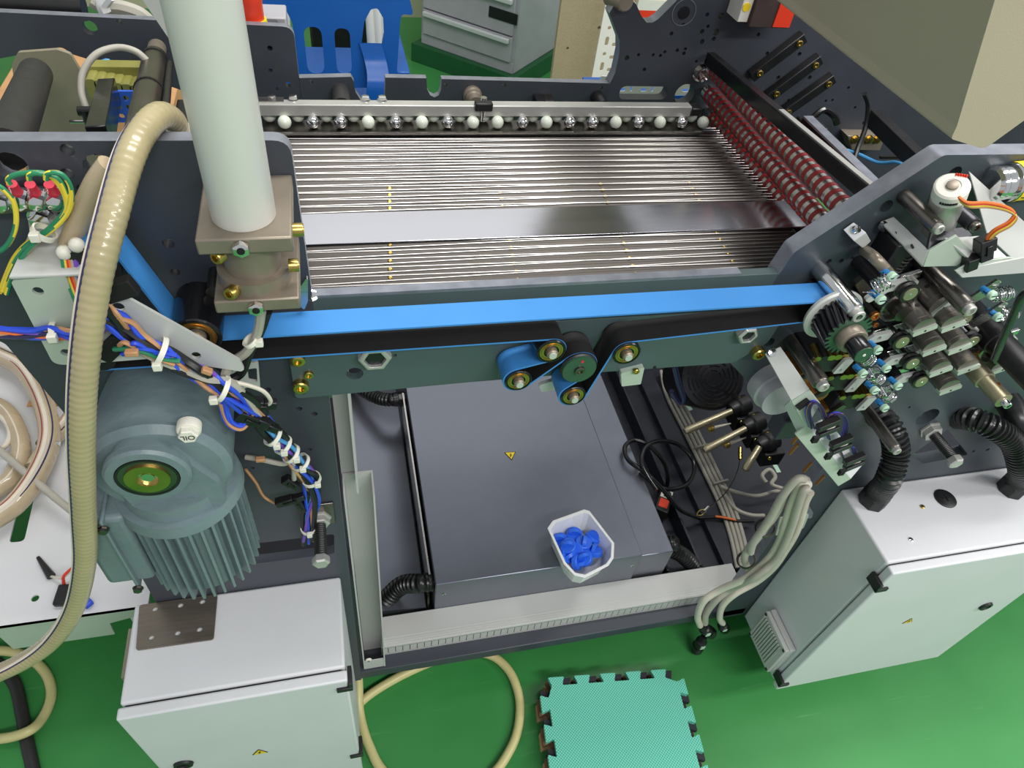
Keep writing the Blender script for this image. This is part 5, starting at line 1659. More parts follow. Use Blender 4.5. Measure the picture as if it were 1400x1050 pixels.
# ================================================================ frame leg details and cables over the duct
lx = 0.735
for px, py in [(1097, 665), (1098, 689)]:
    screw_at(px, py, YF - 0.002, nf, 'sock', 0.006, 0.005, 'brass', 'bolt')
q = [P2(1084, 690), P2(1098, 678), P2(1110, 698), P2(1108, 706), P2(1086, 704)]
MB().prism(rpoly(q, 0.004), YF - 0.005, YF - 0.001, XZ).build('hook_plate', 'frame_edge', nf)
hg = at(1080, 719, Y=0.53)
hi_ = thing('round_grommet', 'dark round grommet in a pale square plate on the frame leg', 'grommet', hg)
MB().prism(rpoly([P2(1060, 732, 0.535), P2(1066, 708, 0.535), P2(1106, 703, 0.535), P2(1098, 722, 0.535)], 0.004), 0.534, 0.537, XZ).build('plate', 'bracket_green', hi_)
MB().lathe((hg.x, 0.536, hg.z), NY, [(0, 0.0165), (0.006, 0.016), (0.0065, 0.013), (0.005, 0.0125)], 24).build('ring', 'gun', hi_)
CB = [[(1103, 657), (1092, 655), (1075, 672), (1062, 700), (1040, 730), (1022, 752), (1018, 765), (1024, 780)],
      [(1106, 662), (1094, 664), (1082, 690), (1073, 718), (1066, 740), (1050, 765), (1020, 790), (985, 806), (962, 822), (954, 842), (957, 855)],
      [(1106, 668), (1098, 672), (1090, 695), (1084, 715), (1072, 745), (1058, 768), (1030, 790), (1000, 805), (980, 820), (966, 838), (964, 852)],
      [(1108, 673), (1102, 684), (1096, 705), (1088, 728), (1074, 752), (1058, 775), (1035, 795), (1005, 812), (988, 828), (984, 845), (988, 852)],
      [(1100, 655), (1088, 656), (1070, 678), (1055, 705), (1042, 725), (1030, 742), (1026, 755)]]
LBC = ['pale grey cable bending from the leg behind the cable tie', 'pale grey cable draping over the duct, outermost of the draped ones', 'pale grey cable draping over the duct between two others', 'pale grey cable draping over the duct nearest the vent cover', 'pale grey cable in the bend above the frame leg tie']
for i, c in enumerate(CB):
    n_ = len(c)
    P = []
    for j, (px, py) in enumerate(c):
        f = j / (n_ - 1)
        y_ = 0.525 - 0.012 * (i % 3)
        if py > 790:
            y_ = 0.53
        P.append(at(px, py, Y=y_ if py < 800 else 0.53))
    MB().tube(spline(P), 0.0068 if i != 1 else 0.0072, 10).build('signal_cable', 'cable_white' if i % 2 else 'cable_grey', None, LBC[i], 'cable')
for px, py in [(1046, 722), (1020, 766)]:
    c = at(px, py, Y=0.52)
    MB().ring(c - Vector((0.002, 0, -0.003)), c + Vector((0.002, 0, -0.003)), 0.017, 0.0145, 20).build('cable_clamp', 'dark_steel', None, 'dark band clamp round the pale grey cables ' + ('at the duct end' if py > 750 else 'on the frame leg'), 'clamp')
# hanging black plugs
def plug(px, py, y_, d, L, r, lb):
    c = at(px, py, Y=y_)
    t = thing('cable_plug', lb, 'plug', c)
    d = Vector(d).normalized()
    MB().lathe(c, d, [(0, r * 0.6), (L * 0.25, r * 0.75), (L * 0.3, r), (L * 0.62, r)], 16).build('body', 'black', t)
    MB().lathe(c + d * L * 0.62, d, [(0, r * 1.12), (L * 0.28, r * 1.12), (L * 0.3, r * 0.9), (L * 0.38, r * 0.9)], 12).build('ring', 'black_gloss', t)
    MB().box(-r * 0.4, r * 0.4, -r * 1.06, -r * 0.9, -L * 0.08, L * 0.1, Matrix.Translation(c + d * L * 0.45)).build('white_tag', 'mint', t)


plug(958, 856, 0.53, (0.45, -0.05, -0.5), 0.06, 0.0125, 'black cable plug with a pale tag at the end of the outermost draped cable')
plug(963, 870, 0.53, (0.0, -0.05, -1), 0.07, 0.0125, 'black cable plug hanging straight down below the duct')
plug(986, 852, 0.53, (0.35, 0.0, -0.6), 0.045, 0.011, 'black cable plug tucked by the vent cover')

# ================================================================ right electrical cabinet
zr1 = 0.612
rx0 = 0.5 * (at(1212, 769, Z=zr1).x + at(1148, 668, Z=zr1).x)
rx1 = rx0 + 0.405
ry0 = at(1212, 771, Z=zr1).y - 0.018
rc_, rd = cabinet('electrical_cabinet', 'light grey electrical cabinet with black conduits entering its top', rx0, rx1, ry0, YF, 0.118, zr1)
for px, py in ((1192, 785), (1062, 918)):
    p = at(px, py, X=rx0)
    hinge(rc_, rx0, ry0, p.z, -1)
p = at(1242, 849, Y=ry0)
triangle_sign(rd, (p.x, ry0, p.z), (1, 0, 0), (0, 0, 1), 0.022)
p = at(1347, 828, Y=ry0)
lk = MB().lathe((p.x, ry0, p.z), NY, [(0, 0.0135), (0.004, 0.0125), (0.0045, 0.008), (0.003, 0.0075)], 24).build('lock', 'black', rd)
p = at(1292, 682, Z=zr1)
bp2 = MB().lathe((p.x, p.y, zr1), (0, 0, 1), [(0, 0.019), (0.002, 0.019), (0.0035, 0.017)], 28).build('blanking_plug', 'black', rc_)
MB().box(p.x - 0.007, p.x + 0.007, p.y - 0.0012, p.y + 0.0012, zr1 + 0.003, zr1 + 0.0045).build('cross_slot', 'black_matte', bp2)
MB().box(p.x - 0.0012, p.x + 0.0012, p.y - 0.007, p.y + 0.007, zr1 + 0.003, zr1 + 0.0045).build('cross_slot', 'black_matte', bp2)
for px, py, m in ((1261, 693, 'brass'), (1245, 738, 'chrome')):
    p = at(px, py, Z=zr1)
    inst(cross_screw(0.0045, m), 'screw', Matrix.Translation((p.x, p.y, zr1)), rc_)
# vent cover on the side
vt = thing('vent_cover', 'beige louvred vent cover on the side of the grey cabinet', 'vent', at(1032, 900, X=rx0))
w0 = at(1072, 840, X=rx0 - 0.03)
v0 = [at(1020, 837, X=rx0 - 0.02), at(1032, 920, X=rx0 - 0.02), at(1062, 898, X=rx0 - 0.02)]
vy0, vy1 = ry0 + 0.026, ry0 + 0.026 + 0.088
vz0, vz1 = 0.185, 0.285
vz0 = at(1047, 915, X=rx0 - 0.02).z
vz1 = vz0 + 0.105
MB().box(rx0 - 0.012, rx0 + 0.001, vy0, vy1, vz0, vz1).build('base', 'duct', vt, bevel=0.002)
MB().box(rx0 - 0.022, rx0 - 0.0125, vy0 + 0.001, vy1 - 0.001, vz0 + 0.001, vz1 - 0.001).build('cover', 'duct', vt, bevel=0.002)
MB().box(rx0 - 0.0225, rx0 - 0.0218, vy0 + 0.012, vy1 - 0.010, vz0 + 0.012, vz1 - 0.012).build('grille_recess', 'dark_steel', vt)
for i in range(11):
    y_ = vy0 + 0.012 + i * 0.0066
    MB().box(rx0 - 0.0245, rx0 - 0.0222, y_, y_ + 0.0042, vz0 + 0.012, vz1 - 0.012).build('louvre', 'bracket', vt)
for dy_, dz_ in ((0.006, 0.006), (0.082, 0.006), (0.006, 0.098), (0.082, 0.098)):
    inst(cross_screw(0.0035, 'black'), 'screw', align((-1, 0, 0), (rx0 - 0.022, vy0 + dy_, vz0 + dz_)), vt)
# conduits into the cabinet top
p = at(1190, 690, Z=zr1)
gx, gy_ = p.x + 0.005, p.y + 0.006
t = conduit('black corrugated conduit bending from the grey cabinet top up behind the steel rod', [(gx, gy_, zr1 + 0.03), at(1215, 655, Y=0.475), at(1225, 620, Y=0.49), at(1219, 590, Y=0.51), at(1205, 572, Y=0.535), at(1195, 566, Y=0.56)], 0.0195, 0.0072)
gland(t, (gx, gy_, zr1), (0.0, 0, 1), 0.0195, 0.038)
p = at(1382, 672, Z=zr1)
gx, gy_ = p.x, p.y + 0.004
t = conduit('black corrugated conduit bending from the grey cabinet top to the hole right of the window', [(gx, gy_, zr1 + 0.03), at(1396, 640, Y=0.475), at(1385, 605, Y=0.49), at(1355, 583, Y=0.505), at(1325, 572, Y=0.53), at(1300, 570, Y=0.57)], 0.0195, 0.0072)
gland(t, (gx, gy_, zr1), (0.0, 0, 1), 0.0195, 0.038)
MB().tube(spline([at(1420, 600, Y=0.50), at(1395, 580, Y=0.51), at(1385, 560, Y=0.53), at(1375, 545, Y=0.55)]), 0.0195, 16).build('corrugated_conduit', 'corrugated', None, 'upper black conduit behind the stepped brass shaft', 'conduit')
# bolt in the window
lv2 = thing('levelling_bolt', 'black threaded levelling bolt with chrome nut above the cabinet with conduits', 'bolt', at(1308, 635, Y=0.53))
q = at(1275, 592, Y=0.536)
qx, qz = q.x, q.z
Lb = 0.048
MB().lathe((qx, YF - 0.0005, qz), NY, [(0, 0.0175), (0.003, 0.0175), (0.0035, 0.0155), (0.012, 0.0155), (0.0135, 0.0135)], 6).build('nut', 'alu', lv2)
MB().lathe((qx, YF - 0.012, qz), NY, [(i * Lb / 36, 0.0088 if i % 2 else 0.0079) for i in range(37)], 16).build('thread', 'black', lv2)
MB().lathe((qx, YF - 0.012 - Lb, qz), NY, [(0, 0.011), (0.002, 0.0118), (0.010, 0.0118), (0.012, 0.0095)], 6).build('head', 'alu', lv2)

# ================================================================ mechanisms on the right side plate
rod_me = {}


def yrod(name, lb, px, py, y0, r, m, y1=YF, cat='rod', group=None, bolt=True):
    """round rod along y, its free end centred on the pixel at depth y0"""
    p = at(px, py, Y=y0)
    t = thing(name, lb, cat, (p.x, y1, p.z), group)
    MB().lathe((p.x, y1, p.z), NY, [(0, r), (y1 - y0 - 0.002, r), (y1 - y0, r * 0.85)], 24).build('shaft', m, t)
    if bolt:
        inst(socket_screw(r * 0.72, r * 0.7, 'alu' if m != 'gun' else 'dark_steel'), 'end_screw', align(NY, (p.x, y0, p.z)), t)
    return t, p


yrod('spacer_rod', 'bright steel spacer rod standing above the helical gear', 1170, 428, 0.4675, 0.0105, 'chrome')
yrod('spacer_rod', 'dark steel spacer rod beside the pale sensor bracket', 1123, 525, 0.4675, 0.010, 'dark_steel')
yrod('spacer_rod', 'steel spacer rod pointing over the corrugated conduit', 1224, 614, 0.4551, 0.0085, 'dark_steel')
yrod('spacer_rod', 'long dark steel rod in the middle of the collar cluster', 1323, 421, 0.4551, 0.0095, 'dark_steel')
yrod('spacer_rod', 'dark bolt with socket head holding the small stepper motor, bracket side', 1281, 311, 0.4861, 0.0078, 'dark_steel')
yrod('spacer_rod', 'dark bolt with socket head holding the small stepper motor, sheet side', 1331, 308, 0.4861, 0.0078, 'gun')

# helical gear with flange
gp = at(1181, 485, Y=0.43)
gr = thing('helical_gear', 'dark helical gear with green grey flange at the end of the blue belt', 'gear', (gp.x, 0.5, gp.z - 0.03))
gx, gz = gp.x, gp.z
MB().lathe((gx, 0.4975, gz), NY, [(0, 0.033), (0.004, 0.034), (0.006, 0.032)], 36).build('flange', 'bracket', gr)
b = MB()
nt_ = 22
ro, ri = 0.027, 0.0215
prev = None
for s_ in range(7):
    y_ = 0.491 - s_ * 0.005
    ph = s_ * 0.05
    ring_ = []
    for i in range(nt_):
        a0 = 2 * pi * i / nt_ + ph
        for da, rr in ((0.0, ri), (0.25, ro), (0.55, ro), (0.8, ri)):
            a = a0 + da * 2 * pi / nt_
            ring_.append((gx + rr * cos(a), y_, gz + rr * sin(a)))
    o_ = len(b.v)
    b.v += [Vector(q) for q in ring_]
    n_ = len(ring_)
    if prev is not None:
        for i in range(n_):
            j = (i + 1) % n_
            b.f.append([prev + i, prev + j, o_ + j, o_ + i])
            b.mi.append(0)
            b.sm.append(False)
    prev = o_
b.f.append([prev + i for i in range(n_)])
b.mi.append(1)
b.sm.append(False)
b.build('teeth', ['gun', 'dark_green'], gr)
MB().lathe((gx, 0.4605, gz), NY, [(0, 0.016), (0.010, 0.016), (0.012, 0.0145)], 28).build('hub', 'bronze', gr)
MB().lathe((gx, 0.452, gz), NY, [(0, 0.0115), (0.0205, 0.0115), (0.022, 0.0105)], 24).build('shaft', 'black_gloss', gr)
MB().lathe((gx, 0.430, gz), NY, [(0, 0.0105), (0.0008, 0.010)], 24).build('shaft_face', 'dark_green', gr)
MB().lathe((gx, 0.4292, gz), NY, [(0, 0.002), (0.0006, 0.0015)], 10).build('centre_mark', 'label_white', gr)
MB().lathe((gx, 0.545, gz), NY, [(0, 0.012), (0.05, 0.012)], 20).build('rear_shaft', 'dark_steel', gr)

# collars with clipped front on short shafts
def collar_mesh():
    b = MB()
    r, L = 0.0135, 0.03
    n = 28
    b.lathe((0, 0, 0), (0, 0, 1), [(0, r), (L, r)], n)
    # clipped nose: half disc step plus flat bar with screw
    half = [(r * cos(a), r * sin(a)) for a in [pi * i / 12 for i in range(13)]]
    b.prism([(x_, y_ * 0.9 + 0.0005) for x_, y_ in half], L, L + 0.006, XY)
    b.m = 1
    b.prism(rpoly([(-r * 1.05, -0.0065), (r * 1.05, -0.0065), (r * 1.05, 0.0005), (-r * 1.05, 0.0005)], 0.002), L + 0.001, L + 0.009, XY)
    b.m = 2
    b.lathe((0, -0.003, L + 0.009), (0, 0, 1), [(0, 0.0016), (0.0004, 0.0012)], 10)
    b.lathe((0.004, r * 0.93, L * 0.45), (0, 1, 0), [(0, 0.0026), (0.0012, 0.0024)], 10)
    return b


colm = collar_mesh().mesh('collar', ['collar_steel', 'bracket_green', 'ink'])
shm = MB().cyl((0, 0, -0.12), (0, 0, 0.002), 0.0098, n=20).mesh('shaft', 'dark_steel')
COLL = [(1262, 446, 0.4706, 'uppermost in the row beside the grooved wheels'), (1275, 474, 0.4675, 'second in the row beside the grooved wheels'), (1284, 503, 0.4644, 'third in the row beside the grooved wheels'), (1297, 528, 0.4613, 'lowest in the row beside the grooved wheels'),
        (1301, 441, 0.4675, 'touching the long dark steel rod'), (1310, 472, 0.4644, 'between the long dark rod and the large ring'), (1322, 500, 0.4613, 'beside the stepped brass shaft'), (1285, 416, 0.4861, 'highest one with its green nose turned aside'), (1368, 500, 0.4675, 'right of the black cable')]
for px, py, y_, lb in COLL:
    p = at(px, py, Y=y_)
    t = thing('shaft_collar', 'dark steel collar with clipped pale nose, ' + lb, 'collar', (p.x, y_, p.z - 0.014), 'shaft collars on the side plate')
    M = align((0, -1, 0.0), (p.x, y_ + 0.034, p.z), 0.0) @ Matrix.Rotation(radians(-22 if px != 1285 else 40), 4, 'Z')
    # make local y point up
    M = Matrix.Translation((p.x, y_ + 0.034, p.z)) @ Matrix.Rotation(radians(90), 4, 'X') @ Matrix.Rotation(radians(24 if px != 1285 else 60), 4, 'Z')
    inst(colm, 'collar', M, t)
    inst(shm, 'shaft', M, t)

# grooved wheels
whm = MB()
whm.lathe((0, 0, 0), (0, 0, 1), [(0, 0.0115), (0.002, 0.0118), (0.004, 0.0095), (0.0055, 0.0095), (0.0075, 0.0118), (0.009, 0.0115)], 24)
whm.m = 1
whm.lathe((0, 0, 0.009), (0, 0, 1), [(0, 0.0085), (0.0012, 0.008)], 20)
whm.m = 2
whm.lathe((0, 0, 0.0102), (0, 0, 1), [(0, 0.0018), (0.0006, 0.0014)], 10)
whme = whm.mesh('wheel', ['black', 'olive_pin', 'chrome'])
axm = MB().cyl((0, 0, -0.09), (0, 0, 0.001), 0.0045, n=12).mesh('axle', 'chrome')
for px, py, y_, lb in [(1245, 403, 0.4799, 'by the spring under the pale bracket'), (1234, 469, 0.4737, 'upper one beside the middle lever'), (1248, 498, 0.4706, 'beside the third collar'), (1260, 523, 0.4675, 'lowest one next to the clipped collars'),
                       (1320, 437, 0.4706, 'under the end of the long dark rod'), (1330, 468, 0.4737, 'beside the large bright ring'), (1384, 480, 0.4799, 'at the far end past the black cable')]:
    p = at(px, py, Y=y_)
    t = thing('grooved_wheel', 'small black grooved wheel with olive cap, ' + lb, 'wheel', (p.x, y_, p.z - 0.012), 'grooved wheels')
    M = Matrix.Translation((p.x, y_ + 0.01, p.z)) @ Matrix.Rotation(radians(90), 4, 'X')
    inst(whme, 'wheel', M, t)
    inst(axm, 'axle', M, t)
    MB().bar((p.x - 0.022, y_ + 0.026, p.z - 0.006), (p.x + 0.03, y_ + 0.03, p.z + 0.005), 0.009, 0.005, (0, -1, 0)).build('arm', 'chrome', t, bevel=0.001)
    MB().cyl((p.x + 0.016, y_ + 0.03, p.z + 0.002), (p.x + 0.016, y_ + 0.016, p.z + 0.002), 0.004, n=10).build('arm_pin', 'alu', t)

# springs with blue locked screws
def spring(px, py, y_, d, L, r, turns, lb, m='chrome'):
    c = at(px, py, Y=y_)
    u_, v_, d_ = frame_of(d)
    P = []
    n = turns * 12
    for i in range(n + 1):
        a = 2 * pi * i / 12
        P.append(c + d_ * (L * (i / n - 0.5)) + (u_ * cos(a) + v_ * sin(a)) * r)
    t = thing('coil_spring', lb, 'spring', c, 'coil springs')
    MB().tube(P, 0.0009, 5).build('coil', m, t)
    e0, e1 = c - d_ * L * 0.5, c + d_ * L * 0.5
    MB().tube([e0 + u_ * r, e0 - d_ * 0.006 + u_ * r * 0.4, e0 - d_ * 0.010], 0.0009, 5).build('hook', m, t)
    MB().tube([e1 + u_ * r, e1 + d_ * 0.006 + u_ * r * 0.4, e1 + d_ * 0.010], 0.0009, 5).build('hook', m, t)


spring(1204, 388, 0.4799, (0.5, -0.3, 0.8), 0.018, 0.008, 5, 'steel coil spring under the bent steel rod end')
spring(1184, 489, 0.4737, (0.6, -0.2, -0.4), 0.012, 0.009, 4, 'steel coil spring just below the black gear shaft')
spring(1197, 514, 0.4706, (0.6, -0.2, -0.5), 0.014, 0.009, 5, 'steel coil spring between two blue locked screws')
spring(1213, 539, 0.4675, (0.6, -0.2, -0.5), 0.014, 0.0085, 5, 'lowest steel coil spring above the corrugated conduit')
spring(1369, 402, 0.4861, (0.9, 0, 0.1), 0.02, 0.008, 6, 'steel coil spring on the upper clip lever')
spring(1376, 430, 0.483, (0.9, 0, 0.1), 0.02, 0.008, 6, 'steel coil spring on the lower clip lever')
spring(1230, 358, 0.5171, (0.2, 0, 1), 0.022, 0.0075, 5, 'dark coil spring in the shade under the pale bracket', 'dark_steel')
bs = MB()
bs.lathe((0, 0, 0), (0, 0, 1), [(0, 0.0036), (0.012, 0.004)], 12)
bs.m = 1
bs.lathe((0, 0, 0.012), (0, 0, 1), [(0, 0.0054), (0.0045, 0.0054), (0.0055, 0.0046)], 16)
bs.m = 2
bs.box(-0.004, 0.004, -0.0006, 0.0006, 0.0054, 0.018)
for q in bs.v[-8:]:
    q.z = min(q.z, 0.0179)
bsm = bs.mesh('locked_screw', ['threadlock', 'mint', 'ink'])
for px, py, y_, lb in [(1200, 409, 0.4737, 'beneath the first spring'), (1215, 378, 0.4799, 'at the tip of the bent rod'), (1196, 478, 0.4706, 'beside the black gear shaft'), (1208, 503, 0.4675, 'on the upper small lever'), (1192, 533, 0.4675, 'beside the middle spring'),
                       (1206, 557, 0.4644, 'lowest of them above the conduit'), (1176, 510, 0.4706, 'under the black gear shaft'), (1224, 527, 0.4675, 'on the lower small lever'), (1352, 403, 0.4799, 'on the upper clip lever'), (1360, 433, 0.4799, 'on the lower clip lever')]:
    p = at(px, py, Y=y_)
    inst(bsm, 'locked_screw', align((0.1, -1, 0.1), (p.x, y_ + 0.012, p.z)), None, 'screw with blue thread paint and pale head, ' + lb, 'screw', 'blue painted screws')

# lever plates behind springs, rows of small forked levers
for px, py, y_, lb in [(1194, 466, 0.483, 'beside the gear hub'), (1217, 497, 0.4799, 'middle of three steel forked levers'), (1233, 521, 0.4768, 'lowest of three steel forked levers'), (1212, 396, 0.4923, 'under the bent steel rod')]:
    c = xz(px, py, y_)
    o_ = rpoly([(c[0] - 0.02, c[1] - 0.014), (c[0] - 0.002, c[1] + 0.008), (c[0] + 0.022, c[1] + 0.012), (c[0] + 0.02, c[1] + 0.0), (c[0] + 0.004, c[1] - 0.004), (c[0] - 0.012, c[1] - 0.018)], 0.003)
    t = thing('fork_lever', 'small steel forked lever plate, ' + lb, 'lever', (c[0], y_, c[1]), 'forked levers')
    MB().prism(o_, y_, y_ + 0.005, XZ, [circ(c[0] + 0.006, c[1] + 0.0035, 0.0028, 10)]).build('plate', 'bracket', t)
    MB().cyl((c[0] - 0.004, YF, c[1]), (c[0] - 0.004, y_ + 0.004, c[1]), 0.008, n=14).build('pivot', 'gun', t)
for px, py, y_, lb in [(1348, 398, 0.4892, 'upper one'), (1358, 427, 0.4861, 'lower one')]:
    c = xz(px, py, y_)
    o_ = rpoly([(c[0] - 0.022, c[1] - 0.018), (c[0] + 0.005, c[1] + 0.016), (c[0] + 0.012, c[1] + 0.014), (c[0] + 0.012, c[1] - 0.004), (c[0] - 0.012, c[1] - 0.024)], 0.003)
    MB().prism(o_, y_, y_ + 0.003, XZ).build('clip_lever', 'steel', None, 'thin steel clip lever holding a coil spring, ' + lb, 'lever', 'clip levers')
# bright ring sleeve and round bush cluster
for px, py, y_, r, lb in [(1362, 480, 0.4768, 0.0225, 'large bright steel ring around a dark hub'), (1228, 420, 0.4985, 0.022, 'polished grooved bush behind the spring and wheel')]:
    p = at(px, py, Y=y_)
    t = thing('steel_bush', lb, 'bush', (p.x, y_, p.z - r))
    MB().lathe((p.x, YF, p.z), NY, [(0, r * 1.05), (YF - y_ - 0.02, r * 1.05), (YF - y_ - 0.018, r), (YF - y_, r), (YF - y_, r * 0.84), (YF - y_ - 0.006, r * 0.8), (YF - y_ - 0.006, 0.0001)], 32).build('sleeve', 'steel', t)
    MB().cyl((p.x, YF - 0.02, p.z), (p.x, y_ - 0.012, p.z), r * 0.5, n=20).build('hub', 'dark_steel', t)
    inst(socket_screw(0.004, 0.003, 'copper'), 'screw', align(NY, (p.x - r * 0.7, y_ + 0.002, p.z - r * 1.2)), t)
# stepped brass shaft and black shaft
p = at(1383, 560, Y=0.40)
st = thing('stepped_shaft', 'stepped brass coloured shaft in a black sleeve', 'shaft', (p.x, 0.45, p.z - 0.02))
MB().lathe((p.x, YF, p.z), NY, [(0, 0.021), (0.06, 0.021), (0.061, 0.0185), (0.063, 0.0185)], 28).build('sleeve', 'black', st)
MB().ring((p.x, 0.486, p.z), (p.x, 0.480, p.z), 0.0165, 0.0125, 24).build('lock_ring', 'brass', st)
MB().lathe((p.x, 0.484, p.z), NY, [(0, 0.0125), (0.036, 0.0125), (0.037, 0.0105), (0.07, 0.0105), (0.071, 0.008)], 24).build('shaft', 'olive_pin', st)
inst(socket_screw(0.005, 0.008, 'chrome'), 'end_screw', align(NY, (p.x, 0.413, p.z)), st)
inst(socket_screw(0.0025, 0.001, 'copper'), 'set_screw', align((0.0, -0.2, 1), (p.x, 0.474, p.z + 0.012)), st)
inst(socket_screw(0.0025, 0.001, 'copper'), 'set_screw', align((0.0, -0.2, 1), (p.x, 0.432, p.z + 0.0102)), st)
p = at(1408, 512, Y=0.42)
MB().lathe((p.x, YF, p.z), NY, [(0, 0.018), (0.07, 0.018), (0.071, 0.016), (0.14, 0.016)], 24).build('black_shaft', 'black', None, 'thick black stepped shaft beyond the brass coloured one', 'shaft')
MB().tube(spline([at(px, py, Y=y_) for px, py, y_ in [(1420, 388, 0.36), (1398, 405, 0.37), (1383, 435, 0.38), (1370, 465, 0.39), (1360, 490, 0.40)]]), 0.0036, 10).build('black_cable', 'black_gloss', None, 'black cable crossing in front of the large bright ring', 'cable')

# row of cam blocks lower left of the cluster
for i, (px, py) in enumerate([(1128, 497), (1145, 523), (1161, 549)]):
    y_ = 0.4985
    c = at(px, py, Y=y_)
    t = thing('cam_block', ['black cam block with brass pins, next to the dark spacer rod', 'black cam block with brass pins, middle one of the row', 'black cam block with brass pins, lowest of the row by the long rod'][i], 'cam block', c, 'cam blocks')
    MB().box(c.x - 0.022, c.x + 0.03, y_, YF, c.z - 0.017, c.z + 0.012).build('block', 'black', t, bevel=0.002)
    for k_ in range(5):
        MB().cyl((c.x - 0.016 + k_ * 0.0095, y_ - 0.0015, c.z + 0.0105), (c.x - 0.012 + k_ * 0.0095, y_ + 0.02, c.z + 0.0125), 0.0042 if k_ < 2 else 0.005, n=10).build('pin', 'brass' if k_ != 1 else 'gun', t)
    MB().prism(rpoly([(c.x + 0.014, c.z - 0.014), (c.x + 0.028, c.z - 0.014), (c.x + 0.034, c.z + 0.01), (c.x + 0.02, c.z + 0.01)], 0.002), y_ - 0.006, y_ - 0.002, XZ, [circ(c.x + 0.022, c.z - 0.008, 0.002, 8)]).build('tab', 'bracket', t)
    MB().prism(rpoly([(c.x - 0.028, c.z - 0.02), (c.x - 0.014, c.z - 0.02), (c.x - 0.004, c.z - 0.004), (c.x - 0.012, c.z + 0.0)], 0.002), y_ - 0.005, y_ - 0.001, XZ).build('tab', 'dark_steel', t)
    c2 = at((1101, 1119, 1135)[i], (513, 538, 561)[i], Y=0.5047)
    MB().cyl((c2.x, YF - 0.003, c2.z), (c2.x, 0.5016, c2.z), 0.0125, n=18).build('bushing', 'copper', t)

# pale sensor bracket with cables
sb_ = thing('sensor_bracket', 'pale bent sensor bracket with slotted edge and blue wires', 'bracket', at(1150, 640, Y=0.4861))
S = lambda px, py, Y: at(px, py, Y=Y)
b = MB()


def quad_plate(pts, th, m, name, parent, holes=()):
    """thin sheet through four 3-d corner points"""
    P = [Vector(p) for p in pts]
    n = (P[1] - P[0]).cross(P[3] - P[0]).normalized() * th
    k = len(P)
    b = MB()
    b.add(P + [p + n for p in P], [tuple(range(k)), tuple(range(2 * k - 1, k - 1, -1))] + [(i, (i + 1) % k, k + (i + 1) % k, k + i) for i in range(k)], False)
    return b.build(name, m, parent, bevel=0.0006)


quad_plate([S(1046, 484, 0.5171), S(1067, 474, 0.5171), S(1107, 532, 0.4737), S(1082, 548, 0.4737)], 0.003, 'bracket', 'top_sheet', sb_)
quad_plate([S(1082, 549, 0.4737), S(1107, 533, 0.4737), S(1122, 552, 0.4706), S(1102, 585, 0.4675)], 0.003, 'bracket_green', 'mid_sheet', sb_)
quad_plate([S(1080, 548, 0.4749), S(1102, 585, 0.47), S(1090, 592, 0.4799), S(1072, 555, 0.4861)], 0.003, 'bracket', 'side_fold', sb_)
quad_plate([S(1087, 594, 0.4706), S(1104, 582, 0.4706), S(1163, 655, 0.4551), S(1146, 665, 0.4551)], 0.003, 'bracket_green', 'edge_sheet', sb_)
quad_plate([S(1104, 582, 0.4706), S(1130, 572, 0.4799), S(1180, 635, 0.4644), S(1163, 655, 0.4551)], 0.002, 'white_sheet', 'inner_sheet', sb_)
for px, py in [(1114, 600), (1132, 623), (1150, 645)]:
    c = S(px, py, 0.4125)
    MB().box(-0.0036, 0.0036, -0.003, 0.0015, -0.0045, 0.0045, Matrix.Translation(c)).build('slot', 'black_matte', sb_)
MB().lathe(S(1055, 482, 0.5159), (-0.1, -0.7, 0.7), [(0, 0.006), (0.003, 0.0055), (0.0035, 0.002)], 12).build('bolt', 'chrome', sb_)
MB().lathe(S(1078, 514, 0.4948), (-0.1, -0.6, 0.8), [(0, 0.0024), (0.0006, 0.002)], 10).build('hole', 'black_matte', sb_)
MB().bar(S(1090, 558, 0.4694), S(1106, 547, 0.4694), 0.008, 0.002, (0, -0.7, 0.7)).build('slot', 'black_matte', sb_)
for i, (px, py) in enumerate([(1131, 580), (1149, 604), (1167, 628)]):
    c = S(px, py, 0.452)
    t = thing('light_barrier', ['black forked light barrier at the upper end of the pale bracket', 'black forked light barrier in the middle of the pale bracket', 'black forked light barrier at the lower end of the pale bracket'][i], 'sensor', c, 'light barriers')
    d_ = Vector((0.9, 0.1, 0.3)).normalized()
    MB().bar(c - d_ * 0.014, c + d_ * 0.016, 0.009, 0.010).build('body', 'black', t, bevel=0.001)
    MB().bar(c - d_ * 0.013 + Vector((0.006, 0, -0.014)), c + d_ * 0.016 + Vector((0.006, 0, -0.014)), 0.009, 0.008).build('fork', 'gun', t, bevel=0.001)
    MB().bar(c + Vector((0.004, 0.004, -0.006)), c + Vector((0.014, 0.004, -0.008)), 0.01, 0.01).build('plug', 'tie_white', t, bevel=0.001)
LW = [[(1108, 585), (1103, 565), (1108, 552), (1118, 552), (1124, 565), (1130, 585)], [(1112, 585), (1106, 562), (1112, 549), (1122, 555), (1128, 572), (1129, 588)],
      [(1129, 595), (1132, 572), (1142, 566), (1154, 568), (1158, 583), (1152, 605)], [(1133, 600), (1130, 580), (1138, 567), (1150, 566), (1157, 578), (1150, 603)],
      [(1140, 612), (1148, 616), (1152, 626), (1155, 632)], [(1164, 632), (1169, 622), (1168, 612), (1170, 622), (1166, 634)]]
cn = ['wire_blue', 'wire_violet', 'wire_blue', 'wire_brown', 'wire_blue', 'wire_blue']
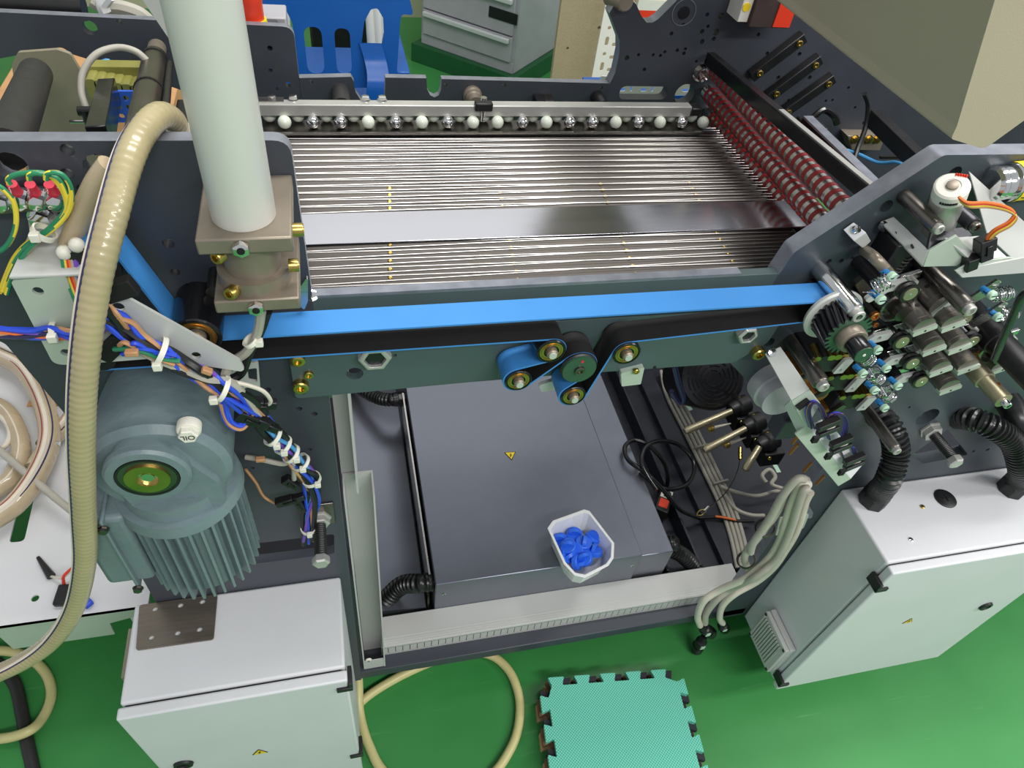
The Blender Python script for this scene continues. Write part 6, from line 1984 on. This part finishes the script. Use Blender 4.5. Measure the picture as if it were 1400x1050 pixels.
for i, w_ in enumerate(LW):
    sw_ = thing('sensor_wires', ['outer blue wire loop at the upper light barrier', 'inner blue and violet wire loop at the upper light barrier', 'tall blue wire loop between upper and middle light barriers', 'tall violet wire loop between upper and middle light barriers', 'flat wires between middle and lower light barriers', 'small wire curl at the lower light barrier'][i], 'wires', at(w_[0][0], w_[0][1], Y=0.46))
    for k_ in range(3):
        mm = ['wire_blue', 'wire_violet' if i % 2 else 'wire_brown', 'stripe_navy'][k_]
        col = {'wire_blue': 'blue', 'wire_violet': 'violet', 'wire_brown': 'tan', 'stripe_navy': 'navy'}[mm]
        MB().tube(spline([at(px + (k_ - 1) * 1.6, py + (k_ - 1) * 1.2, Y=0.4675 - 0.003 * k_) for px, py in w_], 6), 0.0011, 6).build(
            'wire', mm, sw_, col + ' wire')
for px, py in [(1095, 592), (1091, 607), (1110, 632), (1127, 650)]:
    c = S(px, py, 0.4923)
    MB().bar(c, c + Vector((-0.004, 0, -0.022)), 0.004, 0.002).build('copper_spring', 'copper', None, 'orange copper strip end poking below the pale bracket', 'strip', 'copper strip ends')
# grey disc motor behind the bracket
p = at(1068, 540, Y=0.5171)
MB().lathe((p.x, YF, p.z), NY, [(0, 0.034), (0.02, 0.034), (0.021, 0.03), (0.036, 0.03)], 28).build('disc_motor', 'drawer_grey', None, 'flat grey round motor behind the pale sensor bracket', 'motor')
p = at(1078, 578, Y=0.5233)
MB().box(p.x - 0.012, p.x + 0.022, 0.5171, YF, p.z - 0.03, p.z + 0.01).build('gear_box', 'frame', None, 'small grey gearbox with screws beside the disc motor', 'gearbox', bevel=0.002)

# small stepper motor with label and its brackets
sm_ = thing('stepper_motor', 'small silver cylindrical motor with white label band and orange wires', 'motor', at(1285, 310, Y=0.5109))
c0, c1 = at(1302, 254, Y=0.503), at(1284, 306, Y=0.516)
ax = (c1 - c0)
La = ax.length
ax.normalize()
rs = rad(c0, 22.5)
MB().lathe(c0, ax, [(0.0155, rs * 0.97), (La + 0.008, rs * 0.97)], 32).build('body', 'alu', sm_)
MB().lathe(c0, ax, [(0, rs - 0.0015), (0.0012, rs), (0.015, rs)], 32).build('label_band', 'label_white', sm_)
lid = MB().lathe(c0, ax, [(-0.0006, 0.008), (-0.0004, rs - 0.002), (0.0006, rs - 0.0018)], 32, cap=False).build('top_label', 'label_white', sm_)
MB().lathe(c0, ax, [(-0.0022, 0.005), (-0.002, 0.0056), (0.001, 0.0056)], 20).build('bearing_boss', 'bronze', sm_)
u_, v_, _ = frame_of(ax)
tocam = (CAM - c0).normalized()
side = ax.cross(tocam).normalized()
fwd2 = side.cross(ax).normalized()
for k_ in range(5):
    q = c0 - ax * 0.0009 + side * (-0.009 + k_ * 0.0022) - fwd2 * 0.013
    MB().box(-0.0008, 0.0008, -0.0008, 0.0008, -0.0014, 0.0014, Matrix.Translation(q)).build('red_print', 'red_button', lid)
for k_ in range(7):
    a = -0.55 + k_ * 0.14
    q = c0 + ax * 0.0085 + (fwd2 * cos(a) + side * sin(a)) * (rs + 0.0002)
    MB().box(-0.0012, 0.0012, -0.0005, 0.0005, -0.0012, 0.0012, Matrix.Translation(q)).build('print_mark', 'ink', sm_)
for i, (m, nm) in enumerate([('wire_orange', 'orange'), ('wire_red', 'red'), ('wire_yellow', 'yellow'), ('wire_brown', 'tan')]):
    P = [at(px + (i - 1.5) * 1.0, py + (i - 1.5) * 2.0, Y=y_) for px, py, y_ in [(1312, 272, 0.4799), (1325, 280, 0.4737), (1350, 280, 0.4706), (1375, 285, 0.4675), (1388, 294, 0.4675), (1380, 306, 0.4675), (1362, 316, 0.4706), (1352, 326, 0.4737), (1350, 336, 0.4749)]]
    MB().tube(spline(P, 6), 0.0014, 6).build('motor_wire', m, None, nm + ' wire curving from the small motor to the black connector', 'wire', 'wires of the small motor')
conn(1346, 340, 0.4749, (0.35, -0.2, -0.8), 0.026, 0.017, 0.014, 'black connector of the small motor on the pale bracket')
# brackets around
bk2 = thing('motor_bracket', 'pale bent bracket carrying the small motor and connector', 'bracket', at(1280, 350, Y=0.5047))
quad_plate([S(1204, 303, 0.54), S(1222, 296, 0.54), S(1270, 342, 0.4861), S(1262, 364, 0.4861)], 0.003, 'bracket', 'arm', bk2)
quad_plate([S(1262, 365, 0.4861), S(1270, 343, 0.4861), S(1308, 322, 0.4861), S(1330, 345, 0.4799), S(1308, 364, 0.4799)], 0.003, 'bracket_green', 'front_sheet', bk2)
quad_plate([S(1275, 314, 0.4985), S(1320, 310, 0.5109), S(1330, 322, 0.4985), S(1268, 342, 0.4873)], 0.003, 'gun', 'inner_sheet', bk2)
quad_plate([S(1292, 325, 0.4892), S(1345, 322, 0.4985), S(1378, 352, 0.4799), S(1328, 356, 0.4737)], 0.003, 'bracket', 'shelf', bk2)
quad_plate([S(1306, 370, 0.4737), S(1400, 352, 0.4737), S(1420, 372, 0.4706), S(1316, 380, 0.4706)], 0.003, 'bracket', 'lip', bk2)
quad_plate([S(1328, 358, 0.4737), S(1380, 352, 0.4799), S(1400, 356, 0.4768), S(1306, 371, 0.4737)], 0.002, 'bracket_green', 'front_lip', bk2)
MB().bar(S(1318, 362, 0.4749), S(1334, 356, 0.4749), 0.012, 0.016).build('stop_block', 'black', bk2, bevel=0.001)
for px, py, y_ in [(1226, 317, 0.5233), (1247, 337, 0.5016)]:
    MB().lathe(S(px, py, y_) , (0.3, -0.5, 0.8), [(0, 0.0028), (0.001, 0.0024)], 10).build('hole', 'black_matte', bk2)
MB().lathe(S(1208, 308, 0.5394), NY, [(0, 0.0065), (0.004, 0.006), (0.0045, 0.002)], 12).build('bolt', 'chrome', bk2)
# leaning grey sheet beside the stepper motor
ls = thing('cover_plate', 'grey leaning sheet plate between the small motor and yellow labelled cylinder', 'plate', at(1345, 300, Y=0.5295))
quad_plate([S(1325, 234, 0.538), S(1425, 325, 0.50), S(1425, 392, 0.468), S(1350, 322, 0.505)], 0.002, 'bracket', 'sheet', ls)
# yellow labelled cylinder
cy_ = thing('labelled_cylinder', 'steel cylinder with a yellow printed label behind the leaning plate', 'cylinder', at(1380, 270, Y=0.55))
c0 = at(1352, 252, Y=0.5326)
dx_ = Vector((1, 0, 0.08)).normalized()
MB().lathe(c0, dx_, [(0, 0.015), (0.003, 0.018), (0.006, 0.0165), (0.009, 0.018), (0.012, 0.0165), (0.015, 0.018), (0.022, 0.0175)], 28).build('threaded_cap', 'chrome', cy_)
MB().lathe(c0, dx_, [(0.022, 0.0205), (0.1, 0.0205)], 28).build('body', 'chrome', cy_)
MB().lathe(c0, dx_, [(0.026, 0.0209), (0.046, 0.0209)], 28, cap=False).build('label', 'yellow', cy_)
for k_ in range(6):
    a = -1.2 + k_ * 0.3
    q = c0 + dx_ * 0.036 + Vector((0, -cos(a), sin(a) + 0.25)).normalized() * 0.0211
    MB().box(-0.007, 0.007, -0.0004, 0.0004, -0.0005, 0.0005, Matrix.Translation(q)).build('print_line', 'ink', cy_)
MB().cyl(at(1378, 243, Y=0.56), at(1410, 243, Y=0.56), 0.014, n=20).build('rear_cylinder', 'chrome', None, 'bright steel cylinder end above the yellow label', 'cylinder')
# pale tab on the plate
pt = thing('plate_tab', 'pale bent tab screwed to the grey side plate', 'tab', at(1172, 320, Y=0.5357))
quad_plate([S(1153, 314, 0.542), S(1167, 304, 0.542), S(1184, 318, 0.5295), S(1168, 330, 0.5295)], 0.003, 'white_sheet', 'top', pt)
quad_plate([S(1168, 330, 0.5295), S(1184, 318, 0.5295), S(1191, 330, 0.5295), S(1180, 340, 0.5295)], 0.003, 'bracket', 'front', pt)
MB().lathe(S(1170, 314, 0.5357), (0.1, -0.6, 0.8), [(0, 0.005), (0.003, 0.0045), (0.0035, 0.002)], 12).build('bolt', 'chrome', pt)
# bent rod with spring end
MB().tube(spline([S(1182, 342, 0.5357), S(1195, 352, 0.5), S(1210, 368, 0.4923), S(1216, 376, 0.483)], 5), 0.0062, 12).build('bent_rod', 'bronze', None, 'bronze coloured bent rod above the coil spring', 'rod')
MB().prism(rpoly([P2(1165, 385, 0.5295), P2(1188, 368, 0.5295), P2(1200, 388, 0.5295), P2(1180, 410, 0.5295)], 0.003), 0.5233, 0.5307, XZ).build('dark_block', 'dark_steel', None, 'dark square block on the plate beside the first spring', 'block')
MB().box(*sum([[a, c] for a, c in ((S(1220, 372, 0.5).x, S(1245, 372, 0.5).x), (0.5109, YF), (S(1230, 385, 0.5).z, S(1230, 345, 0.5).z))], [])).build('spring_housing', 'gun', None, 'dark spring housing block under the pale bracket', 'block', bevel=0.002)
# background blocks of the collar cluster: carrier bars
for px, py, lb in [(1255, 415, 'upper'), (1285, 470, 'middle'), (1245, 480, 'inner')]:
    c = S(px, py, 0.5264)
    MB().bar((c.x - 0.05, 0.5326, c.z + 0.012), (c.x + 0.06, 0.5326, c.z - 0.002), 0.03, 0.03, (0, 1, 0)).build('carrier_bar', 'gun', None, 'dark carrier bar behind the shaft collars, ' + lb + ' one', 'bar', bevel=0.003)
inst(socket_screw(0.006, 0.005, 'copper'), 'brass_plug', align(NY, (S(1194, 430, 0.5).x, 0.5, S(1194, 430, 0.5).z)), None, 'copper coloured plug beside the bright spacer rod', 'plug')
MB().cyl((S(1194, 430, 0.5).x, YF, S(1194, 430, 0.5).z), (S(1194, 430, 0.5).x, 0.5, S(1194, 430, 0.5).z), 0.005, n=12).build('plug_pin', 'dark_steel', None, 'dark pin carrying the copper plug', 'pin')

# ================================================================ foam mats
def tile_outline(L, pitch, tl, mirror=0):
    n = int(round(L / pitch))
    pts = []
    corners = [Vector((0, 0)), Vector((L, 0)), Vector((L, L)), Vector((0, L))]
    for e in range(4):
        a, c = corners[e], corners[(e + 1) % 4]
        d = (c - a).normalized()
        nrm = Vector((d.y, -d.x))
        for i in range(n):
            s0 = (i + 0.5) * L / n
            w0, w1 = pitch * 0.2, pitch * 0.31
            off = pitch * (0.12 if mirror else -0.12)
            s0 += off
            for ds, h in ((-w0, 0), (-w1, tl), (w1, tl), (w0, 0)):
                q = a + d * (s0 + ds) + nrm * h
                pts.append((q.x, q.y))
    return pts


zt_ = 0.062
TL, TR, BL = at(748, 938, Z=zt_), at(924, 925, Z=zt_), at(762, 1050, Z=zt_)
ux = (TR - TL).normalized()
uy = Vector((-ux.y, ux.x, 0))
Lm = (TR - TL).length
cols = [('foam_tan', 'tan'), ('foam_dark', 'dark brown'), ('foam_brown', 'brown'), ('foam_black', 'black'), ('foam_weave', 'turquoise')]
for i, (m, nm) in enumerate(cols):
    o_ = tile_outline(Lm, Lm / 5, 0.0175, i % 2 == 0)
    off = Vector((random.uniform(-0.004, 0.004), random.uniform(-0.004, 0.004), 0)) if i < 4 else Vector((0, 0, 0))
    base = TL - uy * Lm + off
    z0 = i * 0.0124
    fn = lambda u, v, t: base + ux * u + uy * v - Vector((0, 0, base.z)) + Vector((0, 0, t))
    M = Matrix((( ux.x, uy.x, 0, base.x), (ux.y, uy.y, 0, base.y), (0, 0, 1, z0), (0, 0, 0, 1)))
    me = MB().prism(rpoly(o_, 0.002, 2), 0, 0.012, XY).mesh('foam_mat', m)
    o = inst(me, 'foam_mat', M, None, {0: 'tan foam puzzle mat at the bottom of the mat stack, on the green floor', 1: 'dark brown foam puzzle mat second from the floor in the mat stack',
                                     2: 'brown foam puzzle mat in the middle of the mat stack', 3: 'black foam puzzle mat directly under the turquoise one', 4: 'turquoise woven texture foam puzzle mat on top of the stack'}[i], 'mat', 'stacked foam mats')

# cream hose loop on the floor
LP = [(478, 840, 0.16), (486, 880, 0.10), (490, 930, 0.05), (492, 975, 0.02), (505, 1020, 0.012), (530, 1060, 0.012), (590, 1085, 0.012), (660, 1070, 0.012), (700, 1020, 0.012), (711, 970, 0.012), (703, 930, 0.012),
      (685, 905, 0.012), (660, 893, 0.012), (620, 895, 0.012), (560, 918, 0.012), (505, 950, 0.012), (470, 985, 0.012)]
hose('floor_hose', 'cream hose looping over the green floor between cabinet and foam mats', [at(px, py, Z=z_) for px, py, z_ in LP], 0.0095, 'hose_floor', n=12)

# ================================================================ background
ch_ = thing('plastic_chair', 'blue plastic armchair with slotted back behind the machine', 'chair', (0.1, 2.25, 0))
YCH = 2.1
def cp(px, py, Y=YCH):
    return xz(px, py, Y)


o_ = rpoly([cp(345, -60), cp(520, -60), cp(558, -10), cp(566, 22), cp(548, 18), cp(541, 120), cp(420, 120), cp(345, 110)], [0.03, 0.05, 0.02, 0.01, 0.02, 0.02, 0.02, 0.02])


def capsule(x0, x1, y0, y1):
    a, c = cp(x0, y1), cp(x1, y0)
    return slot(a[0], c[0], a[1], c[1], 6)


hs = [capsule(421, 439, 37, 100), capsule(461, 478, 39, 100),
      rpoly([cp(494, 62), cp(498, 30), cp(507, 13), cp(516, 11), cp(524, 25), cp(525, 45), cp(521, 66), cp(510, 70)], 0.01),
      rpoly([cp(355, 20), cp(372, 10), cp(390, 12), cp(400, 32), cp(402, 62), cp(360, 60)], 0.015)]
b = MB().prism(o_, YCH, YCH + 0.008, XZ, hs)
b.build('backrest', 'blue_plastic', ch_, bevel=0.002)
z0_ = 0.45
sw0, sw1 = cp(370, 100)[0], cp(535, 100)[0]
MB().prism(rpoly([(sw0, 2.12), (sw1, 2.12), (sw1 + 0.03, 2.66), (sw0 - 0.03, 2.66)], 0.05), 0.48, 0.50, XY).build('seat', 'blue_plastic', ch_, bevel=0.004)
b = MB()
pl0 = cp(515, 62)
for i in range(1):
    P = [at(506, 60, Y=YCH - 0.005), at(512, 80, Y=YCH - 0.012), at(516, 100, Y=YCH - 0.03), at(516, 118, Y=YCH - 0.045), at(514, 140, Y=YCH - 0.045)]
    S = spline(P, 6)
    vs, fs = [], []
    for q in S:
        vs += [q + Vector((-0.03, 0, 0)), q + Vector((0.032, 0, 0)), q + Vector((0.032, 0.006, 0)), q + Vector((-0.03, 0.006, 0))]
    for k in range(len(S) - 1):
        for a in range(4):
            c = (a + 1) % 4
            fs.append((k * 4 + a, k * 4 + c, k * 4 + 4 + c, k * 4 + 4 + a))
    b.add(vs, fs, True)
b.build('armrest_strap', 'blue_plastic', ch_)
for x_, y_ in ((sw0 + 0.01, 2.12), (sw1 - 0.01, 2.12), (sw0 - 0.02, 2.5), (sw1 + 0.02, 2.5)):
    MB().box(x_ - 0.022, x_ + 0.022, y_ - 0.022, y_ + 0.022, 0, 0.48).build('leg', 'blue_plastic', ch_, bevel=0.004)
for s_, x_ in ((-1, sw0 - 0.03), (1, sw1 + 0.035)):
    MB().box(x_ - 0.02, x_ + 0.02, 2.1, 2.5, 0.64, 0.655).build('armrest', 'blue_plastic', ch_, bevel=0.004)
    MB().box(x_ - 0.018, x_ + 0.018, 2.46, 2.5, 0.5, 0.64).build('armrest_post', 'blue_plastic', ch_, bevel=0.003)

# rolled papers and black bag seen through the chair back
for i, (px, py, ex, ey) in enumerate([(503, 15, 509, 66), (514, 12, 520, 68), (524, 20, 526, 60), (380, 12, 384, 40), (388, 14, 392, 44)]):
    MB().cyl(at(px, py - 30, Y=2.7), at(ex, ey + 12, Y=2.68), 0.016, n=10).build('white_pipe', 'white_paint', None, 'white plastic pipe standing behind the blue chair back', 'pipe', 'white pipes behind the chair')
MB().box(-0.05, 0.19, 2.95, 3.1, 0, 0.60).build('black_bin', 'black', None, 'black box standing behind the blue chair', 'box', bevel=0.01)

# grey drawer cabinet on a green pallet, turned on the floor
A, Bc, Cc = at(575, 58, Z=0.09), at(701, 102, Z=0.09), at(757, 74, Z=0.09)
uf = (Bc - A).normalized()
us = Vector((-uf.y, uf.x, 0))
Wf = (Bc - A).length
Ws = 0.45
H_ = 1.0
dm = Matrix(((uf.x, us.x, 0, A.x), (uf.y, us.y, 0, A.y), (0, 0, 1, 0.09), (0, 0, 0, 1)))
dc = bpy.data.objects.new('drawer_cabinet', None)
COL.objects.link(dc)
put(dc, None, dm)
tag(dc, 'worn grey steel drawer cabinet with pale handles by the wall', 'drawer cabinet')


def sub(name, m, x0, x1, y0, y1, z0, z1, par=None, bevel=0.002):
    me = MB().box(x0, x1, y0, y1, z0, z1).mesh(name, m)
    o = inst(me, name, dm, par or dc)
    if bevel:
        md = o.modifiers.new('bevel', 'BEVEL')
        md.width, md.segments = bevel, 2
    return o


sub('body', 'drawer_grey', 0, Wf, 0.004, Ws, 0, H_, bevel=0.004)
z_ = 0.055
sub('plinth', 'drawer_grey', 0.004, Wf - 0.004, 0.0, 0.004, 0, 0.05)
for i, h in enumerate((0.125, 0.175, 0.2, 0.25, 0.15)):
    d_ = sub('drawer', 'drawer_grey', 0.02, Wf - 0.02, -0.012, 0.004, z_, z_ + h - 0.008)
    sub('handle', 'drawer_light', 0.03, Wf - 0.03, -0.034, -0.012, z_ + h - 0.036, z_ + h - 0.012, d_, 0.005)
    z_ += h
sub('black_label', 'black', Wf * 0.72, Wf + 0.002, -0.0165, -0.0125, 0.235, 0.285)
me = MB().box(-0.03, Wf + 0.03, -0.04, Ws + 0.03, -0.09, 0).mesh('pallet', 'green_paint')
inst(me, 'pallet', dm, None, 'dark green painted plinth under the grey drawer cabinet', 'pallet')
# chipboard panel and white slotted angle post
q = [at(764, 112, Y=2.35), at(836, 112, Y=2.35), at(846, 0, Y=2.35), at(774, -5, Y=2.35)]
MB().prism([(q[0].x - 0.02, 0), (q[1].x + 0.02, 0), (q[2].x + 0.02, 1.25), (q[3].x - 0.02, 1.25)], 2.35, 2.37, XZ,
           [circ(*xz(776, 66, 2.35), 0.005, 8), circ(*xz(819, 38, 2.35), 0.006, 8)]).build('chipboard_panel', 'chipboard', None, 'upright chipboard panel beside the drawer cabinet', 'board')
sx0, sx1 = xz(808, 112, 2.2)[0], xz(838, 112, 2.2)[0]
hs = []
for i in range(26):
    z_ = 0.2 + i * 0.04
    xc = sx0 + (sx1 - sx0) * 0.36
    hs.append(slot(xc - 0.006, xc + 0.006, z_ - (0.014 if i % 2 else 0.006), z_ + (0.014 if i % 2 else 0.006), 3))
    xc = sx0 + (sx1 - sx0) * 0.74
    hs.append(slot(xc - 0.01, xc + 0.01, z_ - 0.016, z_ - 0.004, 3))
dxp = xz(847, 30, 2.2)[0] - xz(836, 112, 2.2)[0]
MB().prism([(sx0, 0), (sx1, 0), (sx1, 1.3), (sx0, 1.3)], 2.2, 2.204, XZ, hs).build('slotted_post', 'white_paint', None, 'white slotted angle post of a shelf behind the frame', 'post')
# shelf beam visible through the slots of the far plate
s0, s1 = at(845, 126, Y=1.25), at(950, 126, Y=1.25)
hs = []
x_ = s0.x - 0.02
k = 0
while x_ < s1.x + 0.05:
    hs.append(slot(x_, x_ + (0.012 if k % 2 else 0.004), s0.z + 0.002, s0.z + (0.008 if k % 2 else 0.012), 3))
    x_ += 0.022
    k += 1
MB().prism([(s0.x - 0.04, s0.z - 0.006), (s1.x + 0.1, s1.z - 0.006), (s1.x + 0.1, s1.z + 0.03), (s0.x - 0.04, s0.z + 0.03)], 1.25, 1.253, XZ, hs).build(
    'slotted_beam', 'white_paint', None, 'white slotted shelf beam seen through the far plate opening', 'beam')
MB().box(s0.x - 0.04, s1.x + 0.1, 1.27, 1.35, s0.z - 0.12, s0.z - 0.015).build('blue_crate', 'blue_plastic', None, 'blue crate edge seen through the far plate opening', 'crate')
# things behind the notch
sh = thing('storage_shelf', 'white shelf with a red front strip and brown cartons behind the plate notch', 'shelf', (at(900, 10, Y=2.6).x, 2.7, 0))
xs0, xs1 = at(868, 25, Y=2.6).x, at(930, 25, Y=2.6).x + 0.2
zs = at(880, 22, Y=2.6).z
MB().box(xs0, xs1, 2.6, 2.61, zs - 0.02, zs + 0.02).build('front_strip', 'red_button', sh)
MB().box(xs0, xs1, 2.61, 2.9, zs - 0.015, zs + 0.015).build('shelf_board', 'white_paint', sh)
MB().box(xs0, xs1, 2.6, 2.62, zs + 0.02, zs + 0.055).build('front_lip', 'white_paint', sh)
for x_ in (xs0 + 0.02, xs1 - 0.02):
    for y_ in (2.63, 2.88):
        MB().box(x_ - 0.018, x_ + 0.018, y_ - 0.018, y_ + 0.018, 0, zs - 0.015).build('post', 'white_paint', sh)
MB().box(xs0 + 0.03, xs1 - 0.03, 2.65, 2.86, zs + 0.0155, zs + 0.16).build('carton', 'cardboard', None, 'brown carton on the white shelf with the red strip', 'carton', bevel=0.003)
p = at(847, 9, Y=0.99)
MB().lathe((p.x, YB + 0.03, p.z), (0.2, -1, 0.15), [(0, 0.013), (0.04, 0.013), (0.042, 0.011)], 20).build('threaded_pin', 'bronze', None, 'bronze threaded pin at the tip of the far plate', 'pin')
